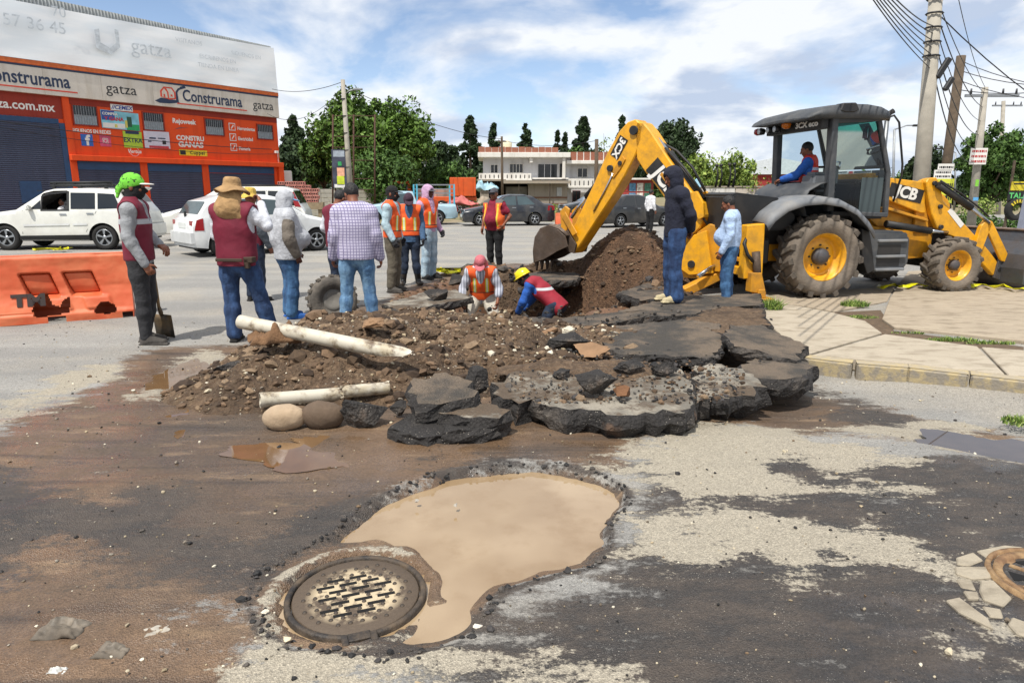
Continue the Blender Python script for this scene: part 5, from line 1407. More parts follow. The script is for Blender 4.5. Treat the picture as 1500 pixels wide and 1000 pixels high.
c_ = t2(1489, 307); b = MB(); b.lathe([(.2, -.09), (.34, -.11), (.38, -.08), (.38, .08), (.34, .11), (.2, .09)], Matrix.Translation(c_), 24, closed=True); ty = b.build('tyre', mat('old_rubber', '1d1c1b', .85), tsg)
for k in range(9):
    a_ = math.pi * (.1 + .1 * k) + .3; b = MB(); b.box((c_.x - math.cos(a_) * .29, c_.y - .112, c_.z + math.sin(a_) * .29), (.05, .01, .11), rot=Matrix.Rotation(a_ - math.pi / 2, 4, 'Y')); b.build('painted_letter', mat('sign_yellow', 'c7b42a'), ty)
bl = S(1021, 270, 30); bs2 = thing('diamond_sign', 'pale blue diamond road sign on a thin post behind the boom', 'road sign', (bl.x, bl.y, 0))
b = MB(); b.box((0, 0, bl.z), (.40, .02, .40), rot=Matrix.Rotation(math.pi / 4, 4, 'Y')); b.build('plate', mat('plate_blue', '9cc4d8', .4), bs2, .01); b = MB(); b.cyl((0, .03, 0), (0, .03, bl.z), .03, n=8); b.build('post', m_metal, bs2)

# ================================================================== TREES
def leaf_mat(name, cols):
    t = NT(name); g = t.t.nodes.new('ShaderNodeNewGeometry'); r = t.t.nodes.new('ShaderNodeValToRGB'); e = r.color_ramp.elements
    for i, c in enumerate(cols):
        x = e[0] if i == 0 else (e[1] if i == 1 else e.new(.5)); x.position = i / (len(cols) - 1); x.color = (*rgb(c), 1)
    t.t.links.new(g.outputs['Random Per Island'], r.inputs[0])
    c = t.scale(r.outputs[0], t.rng(t.noise(.5, 3), .3, .7, .75, 1.25))
    t.b.inputs['Subsurface Weight'].default_value = 0
    return t.done(c, .65, Specular_IOR_Level=.25)
LM = {'bright': leaf_mat('leaf_bright', ['33471a', '4d6a25', '66813a']), 'dark': leaf_mat('leaf_dark', ['1d2a18', '2a3a20', '3a4d2b']), 'mid': leaf_mat('leaf_mid', ['2a4019', '3d5823', '557034']), 'loose': leaf_mat('leaf_loose', ['4a5f24', '6d8236', '8d9a4d'])}
m_bark = mat('bark', '4a3d31', .95, var=.3, vscale=5, bump=.6, bscale=12)
def leaves(cent, rad, n, size, rs_, m, parent, droop=0.):
    k = rs_.randint(0, len(cent), n)
    d = rs_.normal(size=(n, 3)); d /= np.linalg.norm(d, axis=1)[:, None]
    p = cent[k] + d * (rad[k] * rs_.uniform(.45, 1.05, n) ** .5)[:, None]
    nrm = d * .7 + rs_.normal(size=(n, 3)) * .6 + np.array([0, 0, .35]); nrm /= np.linalg.norm(nrm, axis=1)[:, None]
    a = np.cross(nrm, rs_.normal(size=(n, 3))); a /= np.linalg.norm(a, axis=1)[:, None]
    a[:, 2] -= droop; b_ = np.cross(nrm, a); s = (size * rs_.uniform(.6, 1.3, n))[:, None]
    V = np.stack([p - a * s, p + b_ * s * .5, p + a * s, p - b_ * s * .5], 1).reshape(-1, 3)
    F = np.arange(4 * n).reshape(n, 4)
    return np_mesh('crown', V, F, m, parent, False)
def tree(lab, px, base_y, top_y, wpx, Y, kind, lm, seed, n=5200, group=None, low=.25, size=None, name='tree'):
    rs_ = np.random.RandomState(seed); B = SY(px, 300, Y); B.z = 0; top = SY(px, top_y, Y).z; mpp = Y / 1000. * 1.0; w = wpx * mpp
    w = w * (1.45 if kind == 'conifer' else 1.0)
    root = thing(name, lab, 'tree', (B.x, B.y, 0), rs_.rand() * 6.28, group)
    tr = MB()
    if kind == 'conifer':
        tr.tube([(0, 0, -.2), (0, 0, top * .5), (0, 0, top * .97)], [w * .05 + .05, w * .035 + .03, .02], 7)
        m_ = 70; h = rs_.uniform(low * .5, 1, m_) ; a = rs_.rand(m_) * 6.28; prof = np.clip((1 - h) ** 1.0, 0, 1) * w * .55 + .04 * w
        rr = prof * rs_.uniform(.2, 1.3, m_); cent = np.stack([np.cos(a) * rr, np.sin(a) * rr, h * top - rr * .15], 1); rad = (prof * .42 + .04 * w) * rs_.uniform(.7, 1.2, m_)
        for k in range(14): q = cent[k]; tr.tube([(0, 0, q[2] + .1), tuple(q)], [.03, .01], 4)
    else:
        nt_ = 3; 
        m_ = 95; d = rs_.normal(size=(m_, 3)); d /= np.linalg.norm(d, axis=1)[:, None]
        cz = top * (low + (1 - low) * .5); hz = top * (1 - low) * .5
        r0 = rs_.uniform(.15, 1.12, m_) ** .55
        cent = np.stack([d[:, 0] * w * .42 * r0, d[:, 1] * w * .42 * r0, cz + d[:, 2] * hz * .85 * r0], 1); rad = (rs_.uniform(.05, .13, m_) * w + .03 * hz) * np.where(rs_.rand(m_) < .25, 1.5, 1.)
        tr.tube([(0, 0, -.2), (.05, .02, top * low * .6), (.1, .05, top * low * 1.2)], [w * .045 + .04, w * .035 + .03, w * .03 + .02], 8)
        for k in range(12):
            q = cent[k]; tr.tube([(.1, .05, top * low * 1.1), ((q[0] + .1) * .5, q[1] * .5, (q[2] + top * low) * .52), tuple(q)], [w * .02 + .02, w * .012 + .015, .015], 5)
    tr.build('trunk', m_bark, root)
    leaves(cent, rad, int(n * 1.3), (size or max(.1, w * .028)) * .85, rs_, LM[lm], root, .3 if kind != 'conifer' else .1)
    return root
tree('big bright leafy tree behind the concrete lamp pole', 520, 300, 132, 110, 56, 'broad', 'bright', 1, 9000, size=.22)
tree('broad bright tree right of the sign tower', 582, 300, 136, 120, 58, 'broad', 'bright', 2, 9500, size=.22)
tree('lower bright tree on the shop side of the big leafy pair', 478, 300, 182, 66, 57, 'broad', 'mid', 3, 5500, size=.2)
tree('rounded bush tree below the broad bright tree', 560, 300, 218, 110, 50, 'broad', 'mid', 4, 7000, low=.05, size=.17)
tree('bushy tree between the broad bright tree and orange truck', 650, 300, 232, 90, 60, 'broad', 'mid', 5, 6000, low=.05, size=.18)
tree('tall dark conifer behind the shop corner', 437, 300, 172, 40, 80, 'conifer', 'dark', 6, 4500, size=.3)
tree('dark round tree below the tall conifer by the shop', 432, 300, 205, 70, 78, 'broad', 'dark', 7, 5200, low=.1, size=.3)
for i, (x, t_, w_, Y, kd, lb) in enumerate(((626, 197, 24, 100, 'broad', 'slim dark tree right behind the yellow tank'), (645, 203, 30, 98, 'broad', 'wider dark tree next to the yellow tank'), (665, 210, 24, 100, 'broad', 'short dark tree left of the tall spire conifer'), (690, 171, 36, 86, 'conifer', 'tall spire-shaped conifer beside the white house'), (724, 183, 24, 100, 'conifer', 'conifer rising behind the tank on the white house'), (770, 183, 26, 100, 'conifer', 'conifer rising behind the middle of the brick parapet'), (815, 193, 14, 105, 'conifer', 'thin sparse conifer right of the parapet end'), (826, 195, 16, 105, 'conifer', 'second thin sparse conifer near the parapet end'), (852, 174, 36, 92, 'conifer', 'dense dark conifer behind the lower parapet'), (908, 170, 22, 100, 'conifer', 'narrow conifer partly behind the digger dipper'))):
    tree(lb, x, 300, t_, w_, Y, kd, 'dark', 20 + i, 4200 if w_ > 20 else 1800, size=.34)
tree('low green tree between the thin conifers and house', 838, 300, 212, 40, 88, 'broad', 'mid', 33, 2600, low=.1, size=.28)
tree('leafless pale tree beside the dark wooden pole', 884, 300, 190, 26, 95, 'broad', 'loose', 34, 120, size=.2)
tree('large dark tree behind the top of the boom', 982, 300, 164, 84, 72, 'broad', 'dark', 35, 8000, low=.12, size=.26)
tree('loose yellow-green tree behind the parked dark cars', 1052, 300, 224, 120, 62, 'broad', 'loose', 36, 7000, low=.08, size=.2)
tree('shrubby yellow-green tree right under the large dark tree', 1012, 300, 235, 60, 64, 'broad', 'loose', 37, 3500, low=.05, size=.2)
tree('round dark cypress-like tree behind the notice pole', 1446, 300, 176, 96, 36, 'broad', 'mid', 38, 11000, low=.16, size=.14)
tree('dark tree behind the tall pale pole', 1352, 300, 212, 62, 62, 'broad', 'dark', 39, 5000, low=.1, size=.22)
tree('small dark tree beside the leaning wooden pole', 1402, 300, 262, 44, 70, 'broad', 'dark', 40, 2500, low=.05, size=.2)
tree('pinkish brown shrub tree right of the round tree', 1484, 300, 228, 40, 40, 'broad', 'loose', 41, 2200, low=.1, size=.12)
tree('green roadside tree seen under the cab mirror', 1322, 300, 250, 50, 75, 'broad', 'mid', 42, 2400, low=.05, size=.24)
for k, (x, t_, w_) in enumerate(((610, 236, 60), (668, 232, 50), (708, 222, 46), (748, 226, 44), (790, 224, 50), (872, 214, 50), (925, 226, 60))):
    tree('dark rounded tree of the row filling in behind the white house', x, 300, t_, w_, 112, 'broad', 'dark', 90 + k, 2600, 'dark trees behind the white house', low=.0, size=.42)
def bush(lab, px, py, Y, w, h, lm, seed, n=900):
    rs_ = np.random.RandomState(seed); B = SY(px, py, Y); m_ = 12
    cent = np.stack([rs_.uniform(-.4, .4, m_) * w, rs_.uniform(-.3, .3, m_) * w * .6, rs_.uniform(.2, .75, m_) * h], 1); rad = rs_.uniform(.2, .35, m_) * h
    root = thing('bush', lab, 'bush', (B.x, B.y, 0)); b = MB(); b.tube([(0, 0, -.05), (0, 0, h * .5)], [.04, .02], 5); b.build('stem', m_bark, root)
    leaves(cent, rad, n, .05 + .02 * h, rs_, LM[lm], root); return root
bush('yellow flowering bush at the foot of the notice pole', 1438, 318, 32, 2.2, 1.4, 'loose', 1); bush('green weeds at the verge below the round tree', 1470, 322, 28, 3.0, .8, 'mid', 2); bush('leafy weeds along the verge right of the flowering bush', 1410, 322, 30, 2.4, .8, 'mid', 3)
bush('weeds growing at the corner of the white house', 838, 312, 52, 3.4, .7, 'loose', 4); bush('weeds in front of the block shed', 795, 312, 52, 3.2, .6, 'loose', 5); bush('rubble-side weeds left of the block shed', 700, 314, 50, 3, 1.0, 'mid', 6)
for k in range(16):
    x = -150 + k * 120; 
    tree('far hazy tree of the horizon belt', x, 300, 258 + (k * 37 % 17), 130, 150 + (k * 53 % 40), 'broad', 'dark' if k % 3 else 'mid', 60 + k, 900, 'trees of the far horizon belt', low=.0, size=.9)
# ================================================================== VEHICLES
m_tyre = mat('tyre_rubber', '1c1b1a', .85, var=.2, vscale=10, bump=.3, bscale=40)
m_rim = mat('alloy_rim', '9da0a3', .3, metal=.8, var=.05)
m_cglass = mat('car_glass', '10161a', .04, var=.05, spec=.8)
m_cglass2 = mat('car_glass_light', '36474c', .05, var=.2, vscale=2, spec=.8)
m_plast = mat('black_plastic', '1b1c1d', .6, var=.1)
m_tail = mat('tail_red', '8c1418', .2, var=.1); m_head = mat('head_lamp', 'b9bec2', .12, var=.1); m_amber = mat('amber_lamp', 'c46a14', .25)
m_plate = mat('plate_white', 'cfd2cf', .5, var=.1)
def paint(name, col): return mat(name, col, .28, var=.04, coat=.6, dirt='8c8375', dirt_amt=.18, dscale=2)
def add_wheel(root, x, y, r, w, side, spokes=5, rimc=None):
    T = Matrix.Translation((x, y, r)) @ (Matrix.Rotation(math.pi, 4, 'Z') if side > 0 else Matrix.Identity(4))
    b = MB(); b.lathe([(r * .64, -w * .5), (r * .9, -w * .5), (r * .98, -w * .38), (r, -w * .2), (r, w * .2), (r * .98, w * .38), (r * .9, w * .5), (r * .64, w * .5)], T, 28, closed=True)
    wh = b.build('wheel', m_tyre, root)
    b = MB(); b.lathe([(.001, -w * .18), (r * .6, -w * .16), (r * .62, -w * .44), (r * .66, -w * .5), (r * .66, w * .4)], T, 28); b.build('rim', m_plast, wh)
    b = MB()
    for k in range(spokes):
        a = 2 * math.pi * k / spokes + .3
        b.prism([(math.cos(a - .30) * r * .14, math.sin(a - .30) * r * .14), (math.cos(a - .17) * r * .62, math.sin(a - .17) * r * .62), (math.cos(a + .17) * r * .62, math.sin(a + .17) * r * .62), (math.cos(a + .30) * r * .14, math.sin(a + .30) * r * .14)], -w * .42, -w * .3, T)
    b.lathe([(.001, -w * .44), (r * .16, -w * .44), (r * .18, -w * .3)], T, 14); b.lathe([(r * .58, -w * .46), (r * .655, -w * .505), (r * .655, -w * .3)], T, 28)
    b.build('spokes', rimc or m_rim, wh)
class Car:
    def __init__(s, name, lab, loc, rot, L, W_, prof, belt, wb, wr, m, cat='car', gclear=.22, tumble=.17, xf=None, group=None, hole=None):
        "prof: (x,z) top line front to rear (x from 0 front to L rear); belt height; axles wb=(xf,xr)"
        s.root = thing(name, lab, cat, loc, rot, group); s.L, s.W, s.prof, s.belt, s.wb, s.wr, s.m = L, W_, prof, belt, wb, wr, m; s.hole = hole; s.tum = tumble; s.gc = gclear; s.roof = max(p[1] for p in prof); s.body()
    def zt(s, x): return float(np.interp(x, [p[0] for p in s.prof], [p[1] for p in s.prof]))
    def hw(s, x, z):
        t = x / s.L; e = 1 - .16 * max(0, (.12 - t) / .12) ** 2 - .11 * max(0, (t - .9) / .1) ** 2
        w = s.W / 2 * e
        if z <= s.belt: k = (z - s.belt * .62) / s.belt; w *= 1 - .10 * k * k - (.03 if z < s.gc + .12 else 0)
        else: w *= (1 - .0145) * (1 - s.tum * (z - s.belt) / (s.roof - s.belt))
        return w
    def zb(s, x):
        z = s.gc + (.1 * max(0, .35 - x)) + .12 * max(0, x - s.L + .35)
        for xa in s.wb:
            d = abs(x - xa); ra = s.wr * 1.16
            if d < ra: z = max(z, s.wr + math.sqrt(ra * ra - d * d))
        return z
    def xs(s):
        base = list(np.linspace(0, s.L, 56)) + (list(s.hole) if s.hole else []) + [p[0] for p in s.prof]
        for xa in s.wb: base += [xa + s.wr * 1.16 * math.cos(a) for a in np.linspace(0, math.pi, 17)] + [xa - s.wr * 1.165, xa + s.wr * 1.165]
        return sorted(set(round(float(np.clip(b_, 0, s.L)), 3) for b_ in base))
    def body(s):
        b = MB(); P = []; XS = s.xs()
        for x in XS:
            zb, zt = s.zb(x), s.zt(x); sec = []; r = .06 if zt <= s.belt + .02 else .05
            zs = [zb + (min(s.belt, zt - r) - zb) * k / 6 for k in range(7)]
            if zt > s.belt + .1: zs += [s.belt + .02] + [s.belt + .02 + (zt - r - s.belt - .02) * k / 4 for k in range(1, 5)]
            else: zs += [zt - r] * 5
            side = [(s.hw(x, z), z) for z in zs]
            wtop = s.hw(x, zt) ; side += [(wtop - r * .35, zt - r * .3), (wtop - r * 1.1, zt), (wtop * .5, zt + .012), (0, zt + .018)]
            sec = [(x - s.L / 2, -y, z) for y, z in side] + [(x - s.L / 2, y, z) for y, z in side[-2::-1]]
            P.append(sec)
        b.grid_surf(P[::-1])
        n = len(P[0])
        if s.hole:
            kill = set(); NX = len(XS)
            for i in range(NX - 1):
                xm = (XS[NX - 1 - i] + XS[NX - 2 - i]) / 2
                if s.hole[0] < xm < s.hole[1]: kill |= {i * (n - 1) + j for j in range(7, 11)}
            b.sm = [q for i, q in enumerate(b.sm) if i not in kill]; b.f = [q for i, q in enumerate(b.f) if i not in kill]
        for e, fl in ((0, False), (len(P) - 1, True)):   # nose and tail caps
            q = P[e]; h = n // 2; R_ = [[q[k], q[n - 1 - k]] for k in range(h + 1)]
            b.grid_surf(R_ if not fl else [r[::-1] for r in R_])
        s.b = b.build('body', s.m, s.root)
        b = MB(); b.b2((-s.L / 2 + .1, -s.W * .42, s.gc - .02), (s.L / 2 - .1, s.W * .42, s.gc + .3)); b.build('underbody', m_plast, s.root)
        for xa in s.wb:
            for sd_ in (-1, 1): add_wheel(s.root, xa - s.L / 2, sd_ * (s.W / 2 - .12), s.wr, .2, sd_, getattr(s, 'sp', 5), getattr(s, 'rimc', None))
    def side(s, name, pts, m, off=.006, par=None, sides=(-1, 1)):
        for sd_ in sides:
            V = [(x - s.L / 2, sd_ * (s.hw(x, z) + off), z) for x, z in pts]
            a = sum(pts[i][0] * pts[(i + 1) % len(pts)][1] - pts[(i + 1) % len(pts)][0] * pts[i][1] for i in range(len(pts)))
            f = list(range(len(pts)))
            if (a > 0) == (sd_ > 0): f = f[::-1]
            b = MB(); b._add(V, [f]); b.build(name, m, par or s.root, solid=.004)
    def seam(s, x0, z0, x1, z1):
        d = .006
        s.side('door_seam', [(x0 - d, z0), (x0 + d, z0), (x1 + d, z1), (x1 - d, z1)], m_plast, .003)
    def slope(s, name, xa, xb, m, inset=.09, off=.008):
        P = []
        for k in range(5):
            x = xa + (xb - xa) * k / 4; z = s.zt(x); w = s.hw(x, z) - inset
            P.append([(x - s.L / 2, w * j / 3., z + .016 + off - .004 * abs(j) / 3) for j in (-3, -2, -1, 0, 1, 2, 3)])
        b = MB(); b.grid_surf(P if xb > xa else P[::-1]); return b.build(name, m, s.root)
    def end(s, name, x, y0, y1, z0, z1, m, d=.03):
        b = MB(); b.b2((x - s.L / 2 - d / 2, y0, z0), (x - s.L / 2 + d / 2, y1, z1)); return b.build(name, m, s.root, .008)
    def mirror(s, x, z):
        for sd_ in (-1, 1):
            b = MB(); b.box((x - s.L / 2, sd_ * (s.W / 2 + .06), z), (.12, .2, .14), taper=.8); b.build('wing_mirror', s.m, s.root, .03, 2)
    def handle(s, x, z): s.side('door_handle', [(x, z), (x + .18, z), (x + .18, z + .035), (x, z + .035)], m_rim, .02)
p_white = paint('car_white', 'd6d6cf'); p_white2 = paint('car_white_b', 'd2d4d4'); p_black = paint('car_black', '14161b'); p_navy = paint('car_navy', '161c26'); p_grey = paint('car_dark', '20262b'); p_lblue = paint('car_blue', '9db9c6')
def ground_at(px, py): q = G(px, py); return (q.x, q.y, 0)
# white off-roader with the open window, seen side-on, nose to the left of the street
q = G(74, 366); LL = 4.45
suv = Car('off_road_car', 'white off-road car with black roof rack and driver at its open window', (q.x + .25, q.y + .75, 0), R(3), LL, 1.77, [(0, .62), (.06, .86), (.25, .97), (1.15, 1.09), (1.22, 1.10), (2.0, 1.60), (2.25, 1.66), (3.2, 1.68), (3.95, 1.64), (4.22, 1.22), (4.36, 1.05), (4.45, .75)], 1.06, (.88, 3.5), .345, p_white, gclear=.27, tumble=.16, hole=(1.93, 2.62))
win_f = [(1.62, 1.12), (2.12, 1.53), (2.58, 1.56), (2.62, 1.12)]
suv.side('window', [(2.70, 1.12), (2.70, 1.56), (3.35, 1.55), (3.35, 1.12)], m_cglass); suv.side('window', [(3.42, 1.12), (3.42, 1.545), (3.86, 1.52), (4.02, 1.14)], m_cglass); suv.side('window', win_f, m_cglass, sides=(1,)); suv.side('window', [(1.62, 1.12), (1.90, 1.36), (1.90, 1.12)], m_cglass, sides=(-1,))
for q_ in ([(1.90, 1.07), (2.63, 1.07), (2.63, 1.11), (1.90, 1.11)], [(1.90, 1.07), (1.93, 1.07), (1.96, 1.50), (1.92, 1.46)], [(2.60, 1.07), (2.66, 1.07), (2.66, 1.6), (2.60, 1.6)], [(1.92, 1.46), (2.1, 1.545), (2.64, 1.60), (2.64, 1.56), (2.1, 1.51), (1.96, 1.45)]): suv.side('window_frame', q_, m_plast, .008, sides=(-1,))
for q0, q1 in (((1.3, .42, .55), (2.9, .46, 1.6)), ((2.86, -.66, .55), (2.9, .42, 1.58)), ((1.3, -.7, .5), (2.9, .42, .56)), ((1.75, -.64, 1.60), (2.9, .42, 1.62))):
    b = MB(); b.b2((q0[0] - LL / 2, q0[1], q0[2]), (q1[0] - LL / 2, q1[1], q1[2])); b.build('cabin_lining', m_plast, suv.root)
b = MB(); b.b2((2.38 - LL / 2, -.62, .6), (2.56 - LL / 2, -.12, 1.34)); b.b2((2.42 - LL / 2, -.48, 1.34), (2.54 - LL / 2, -.26, 1.54)); b.build('seat', mat('seat_grey', '4a4a4c', .9), suv.root, .04, 2)
suv.slope('windscreen', 1.27, 1.97, m_cglass2); suv.slope('rear_window', 4.0, 4.18, m_cglass)
for x0, z0, x1, z1 in ((1.35, .45, 1.42, 1.08), (2.66, .40, 2.66, 1.58), (3.38, 1.06, 3.05, .5)): suv.seam(x0, z0, x1, z1)
suv.side('side_strip', [(1.4, .66), (2.62, .68), (2.62, .73), (1.4, .71)], p_white2, .018); suv.side('side_strip', [(2.72, .68), (3.1, .69), (3.1, .74), (2.72, .73)], p_white2, .018); suv.side('sill', [(1.25, .28), (3.12, .28), (3.12, .42), (1.25, .40)], m_plast, .012)
suv.handle(2.4, .96); suv.handle(3.12, .98); suv.mirror(1.62, 1.16)
suv.end('front_bumper', .02, -.75, .75, .36, .62, m_plast, .08); suv.end('headlamp', .10, -.78, -.45, .74, .92, m_head); suv.end('headlamp', .10, .45, .78, .74, .92, m_head); suv.end('rear_bumper', 4.45, -.78, .78, .38, .68, p_white, .1); suv.side('tail_lamp', [(4.05, 1.12), (4.12, 1.42), (4.2, 1.2), (4.3, 1.05)], m_tail, .01)
b = MB(); b.prism([(3.95 - LL / 2, 1.66), (4.15 - LL / 2, 1.72), (4.3 - LL / 2, 1.70), (4.2 - LL / 2, 1.62)], -.6, .6); b.build('spoiler', p_white, suv.root, .01)
for sd_ in (-1, 1):
    b = MB(); b.tube([(2.1 - LL / 2, sd_ * .62, 1.74), (3.75 - LL / 2, sd_ * .62, 1.76)], .028, 8); b.build('rack_rail', m_plast, suv.root)
    for x in (2.2, 2.9, 3.6): b = MB(); b.box((x - LL / 2, sd_ * .62, 1.70), (.08, .06, .1)); b.build('rack_foot', m_plast, suv.root)
for x in (2.2, 2.7, 3.2, 3.65): b = MB(); b.tube([(x - LL / 2, -.62, 1.79), (x - LL / 2, .62, 1.79)], .02, 6); b.build('rack_bar', m_plast, suv.root)
b = MB(); b.tube([(2.05 - LL / 2, -.5, 1.82), (3.72 - LL / 2, -.5, 1.84)], .035, 8); b.build('rack_load', m_plast, suv.root)

# white hatchback driving off to the right
def hatch():
    q = G(378, 371); L = 3.75
    c = Car('hatchback_car', 'small white hatchback seen from its rear beside the sun-hat man', (q.x - .1, q.y + .55, 0), R(180 + 42), L, 1.62, [(0, .55), (.05, .72), (.9, .92), (1.0, .95), (1.62, 1.36), (1.9, 1.42), (2.9, 1.40), (3.35, 1.28), (3.62, .92), (3.72, .85), (3.75, .5)], .90, (.72, 3.1), .285, p_white2, gclear=.2, tumble=.2)
    c.root.scale = (1.06, 1.06, 1.06)
    c.side('window', [(1.28, .96), (1.72, 1.30), (2.2, 1.33), (2.2, .95)], m_cglass2); c.side('window', [(2.28, .95), (2.28, 1.33), (2.85, 1.31), (3.2, 1.0)], m_cglass2)
    c.slope('windscreen', 1.06, 1.58, m_cglass2); c.slope('rear_window', 3.37, 3.58, m_cglass2, .08)
    c.seam(1.05, .35, 1.1, .93); c.seam(2.24, .32, 2.24, 1.34); c.seam(2.95, .9, 2.72, .45); c.handle(2.02, .8); c.mirror(1.32, .98)
    c.end('rear_bumper', 3.75, -.74, .74, .32, .58, p_white2, .1); c.end('number_plate', 3.735, -.25, .25, .66, .8, m_plate, .03); c.side('tail_lamp', [(3.5, .62), (3.5, .9), (3.64, .86), (3.7, .62)], m_tail, .012); c.end('tail_lamp', 3.71, .52, .72, .62, .84, m_tail, .04); c.end('tail_lamp', 3.71, -.72, -.52, .62, .84, m_tail, .04)
    b = MB(); b.box((3.64 - L / 2, 0, .98), (.04, .06, .12)); b.build('wiper', m_plast, c.root); c.end('headlamp', .06, -.66, -.4, .6, .74, m_head); c.end('headlamp', .06, .4, .66, .6, .74, m_head)
    return c
hatch()
# white people carrier behind it, nose to the left
q = G(362, 352); L = 4.75
van = Car('people_carrier', 'white people carrier with dark windows behind the small hatchback', (q.x - .55, q.y + .8, 0), R(8), L, 1.85, [(0, .6), (.08, .85), (.95, 1.08), (1.05, 1.12), (1.95, 1.66), (2.3, 1.74), (4.0, 1.74), (4.35, 1.66), (4.62, 1.1), (4.72, .95), (4.75, .6)], 1.05, (.95, 3.85), .34, p_white, gclear=.25, tumble=.15, cat='van')
van.side('window', [(1.55, 1.10), (2.05, 1.56), (2.55, 1.6), (2.6, 1.1)], m_cglass); van.side('window', [(2.68, 1.1), (2.68, 1.61), (3.5, 1.61), (3.5, 1.1)], m_cglass); van.side('window', [(3.58, 1.1), (3.58, 1.61), (4.12, 1.6), (4.4, 1.14)], m_cglass)
van.slope('windscreen', 1.1, 1.9, m_cglass2); van.slope('rear_window', 4.38, 4.58, m_cglass); van.seam(1.3, .45, 1.4, 1.06); van.seam(2.64, .4, 2.64, 1.62); van.seam(3.54, .4, 3.54, 1.62); van.handle(2.35, .95); van.handle(3.2, .95); van.mirror(1.55, 1.14)
van.side('tail_lamp', [(4.42, 1.1), (4.32, 1.55), (4.4, 1.58), (4.62, 1.08)], m_tail, .012); van.end('headlamp', .12, -.82, -.5, .72, .9, m_head); van.end('headlamp', .12, .5, .82, .72, .9, m_head); van.end('grille', .04, -.4, .4, .66, .82, m_plast); van.end('front_bumper', .02, -.8, .8, .36, .62, p_white, .1); van.end('number_plate', -.03, -.25, .25, .45, .58, m_plate, .03)
b = MB(); b.tube([(2.4 - L / 2, -.62, 1.79), (3.9 - L / 2, -.62, 1.79)], .025, 6); b.build('rack_rail', m_plast, van.root); b = MB(); b.tube([(2.4 - L / 2, .62, 1.79), (3.9 - L / 2, .62, 1.79)], .025, 6); b.build('rack_rail', m_plast, van.root)
def sedan(lab, px, py, rot, m, back=.8, sp=5, L=4.4, H=1.44, name='saloon_car', glass=None):
    q = G(px, py); g = glass or m_cglass2
    c = Car(name, lab, (q.x, q.y + back, 0), rot, L, 1.72, [(0, .55), (.05, .72), (1.15, .93), (1.22, .95), (1.95, H - .06), (2.25, H), (2.95, H - .01), (3.3, H - .08), (3.85, 1.03), (4.28, .99), (4.36, .9), (4.4, .55)], .92, (.82, 3.42), .30, m, gclear=.2, tumble=.22)
    c.side('window', [(1.62, .97), (2.05, H - .10), (2.5, H - .07), (2.52, .96)], g); c.side('window', [(2.6, .96), (2.58, H - .07), (3.02, H - .09), (3.42, .99)], g); c.slope('windscreen', 1.28, 1.92, g); c.slope('rear_window', 3.35, 3.8, g)
    c.seam(1.25, .38, 1.35, .93); c.seam(2.56, .34, 2.56, H - .06); c.seam(3.4, .92, 3.1, .45); c.handle(2.32, .82); c.handle(3.15, .84); c.mirror(1.62, .98)
    c.end('headlamp', .08, -.74, -.42, .62, .78, m_head); c.end('headlamp', .08, .42, .74, .62, .78, m_head); c.end('grille', .03, -.36, .36, .56, .74, m_plast); c.end('number_plate', .0, -.24, .24, .4, .52, m_plate, .03); c.side('tail_lamp', [(4.02, .7), (4.05, .93), (4.3, .93), (4.36, .72)], m_tail, .012); c.end('tail_lamp', 4.36, .46, .78, .7, .92, m_tail, .05); c.end('tail_lamp', 4.36, -.78, -.46, .7, .92, m_tail, .05); c.end('number_plate', 4.38, -.24, .24, .62, .75, m_plate, .04)
    return c
sedan('dark navy saloon car crossing behind the maroon shirt man', 742, 331, R(10), p_navy, .9)
sedan('black saloon car with red tail lamps behind the digger boom', 928, 333, R(180 + 30), p_black, 1.0, glass=m_cglass)
sedan('dark parked car with a red tail lamp behind the light blue shirt man', 1050, 320, R(180 + 20), p_grey, .9)
sedan('dark parked car showing its windscreen beside the backhoe frame', 1085, 318, R(-20), p_navy, 1.2)
sedan('grey car roof glimpsed left of the boom bucket cylinder', 872, 318, R(12), p_grey, 1.0)
# light blue pickup with a ladder rack
q = G(585, 330); L = 4.9
pk = Car('pickup_truck', 'light blue pickup with a cargo rack behind the men in orange vests', (q.x + .2, q.y + .8, 0), R(14), L, 1.7, [(0, .6), (.06, .85), (1.2, 1.0), (1.28, 1.02), (1.85, 1.56), (2.1, 1.6), (2.75, 1.58), (2.95, 1.02), (3.0, .98), (4.8, .98), (4.9, .6)], .95, (.85, 3.9), .34, p_lblue, gclear=.3, tumble=.16, cat='pickup')
pk.side('window', [(1.62, 1.02), (1.98, 1.48), (2.55, 1.5), (2.62, 1.02)], m_cglass2); pk.slope('windscreen', 1.32, 1.82, m_cglass2); pk.mirror(1.6, 1.06); pk.seam(1.4, .4, 1.45, .96); pk.seam(2.7, .4, 2.7, 1.5); pk.handle(2.42, .86); pk.end('headlamp', .08, -.74, -.46, .66, .82, m_head); pk.end('headlamp', .08, .46, .74, .66, .82, m_head); pk.end('tail_lamp', 4.88, -.78, -.6, .62, .9, m_tail)
m_rk = mat('rack_cyan', '4fa5bd', .5, var=.1)
for sd_ in (-.7, .7):
    for x in (2.95, 4.75): b = MB(); b.box((x - L / 2, sd_, 1.45), (.07, .07, .95)); b.build('rack_post', m_rk, pk.root)
    for z in (1.5, 1.7, 1.9): b = MB(); b.box((3.85 - L / 2, sd_, z), (1.8, .04, .05)); b.build('rack_rail', m_rim, pk.root)
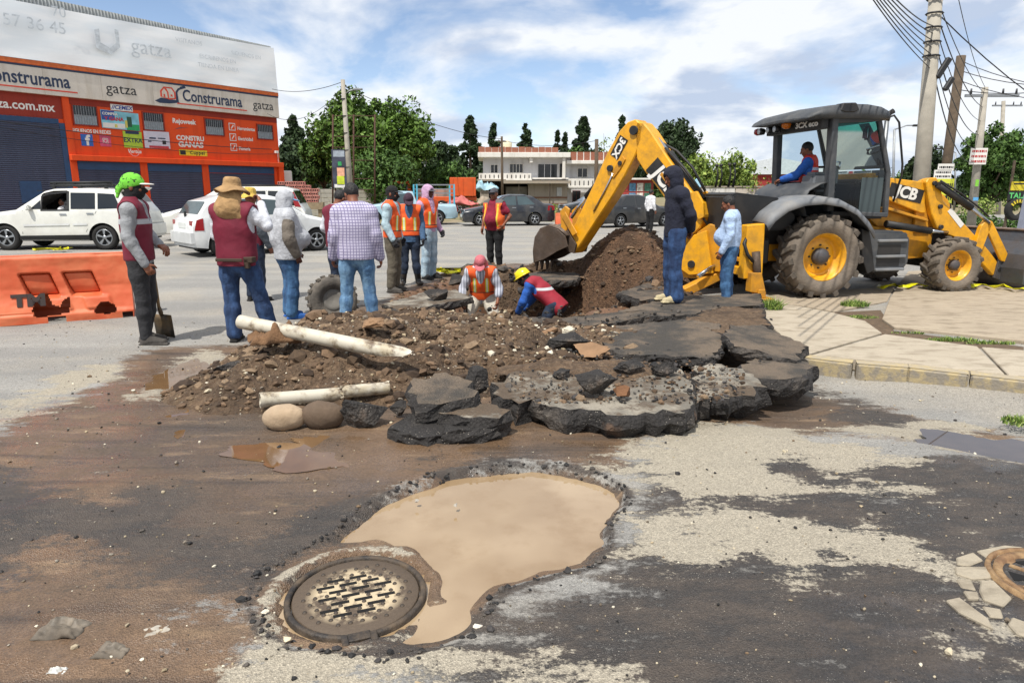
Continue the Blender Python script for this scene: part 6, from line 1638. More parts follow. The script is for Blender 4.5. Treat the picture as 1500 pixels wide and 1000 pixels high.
# orange tipper truck
q = S(668, 305, 50); tp_ = thing('tipper_truck', 'orange tipper truck parked behind the men with a pink sheet beside it', 'truck', (q.x, q.y, 0), R(4))
m_ot = mat('truck_orange', 'cf5216', .5, var=.12, dirt='8a4a22', dirt_amt=.4)
b = MB(); b.b2((-.4, -1.1, 1.25), (1.45, 1.1, 2.55)); b.build('load_box', m_ot, tp_, .02)
for x in (-.2, .5, 1.2): b = MB(); b.b2((x - .04, -1.14, 1.25), (x + .04, -1.1, 2.5)); b.build('box_rib', m_ot, tp_)
b = MB(); b.b2((-4.2, -.9, .85), (1.5, .9, 1.2)); b.build('chassis', m_ot, tp_, .02); b = MB(); b.b2((-4.6, -1.0, .7), (-3.2, 1.0, 2.3)); b.build('cab', m_ot, tp_, .08, 2); b = MB(); b.b2((-4.2, -1.015, 1.5), (-3.4, -1.0, 2.1)); b.build('window', m_cglass, tp_)
for x in (-3.8, -1.0, .1, 1.0):
    for sd_ in (-1, 1): add_wheel(tp_, x, sd_ * .85, .48, .28, sd_, 6)
rag('sheet', 677, 300, 46, (2.0, 1.0, .9), mat('sheet_pink', 'b0605c', .8, var=.3, vscale=2), 'pink plastic sheet draped on rubble beside the tipper truck', 'sheet', 33)
rag('rubble_heap', 694, 300, 47, (2.2, 1.2, 1.0), mat('rubble', '8a7f70', .95, var=.4, vscale=3, bump=.8, bscale=8), 'grey rubble heap between the tipper truck and shed', 'rubble', 35)
# ------------------------------------------------------------------ orange water barriers
m_bar = NT('barrier_orange')
_a = m_bar.noise(2.5, 5, .6); _b = m_bar.noise(30, 4)
m_bar = m_bar.done(m_bar.mix(m_bar.rng(_a, .35, .7), rgb('c4552f'), rgb('cf7048')), .55, m_bar.bump(_b, .1, .01))
def barrier():
    a = G(-60, 478, .0); e = G(198, 460, .0)
    L = (e - a).length; root = thing('water_barrier', 'broken orange plastic road barrier with ragged holes', 'barrier', a, math.atan2(e.y - a.y, e.x - a.x))
    H = .80; nx, nz = 64, 26
    # closed section: front skin, with recessed pockets and real holes
    sec = [(-.24, .0), (-.24, .10), (-.20, .14), (-.11, .42), (-.085, .70), (-.085, .79), (-.06, .82)]
    zt = np.array([p[1] for p in sec]); yt = np.array([p[0] for p in sec])
    pockets = [(.36, .62, .16), (.60, .86, .16)]
    holes = [[(.42, .14), (.45, .30), (.50, .34), (.53, .22), (.58, .18), (.60, .26), (.63, .30), (.62, .12), (.52, .10), (.45, .08)], [(.77, .10), (.80, .20), (.84, .22), (.88, .16), (.90, .10), (.84, .07)]]
    def build(side):
        X = np.linspace(0, 1, nx * 2 + 1); Z = np.linspace(0, .82, nz * 2 + 1)
        XX, ZZ = np.meshgrid(X, Z); x, z = XX.ravel(), ZZ.ravel(); y = np.interp(z, zt, yt)
        for x0, x1, dp in pockets:
            xa = x0 + (.62 - z) * .16; xb = xa + .17
            m_ = sstep(xa - .006, xa + .01, x) * (1 - sstep(xb - .01, xb + .006, x)) * sstep(.30, .34, z) * (1 - sstep(.58, .61, z)); y = y + dp * m_
            m2 = sstep(xa + .04, xa + .06, x) * (1 - sstep(xb + .03, xb + .05, x)) * sstep(.12, .16, z) * (1 - sstep(.28, .31, z)); y = y - .03 * m2
        y = y + (fbm2(x, z, 6, 3, 2.) - .5) * .03
        keep = np.ones(x.shape, bool)
        if side < 0:
            for h in holes: keep &= poly_sd(x + (fbm2(x, z, 30, 2, 5.) - .5) * .02, z, h) > 0
            keep &= ~((z < .07) & ((np.abs(x - .55) < .05) | (np.abs(x - .97) < .04) | (np.abs(x - .2) < .03)))
        V = np.stack([x * L, y * (1 if side < 0 else -1), z], 1); w_ = nx * 2 + 1
        i, j = np.meshgrid(np.arange(nx * 2), np.arange(nz * 2)); a_ = (j * w_ + i).ravel(); F = np.stack([a_, a_ + 1, a_ + w_ + 1, a_ + w_], 1)
        F = F[keep[F].all(1)]
        if side > 0: F = F[:, ::-1]
        return V, F
    V1, F1 = build(-1); V2, F2 = build(1)
    np_mesh('shell', V1, F1, m_bar, root, True); np_mesh('shell', V2, F2, m_bar, root, True)
    b = MB(); b.b2((0, -.062, .815), (L, .062, .828)); b.build('top_rim', m_bar, root, .005)
    for x in (.004, L - .012):
        b = MB(); b._add([(x, y, z) for y, z in sec] + [(x, -y, z) for y, z in sec[::-1]], [list(range(14))]); b.build('end_wall', m_bar, root, solid=.008)
    b = MB(); b.box((L * .32, -.215, .12), (.4, .012, .05)); b.build('split', m_bar, root)
    q = .62; text('stencil', 'TM', .2, mat('stencil_black', '2a1c18', .7), root, face_M((L * .405, -.163, .28), (1, 0, 0), (0, .32, .95)), bold=.012, sx=1.25, extrude=.002)
    return root
barrier()
q = G(832, 331); br2 = thing('water_barrier', 'small orange road barrier far behind the digger bucket', 'barrier', (q.x, q.y, 0), .1)
b = MB(); b.prism([(-.22, 0), (.22, 0), (.09, .45), (.07, .6), (-.07, .6), (-.09, .45)], -.6, .6, Matrix.Rotation(math.pi / 2, 4, 'Z')); b.build('shell', m_bar, br2, .02); b = MB(); b.b2((-.4, -.23, .0), (-.2, .23, .08)); b.b2((.2, -.23, .0), (.4, .23, .08)); b.build('fork_slot', m_plast, br2)
# loose tyre behind the checked-shirt man
q = G(478, 474); lt = thing('loose_tyre', 'worn tractor tyre standing on edge behind the soil heap', 'tyre', (q.x, q.y + .35, .24), scale=.84); lt.rotation_euler = (R(-8), 0, R(28))
m_otyre = mat('tyre_dusty', '55504a', .9, var=.25, vscale=8, bump=.4, bscale=30, dirt='80776a', dscale=4)
b = MB(); b.lathe([(.17, -.10), (.30, -.13), (.355, -.10), (.36, 0), (.355, .10), (.30, .13), (.17, .10)], None, 36, closed=True); b.build('carcass', m_otyre, lt)
b = MB(); b.lathe([(.001, -.05), (.10, -.06), (.17, -.09), (.175, .05)], None, 24); b.build('hub_plate', mat('hub_grey', '77736c', .8, var=.2), lt)
lg = MB(); lg.prism([(-.03, 0), (.03, 0), (.024, .035), (-.024, .035)], -.12, .0); l0 = None
for k in range(22):
    o = lg.build('lug', m_otyre, lt) if l0 is None else l0.copy()
    if l0 is None: l0 = o
    else: COL.objects.link(o); o.parent = lt
    a_ = 2 * math.pi * k / 22; o.matrix_local = Matrix.Rotation(-a_, 4, 'Y') @ Matrix.Translation((0, .11 if k % 2 else .01, .355))
# ================================================================== BACKHOE LOADER
m_jy = mat('digger_yellow', 'e2a110', .42, var=.08, vscale=3, dirt='7a5f30', dirt_amt=.5, dscale=6, coat=.1, bump=.06, bscale=30)
m_jyd = mat('digger_yellow_worn', 'c98a12', .5, var=.12, vscale=3, dirt='6b5230', dirt_amt=.6, dscale=4)
m_jg = mat('cab_grey', '3a3d41', .55, var=.15, vscale=4, bump=.12, bscale=80, dirt='6c6a66', dirt_amt=.35, dscale=5)
m_jf = mat('fender_grey', '6f7276', .6, var=.2, vscale=4, dirt='8f8a82', dirt_amt=.5, dscale=3)
m_jb = mat('digger_black', '17181a', .55, var=.15, dirt='4a443c', dirt_amt=.3)
m_steel = mat('bucket_steel', '5d5148', .55, metal=.5, var=.3, vscale=5, bump=.3, bscale=20, dirt='4f3f31', dirt_amt=.7, dscale=4)
m_steel2 = mat('loader_steel', '55575c', .5, metal=.4, var=.25, vscale=3, bump=.2, bscale=20, dirt='4a3a2d', dirt_amt=.7, dscale=3)
m_chrome = mat('chrome_rod', 'b9bcc0', .15, metal=1.0, var=.05)
m_jt = mat('digger_tyre', '6a6157', .9, var=.25, vscale=7, bump=.5, bscale=30, dirt='7d7163', dirt_amt=.8, dscale=4)
m_jt2 = mat('digger_lug', '4a443d', .9, var=.25, vscale=7, bump=.5, bscale=30, dirt='6d6256', dirt_amt=.8, dscale=5)
def clear_glass():
    t = NT('cab_glass'); g = t.t.nodes.new('ShaderNodeBsdfGlossy'); g.inputs['Roughness'].default_value = .02
    tr = t.t.nodes.new('ShaderNodeBsdfTransparent'); z = t.sepxyz()
    t.put(t.mix(t.rng(z[2], 2.44, 2.50), (.80, .90, .90), (.10, .62, .55)), tr.inputs[0])
    mx = t.t.nodes.new('ShaderNodeMixShader'); f = t.t.nodes.new('ShaderNodeFresnel'); f.inputs[0].default_value = 1.45
    t.t.links.new(f.outputs[0], mx.inputs[0]); t.t.links.new(tr.outputs[0], mx.inputs[1]); t.t.links.new(g.outputs[0], mx.inputs[2])
    t.t.links.new(mx.outputs[0], t.t.nodes['Material Output'].inputs['Surface']); return t.m
m_cg = clear_glass(); m_cg2 = m_cg.copy(); [setattr(n.inputs['From Min'], 'default_value', 9.) or setattr(n.inputs['From Max'], 'default_value', 9.1) for n in m_cg2.node_tree.nodes if n.type == 'MAP_RANGE']
jc = S(1205, 438, 10.3); JA = R(11); aw = Vector((-math.sin(JA), math.cos(JA), 0)); jr = Vector((jc.x, jc.y, 0)) + aw * 1.08
J = thing('backhoe_loader', 'yellow backhoe loader with grey canopy cab and its bucket reaching the pit', 'digger', (jr.x, jr.y, .0), JA)
def P_(name, pts, y0, y1, m, par=None, bev=.008, seg=1): b = MB(); b.prism(pts, y0, y1); return b.build(name, m, par or J, bev, seg)
def B_(name, lo, hi, m, par=None, bev=.01, seg=1): b = MB(); b.b2(lo, hi); return b.build(name, m, par or J, bev, seg)
def C_(name, a, b_, r, m, par=None, r1=None, n=14): b = MB(); b.cyl(a, b_, r, r1, n=n); return b.build(name, m, par or J)
def T_(name, pts, r, m, par=None, n=7): b = MB(); b.tube(pts, r, n); return b.build(name, m, par or J)
def jwheel(x, y, r, w, rr, side, nl, lug_h):
    sg = -1 if side < 0 else 1      # outer face on the side away from the centre
    T = Matrix.Translation((x, y, r)) @ (Matrix.Identity(4) if side < 0 else Matrix.Rotation(math.pi, 4, 'Z'))
    rt = r - lug_h; b = MB()
    b.lathe([(rr, -w * .36), (rr * 1.05, -w * .42), (rr + (rt - rr) * .45, -w * .52), (rt * .94, -w * .50), (rt, -w * .38), (rt, w * .38), (rt * .94, w * .5), (rr + (rt - rr) * .45, w * .52), (rr, w * .36)], T, 40, closed=True)
    wh = b.build('wheel', m_jt, J)
    b = MB(); b.lathe([(.001, -w * .06), (rr * .42, -w * .06), (rr * .62, -w * .10), (rr * .74, -w * .02), (rr * .86, -w * .06), (rr * .92, -w * .32), (rr * 1.0, -w * .38), (rr * 1.04, -w * .42), (rr * 1.04, -w * .36), (rr, w * .3)], T, 36); rim = b.build('rim', m_jy, wh)
    b = MB(); b.lathe([(.001, -w * .34), (rr * .24, -w * .33), (rr * .30, -w * .28), (rr * .36, -w * .24), (rr * .38, -w * .02)], T, 20); b.build('hub', m_steel2, wh)
    b = MB()
    for k in range(8):
        a = k * math.pi / 4; c = T @ Vector((math.cos(a) * rr * .5, -w * .12, math.sin(a) * rr * .5)); b.cyl(c, T @ Vector((math.cos(a) * rr * .5, -w * .04, math.sin(a) * rr * .5)), rr * .045, n=6)
    b.build('wheel_nuts', m_jb, wh)
    lb = MB(); l0 = None
    lw = w * .52
    for i, sgn in ((0, -1), (1, 1)):
        lb = MB(); sk = .5 * r * .34
        V = []
        for (t, yy) in ((0, 0.0), (1, sgn * lw)):
            for dx, dz in ((-.055 * r / .65, -.03), (.055 * r / .65, -.03), (.040 * r / .65, lug_h), (-.040 * r / .65, lug_h)):
                drop = .0 if t == 0 else .03 * r
                V.append((dx + t * sk, yy, rt + dz - drop))
        f = [(0, 1, 2, 3), (7, 6, 5, 4), (0, 4, 5, 1), (1, 5, 6, 2), (2, 6, 7, 3), (3, 7, 4, 0)]
        if sgn < 0: f = f
        else: f = [q[::-1] for q in f]
        lb._add(V, f); l0 = None
        for k in range(nl):
            o = lb.build('lug', m_jt2, wh, .006) if l0 is None else l0.copy()
            if l0 is None: l0 = o
            else: COL.objects.link(o); o.parent = wh
            a = 2 * math.pi * (k + .5 * i) / nl
            o.matrix_local = Matrix.Translation((x, y, r)) @ Matrix.Rotation(a, 4, 'Y')
    return wh
for sd_ in (-1, 1):
    jwheel(0, sd_ * .86, .635, .44, .345, sd_, 17, .05)
    jwheel(2.45, sd_ * .80, .45, .32, .235, sd_, 16, .035)
C_('rear_axle', (0, -.7, .62), (0, .7, .62), .12, m_jb); C_('front_axle', (2.45, -.66, .45), (2.45, .66, .45), .09, m_jb)
B_('chassis', (-.95, -.42, .5), (2.9, .42, .98), m_jb, bev=.03); P_('chassis_plate', [(-1.05, .95), (-.6, 1.25), (.7, 1.15), (1.5, 1.0), (2.3, .95), (2.3, .55), (1.5, .5), (-1.05, .55)], -.50, -.44, m_jyd); P_('chassis_plate', [(-1.05, .95), (-.6, 1.25), (.7, 1.15), (1.5, 1.0), (2.3, .95), (2.3, .55), (1.5, .5), (-1.05, .55)], .44, .50, m_jyd)
# engine hood
P_('hood', [(1.02, 1.20), (1.02, 1.86), (1.12, 1.88), (1.9, 1.72), (2.5, 1.55), (2.66, 1.42), (2.68, 1.0), (1.3, 1.0)], -.42, .42, m_jy, bev=.04, seg=2)
P_('side_panel', [(1.06, 1.22), (1.06, 1.46), (2.05, 1.22), (2.05, 1.05), (1.3, 1.05)], -.46, -.425, m_jyd); P_('hood_grille', [(2.68, 1.05), (2.74, 1.08), (2.72, 1.4), (2.66, 1.42)], -.36, .36, m_jb)
P_('panel_rib', [(1.18, 1.40), (2.1, 1.16), (2.1, 1.12), (1.18, 1.35)], -.60, -.46, m_jyd)
# side decal with the maker's letters
def decal(name, M_, w, h, txt, size, par=None, sx=1.0):
    b = MB(); b.b2((-w / 2, -h / 2, 0), (w / 2, h / 2, .004)); d = b.build(name, m_jb, par or J, M=M_)
    text('lettering', txt, size, m_white, d, M_ @ Matrix.Translation((0, 0, .006)), bold=size * .035, sx=sx, shear=.12); return d
# loader arms
AY = .58
arm = [(1.94, 1.70), (1.98, 1.80), (2.12, 1.81), (2.20, 1.74), (2.32, 1.42), (2.86, .98), (3.18, .60), (3.52, .34), (3.60, .40), (3.58, .52), (3.28, .80), (3.0, 1.0), (2.62, 1.06), (2.44, 1.02), (2.36, .90), (2.16, 1.05)]
arm = [(1.94, 1.74), (1.98, 1.80), (2.12, 1.81), (2.20, 1.72), (2.30, 1.45), (2.86, 1.00), (3.28, .66), (3.60, .36), (3.56, .22), (3.44, .24), (3.05, .56), (2.78, .82), (2.46, .92), (2.26, 1.02), (2.12, 1.24), (2.02, 1.5)]
for sd_ in (-1, 1):
    y0 = sd_ * AY; P_('loader_arm', arm, y0 - .05, y0 + .05, m_jy, bev=.012)
    P_('arm_link', [(2.95, .70), (3.10, .66), (3.22, 1.08), (3.12, 1.16), (3.02, 1.06)], y0 - .04 - .07 * sd_ * -1, y0 + .04 + .07 * sd_, m_jy)
    P_('tilt_lever', [(3.10, 1.16), (3.22, 1.12), (3.62, .58), (3.58, .46), (3.50, .48), (3.16, .96)], y0 + sd_ * .06, y0 + sd_ * .11, m_jy)
    C_('tilt_cylinder', (2.12, y0 + sd_ * .10, 1.70), (2.78, y0 + sd_ * .10, 1.34), .055, m_jb); C_('tilt_rod', (2.78, y0 + sd_ * .10, 1.34), (3.16, y0 + sd_ * .10, 1.10), .028, m_chrome)
    T_('hose', [(2.1, y0 + sd_ * .16, 1.76), (2.5, y0 + sd_ * .17, 1.56), (2.9, y0 + sd_ * .16, 1.33), (3.1, y0 + sd_ * .13, 1.2)], .014, m_jb)
    C_('lift_cylinder', (1.30, y0 - sd_ * .02 + sd_ * .08, 1.10), (2.12, y0 + sd_ * .06, .98), .055, m_jb); C_('lift_rod', (2.12, y0 + sd_ * .06, .98), (2.44, y0 + sd_ * .06, .95), .03, m_chrome)
    for px_, pz_ in ((2.08, 1.72), (2.24, 1.36), (3.16, 1.08), (3.52, .34), (2.3, 1.04)): C_('pin', (px_, y0 + sd_ * .03, pz_), (px_, y0 + sd_ * .09, pz_), .035, m_jb, n=10)
    P_('arm_tower', [(1.92, .95), (1.92, 1.76), (2.02, 1.80), (2.10, 1.74), (2.14, 1.2), (2.2, .95)], sd_ * .50 - .03, sd_ * .50 + .03, m_jyd)
B_('arm_cross_tube', (2.86, -.55, .78), (3.0, .55, .90), m_jy, bev=.02)
P_('sticker', [(2.40, 1.28), (2.46, 1.34), (2.74, 1.08), (2.68, 1.02)], -AY - .056, -AY - .051, m_white, bev=0)
# arm cover plate carrying the letters
cp_ = [(1.12, 1.74), (1.16, 1.82), (1.98, 1.74), (2.06, 1.26), (1.98, 1.26), (1.30, 1.48)]
P_('arm_cover', cp_, -.56, -.50, m_jy, bev=.01); P_('arm_cover', cp_, .50, .56, m_jy, bev=.01)
decal('decal', face_M((1.66, -.563, 1.57), (.97, 0, -.2), (.2, 0, .97)), .62, .21, 'JCB', .24, sx=1.05); 
# front bucket
def loader_bucket():
    prof = [(3.56, .62), (3.62, .42), (3.58, .14), (3.66, .04), (4.0, .03), (4.5, .03)]
    back = [(3.60, .66), (3.78, .95), (3.74, .97), (3.52, .66), (3.53, .12), (3.62, .0), (4.5, .0)]
    b = MB(); b.prism([(4.5, .0), (4.5, .028), (4.0, .05), (3.72, .07), (3.62, .16), (3.60, .36), (3.66, .58), (3.80, .78), (3.86, .98), (3.82, .99), (3.75, .80), (3.60, .60), (3.54, .38), (3.56, .14), (3.66, .03), (4.0, .0)], -1.08, 1.08); bk_ = b.build('loader_bucket', m_steel2, J, .006)
    for y in (-1.08, 1.06): P_('bucket_cheek', [(3.58, .12), (3.56, .38), (3.66, .6), (3.82, .98), (4.05, .6), (4.48, .05), (3.7, .04)], y, y + .02, m_steel2, bk_, .004)
    for k in range(8): y = -1.0 + k * .285; P_('tooth', [(4.48, .0), (4.62, .015), (4.48, .045)], y - .03, y + .03, m_steel2, bk_, 0)
    for y in (-.64, -.52, .52, .64): P_('bracket', [(3.44, .20), (3.50, .62), (3.66, .66), (3.60, .15)], y - .02, y + .02, m_steel2, bk_, .004)
    B_('top_edge', (3.78, -1.09, .965), (3.9, 1.09, 1.0), mat('edge_rust', '7b6a5e', .6, metal=.4, var=.3), bk_)
loader_bucket()
# step and fuel tank block
P_('step_box', [(.66, 1.02), (1.42, 1.0), (1.52, .92), (1.55, .50), (1.42, .38), (.92, .38), (.80, .5)], -.94, -.46, m_jg, bev=.04, seg=2)
for z in (.86, .62, .42): B_('step', (.94, -.985, z - .02), (1.44, -.93, z + .02), m_jf, bev=.008)
B_('step_recess', (.96, -.945, .47), (1.36, -.938, .80), m_jb, bev=0); P_('mudflap', [(.62, 1.05), (.76, 1.0), (.92, .42), (.80, .36), (.68, .6)], -.98, -.5, m_jb)
P_('step_box', [(.66, 1.02), (1.42, 1.0), (1.52, .92), (1.55, .50), (1.42, .38), (.92, .38), (.80, .5)], .46, .94, m_jg, bev=.04, seg=2)
# rear fenders
def fender(sd_):
    prof = [(-1.02, 1.14), (-.92, 1.27), (-.72, 1.41), (-.45, 1.49), (-.15, 1.51), (.15, 1.47), (.42, 1.35), (.62, 1.18), (.76, 1.0)]
    P = []
    for x, z in prof: P.append([(x, sd_ * .55, z + .02), (x, sd_ * .8, z + .015), (x, sd_ * 1.0, z), (x + .0, sd_ * 1.08, z - .03), (x * .98, sd_ * 1.10, z - .10)])
    b = MB(); b.grid_surf(P if sd_ > 0 else [p[::-1] for p in P]); b.build('fender', m_jf, J, solid=.02)
    b = MB(); P = [[(x * .97, sd_ * .54, z - .02), (x * .97, sd_ * .54, .8)] for x, z in prof]; b.grid_surf(P); b.build('fender_inner', m_jb, J, solid=.01)
fender(-1); fender(1)
# cab lower body with louvres, floor, seat
def rear_shroud():
    P = []
    for k, y in enumerate(np.linspace(-.74, .74, 13)):
        c_ = 1 - (y / .78) ** 2; P.append([(.14, y, 1.20), (-.16 - .10 * c_, y, 1.24), (-.22 - .12 * c_, y, 1.44), (-.14 - .12 * c_, y, 1.60), (.04 - .06 * c_, y, 1.70), (.20, y, 1.73)])
    b = MB(); b.grid_surf([p[::-1] for p in P]); return b.build('rear_shroud', m_jg, J, solid=.015)
rear_shroud()
for k in range(5):
    z = 1.48 + .042 * k; xo = -.235 + .062 * k - (.012 if k > 2 else 0)
    T_('louvre', [(xo + .13 - .11 * (1 - (y / .78) ** 2) - .02, y, z) for y in np.linspace(-.66, .5, 9)], .011, m_jb)
B_('cab_floor', (.05, -.72, 1.18), (1.15, .72, 1.26), m_jb); P_('cab_rear_box', [(-1.38, 1.02), (-1.40, 1.54), (-1.30, 1.58), (-.60, 1.50), (-.3, 1.22), (-.4, 1.02)], -.70, .70, m_jb, bev=.03, seg=2)
B_('seat_base', (.24, -.26, 1.26), (.66, .26, 1.62), m_jb, bev=.03); b = MB(); b.box((.42, 0, 1.66), (.50, .50, .12)); b.build('seat_cushion', m_jg, J, .05, 3)
b = MB(); b.box((.62, -.10, 1.84), (.14, .46, .34), rot=Matrix.Rotation(-.35, 4, 'Z')); b.build('seat_back', mat('seat_vinyl', '5a5d61', .45, var=.1), J, .05, 3)
b = MB(); b.box((.18, -.36, 1.74), (.34, .40, .30), taper=.8); b.build('console', mat('seat_vinyl', '5a5d61'), J, .06, 3)
T_('grab_rail', [(.60, -.34, 1.94), (.62, -.32, 2.04), (.70, -.10, 2.06), (.74, .10, 2.04), (.74, .12, 1.94)], .014, m_chrome)
P_('dashboard', [(.80, 1.26), (.74, 1.58), (.78, 1.76), (.90, 1.80), (1.06, 1.72), (1.12, 1.26)], -.50, .50, m_jb, bev=.05, seg=2)
C_('steering_column', (.78, 0, 1.70), (.64, 0, 1.96), .03, m_jb); b = MB(); b.lathe([(.17, -.014), (.186, 0), (.17, .014), (.156, 0)], Matrix.Translation((.63, 0, 1.98)) @ Matrix.Rotation(R(90), 4, 'X') @ Matrix.Rotation(R(0), 4, 'Y'), 24, closed=True); b.build('steering_wheel', m_jb, J)
for y in (-.28, -.14, .14, .28): T_('control_lever', [(-1.16, y, 1.66), (-1.13, y, 1.86), (-1.16, y, 1.98)], [.02, .012, .012], m_jb); b = MB(); b.lathe([(.001, -.03), (.025, -.02), (.028, 0), (.02, .025), (.001, .03)], Matrix.Translation((-1.16, y, 2.0)), 10); b.build('lever_knob', m_jb, J)
B_('door_lower', (.72, -.735, 1.26), (1.10, -.715, 1.80), mat('door_tint', '3f4a4c', .2, var=.2, vscale=2), bev=.03)
# canopy posts
def post(name, a, b_, w, d, m=m_jg, par=None):
    a, b_ = Vector(a), Vector(b_); z = (b_ - a).normalized(); L = (b_ - a).length; rot = z.to_track_quat('Z', 'Y').to_matrix().to_4x4()
    b = MB(); b.box((0, 0, 0), (w, d, L)); return b.build(name, m, par or J, .012, M=Matrix.Translation((a + b_) / 2) @ rot)
for sd_ in (-1, 1):
    y = sd_ * .72
    post('cab_post', (.20, y, 1.30), (.14, y, 2.66), .14, .10); post('cab_post', (1.20, y, 1.22), (1.16, y, 1.90), .07, .07); post('cab_post', (1.16, y, 1.88), (.90, y, 2.66), .07, .07); post('sill_rail', (.24, y, 1.27), (1.22, y, 1.24), .09, .07)
    post('roof_rail', (.10, y, 2.62), (.95, y, 2.67), .09, .09)
    b = MB(); b._add([(.26, y - .002 * sd_, 1.34), (1.14, y, 1.30), (1.12, y, 1.92), (.88, y, 2.62), (.20, y, 2.62)], [(0, 1, 2, 3, 4)]); b.build('window', m_cg if sd_ < 0 else m_cg2, J)
b = MB(); b._add([(1.17, -.68, 1.36), (1.17, .68, 1.36), (1.14, .68, 1.92), (1.14, -.68, 1.92)], [(0, 1, 2, 3)]); b.build('windscreen', m_cg, J)
b = MB(); b._add([(1.14, -.68, 1.94), (1.14, .68, 1.94), (.90, .68, 2.62), (.90, -.68, 2.62)], [(0, 1, 2, 3)]); b.build('windscreen', m_cg, J)
# roof
def roof():
    xs = [-.30, -.26, -.12, .05, .30, .60, .84, .98, 1.03]; top = [2.66, 2.72, 2.79, 2.83, 2.86, 2.86, 2.83, 2.78, 2.70]; wd = [.80, .84, .86, .87, .87, .87, .86, .84, .80]; P = []
    for x, z, w in zip(xs, top, wd):
        zb = 2.64; P.append([(x, -w + .1, zb), (x, -w, zb + .01), (x, -w - .015, (zb + z) / 2), (x, -w + .03, z - .015), (x, -w + .14, z), (x, 0, z + .02), (x, w - .14, z), (x, w - .03, z - .015), (x, w + .015, (zb + z) / 2), (x, w, zb + .01), (x, w - .1, zb), (x, 0, zb), (x, -w + .1, zb)])
    b = MB(); b.grid_surf(P); n = len(P[0]) - 1
    for e, r in ((0, 1), (-1, -1)): b._add(P[e][:n], [list(range(n))[::r]])
    return b.build('roof', m_jg, J)
rf_ = roof(); P_('roof_scoop', [(.12, 2.74), (.16, 2.85), (.38, 2.86), (.44, 2.76), (.36, 2.72), (.2, 2.72)], -.895, -.70, m_jb, rf_, .015)
b = MB(); b.b2((-.06, -.74, 2.50), (.06, .74, 2.66)); b.build('fascia', m_jb, J, .01)
text('lettering', '3CX eco', .115, m_white, J, face_M((-.066, -.38, 2.585), (0, -1, 0), (0, 0, 1)), bold=.004, sx=1.35)
for y, m in ((.80, m_tail), (.70, m_jb), (.44, m_jb), (.24, m_jb)):
    Ml = Matrix.Translation((-.18, y, 2.57)) @ Matrix.Rotation(-math.pi / 2, 4, 'Z')
    b = MB(); b.lathe([(.001, -.05), (.045, -.045), (.06, -.01), (.05, .05), (.001, .07)], Ml, 14); w_ = b.build('work_lamp', m, J); b = MB(); b.lathe([(.001, -.056), (.044, -.052), (.046, -.046)], Ml, 12); b.build('lens', m_head if m is m_jb else m_tail, w_)
b = MB(); b.lathe([(.001, -.06), (.05, -.05), (.07, .0), (.06, .05)], Matrix.Translation((-.16, .02, 2.62)) @ Matrix.Rotation(-math.pi / 2, 4, 'Z'), 14); b.build('indicator', m_amber, J)
C_('exhaust', (1.24, -.50, 1.70), (1.22, -.50, 2.66), .035, m_metal); T_('exhaust_tip', [(1.22, -.50, 2.66), (1.23, -.52, 2.76), (1.29, -.54, 2.80)], .04, m_jb); T_('mirror_arm', [(.96, -.74, 2.66), (1.08, -.82, 2.70), (1.16, -.84, 2.60), (1.30, -.84, 2.0), (1.36, -.78, 1.84), (1.30, -.74, 1.44)], .016, m_jb)
b = MB(); b.box((.82, -.60, 2.46), (.05, .14, .2)); mi_ = b.build('mirror', m_jb, J, .03, 2); b = MB(); b.b2((.79, -.655, 2.39), (.795, -.545, 2.53)); b.build('mirror_glass', m_chrome, mi_)
# rear frame, king post and stabilisers
B_('rear_frame', (-1.30, -1.02, .38), (-1.08, 1.02, .50), m_jy); B_('rear_frame', (-1.30, -1.02, .92), (-1.08, 1.02, 1.04), m_jy)
for z in (.6, .78): B_('hose_bar', (-1.26, -.9, z - .03), (-1.14, .9, z + .03), m_jyd)
B_('rear_tank', (-1.12, -.72, .52), (-.72, .72, .90), m_jb, bev=.03)
for sd_ in (-1, 1):
    y = sd_ * .95; P_('stabiliser_tower', [(-1.30, .34), (-1.30, 1.12), (-1.02, 1.14), (-1.0, .34)], y - .09, y + .09, m_jy, bev=.012); C_('stabiliser_cylinder', (-1.16, y - sd_ * -.13, .74), (-1.10, y + sd_ * .14, .30), .06, m_steel, r1=.055); C_('stabiliser_rod', (-1.10, y + sd_ * .14, .34), (-1.04, y + sd_ * .16, .14), .03, m_chrome)
    P_('stabiliser_leg', [(-1.24, .16), (-1.24, .44), (-1.08, .44), (-.98, .12)], y + sd_ * .05, y + sd_ * .20, m_jyd); B_('stabiliser_foot', (-1.22, y + sd_ * .14 - .15, .03), (-.90, y + sd_ * .14 + .15, .07), m_jyd); P_('foot_lug', [(-1.14, .07), (-1.12, .2), (-1.02, .2), (-1.0, .07)], y + sd_ * .14 - .09, y + sd_ * .14 - .06, m_jyd); P_('foot_lug', [(-1.14, .07), (-1.12, .2), (-1.02, .2), (-1.0, .07)], y + sd_ * .14 + .06, y + sd_ * .14 + .09, m_jyd)
    T_('hose', [(-1.22, y, 1.0), (-1.34, y + sd_ * .1, .86), (-1.30, y + sd_ * .15, .7), (-1.2, y + sd_ * .14, .6)], .026, m_jb)
_ji = (Matrix.Translation(jr) @ Matrix.Rotation(JA, 4, 'Z')).inverted()
post('stabiliser_beam', _ji @ S(1000, 428, 10.75), _ji @ S(1058, 400, 10.9), .16, .14, m_jyd)
T_('swing_hose', [_ji @ S(1022, 405, 10.6), _ji @ S(1040, 392, 10.7), _ji @ S(1058, 385, 10.9)], .03, m_chrome)
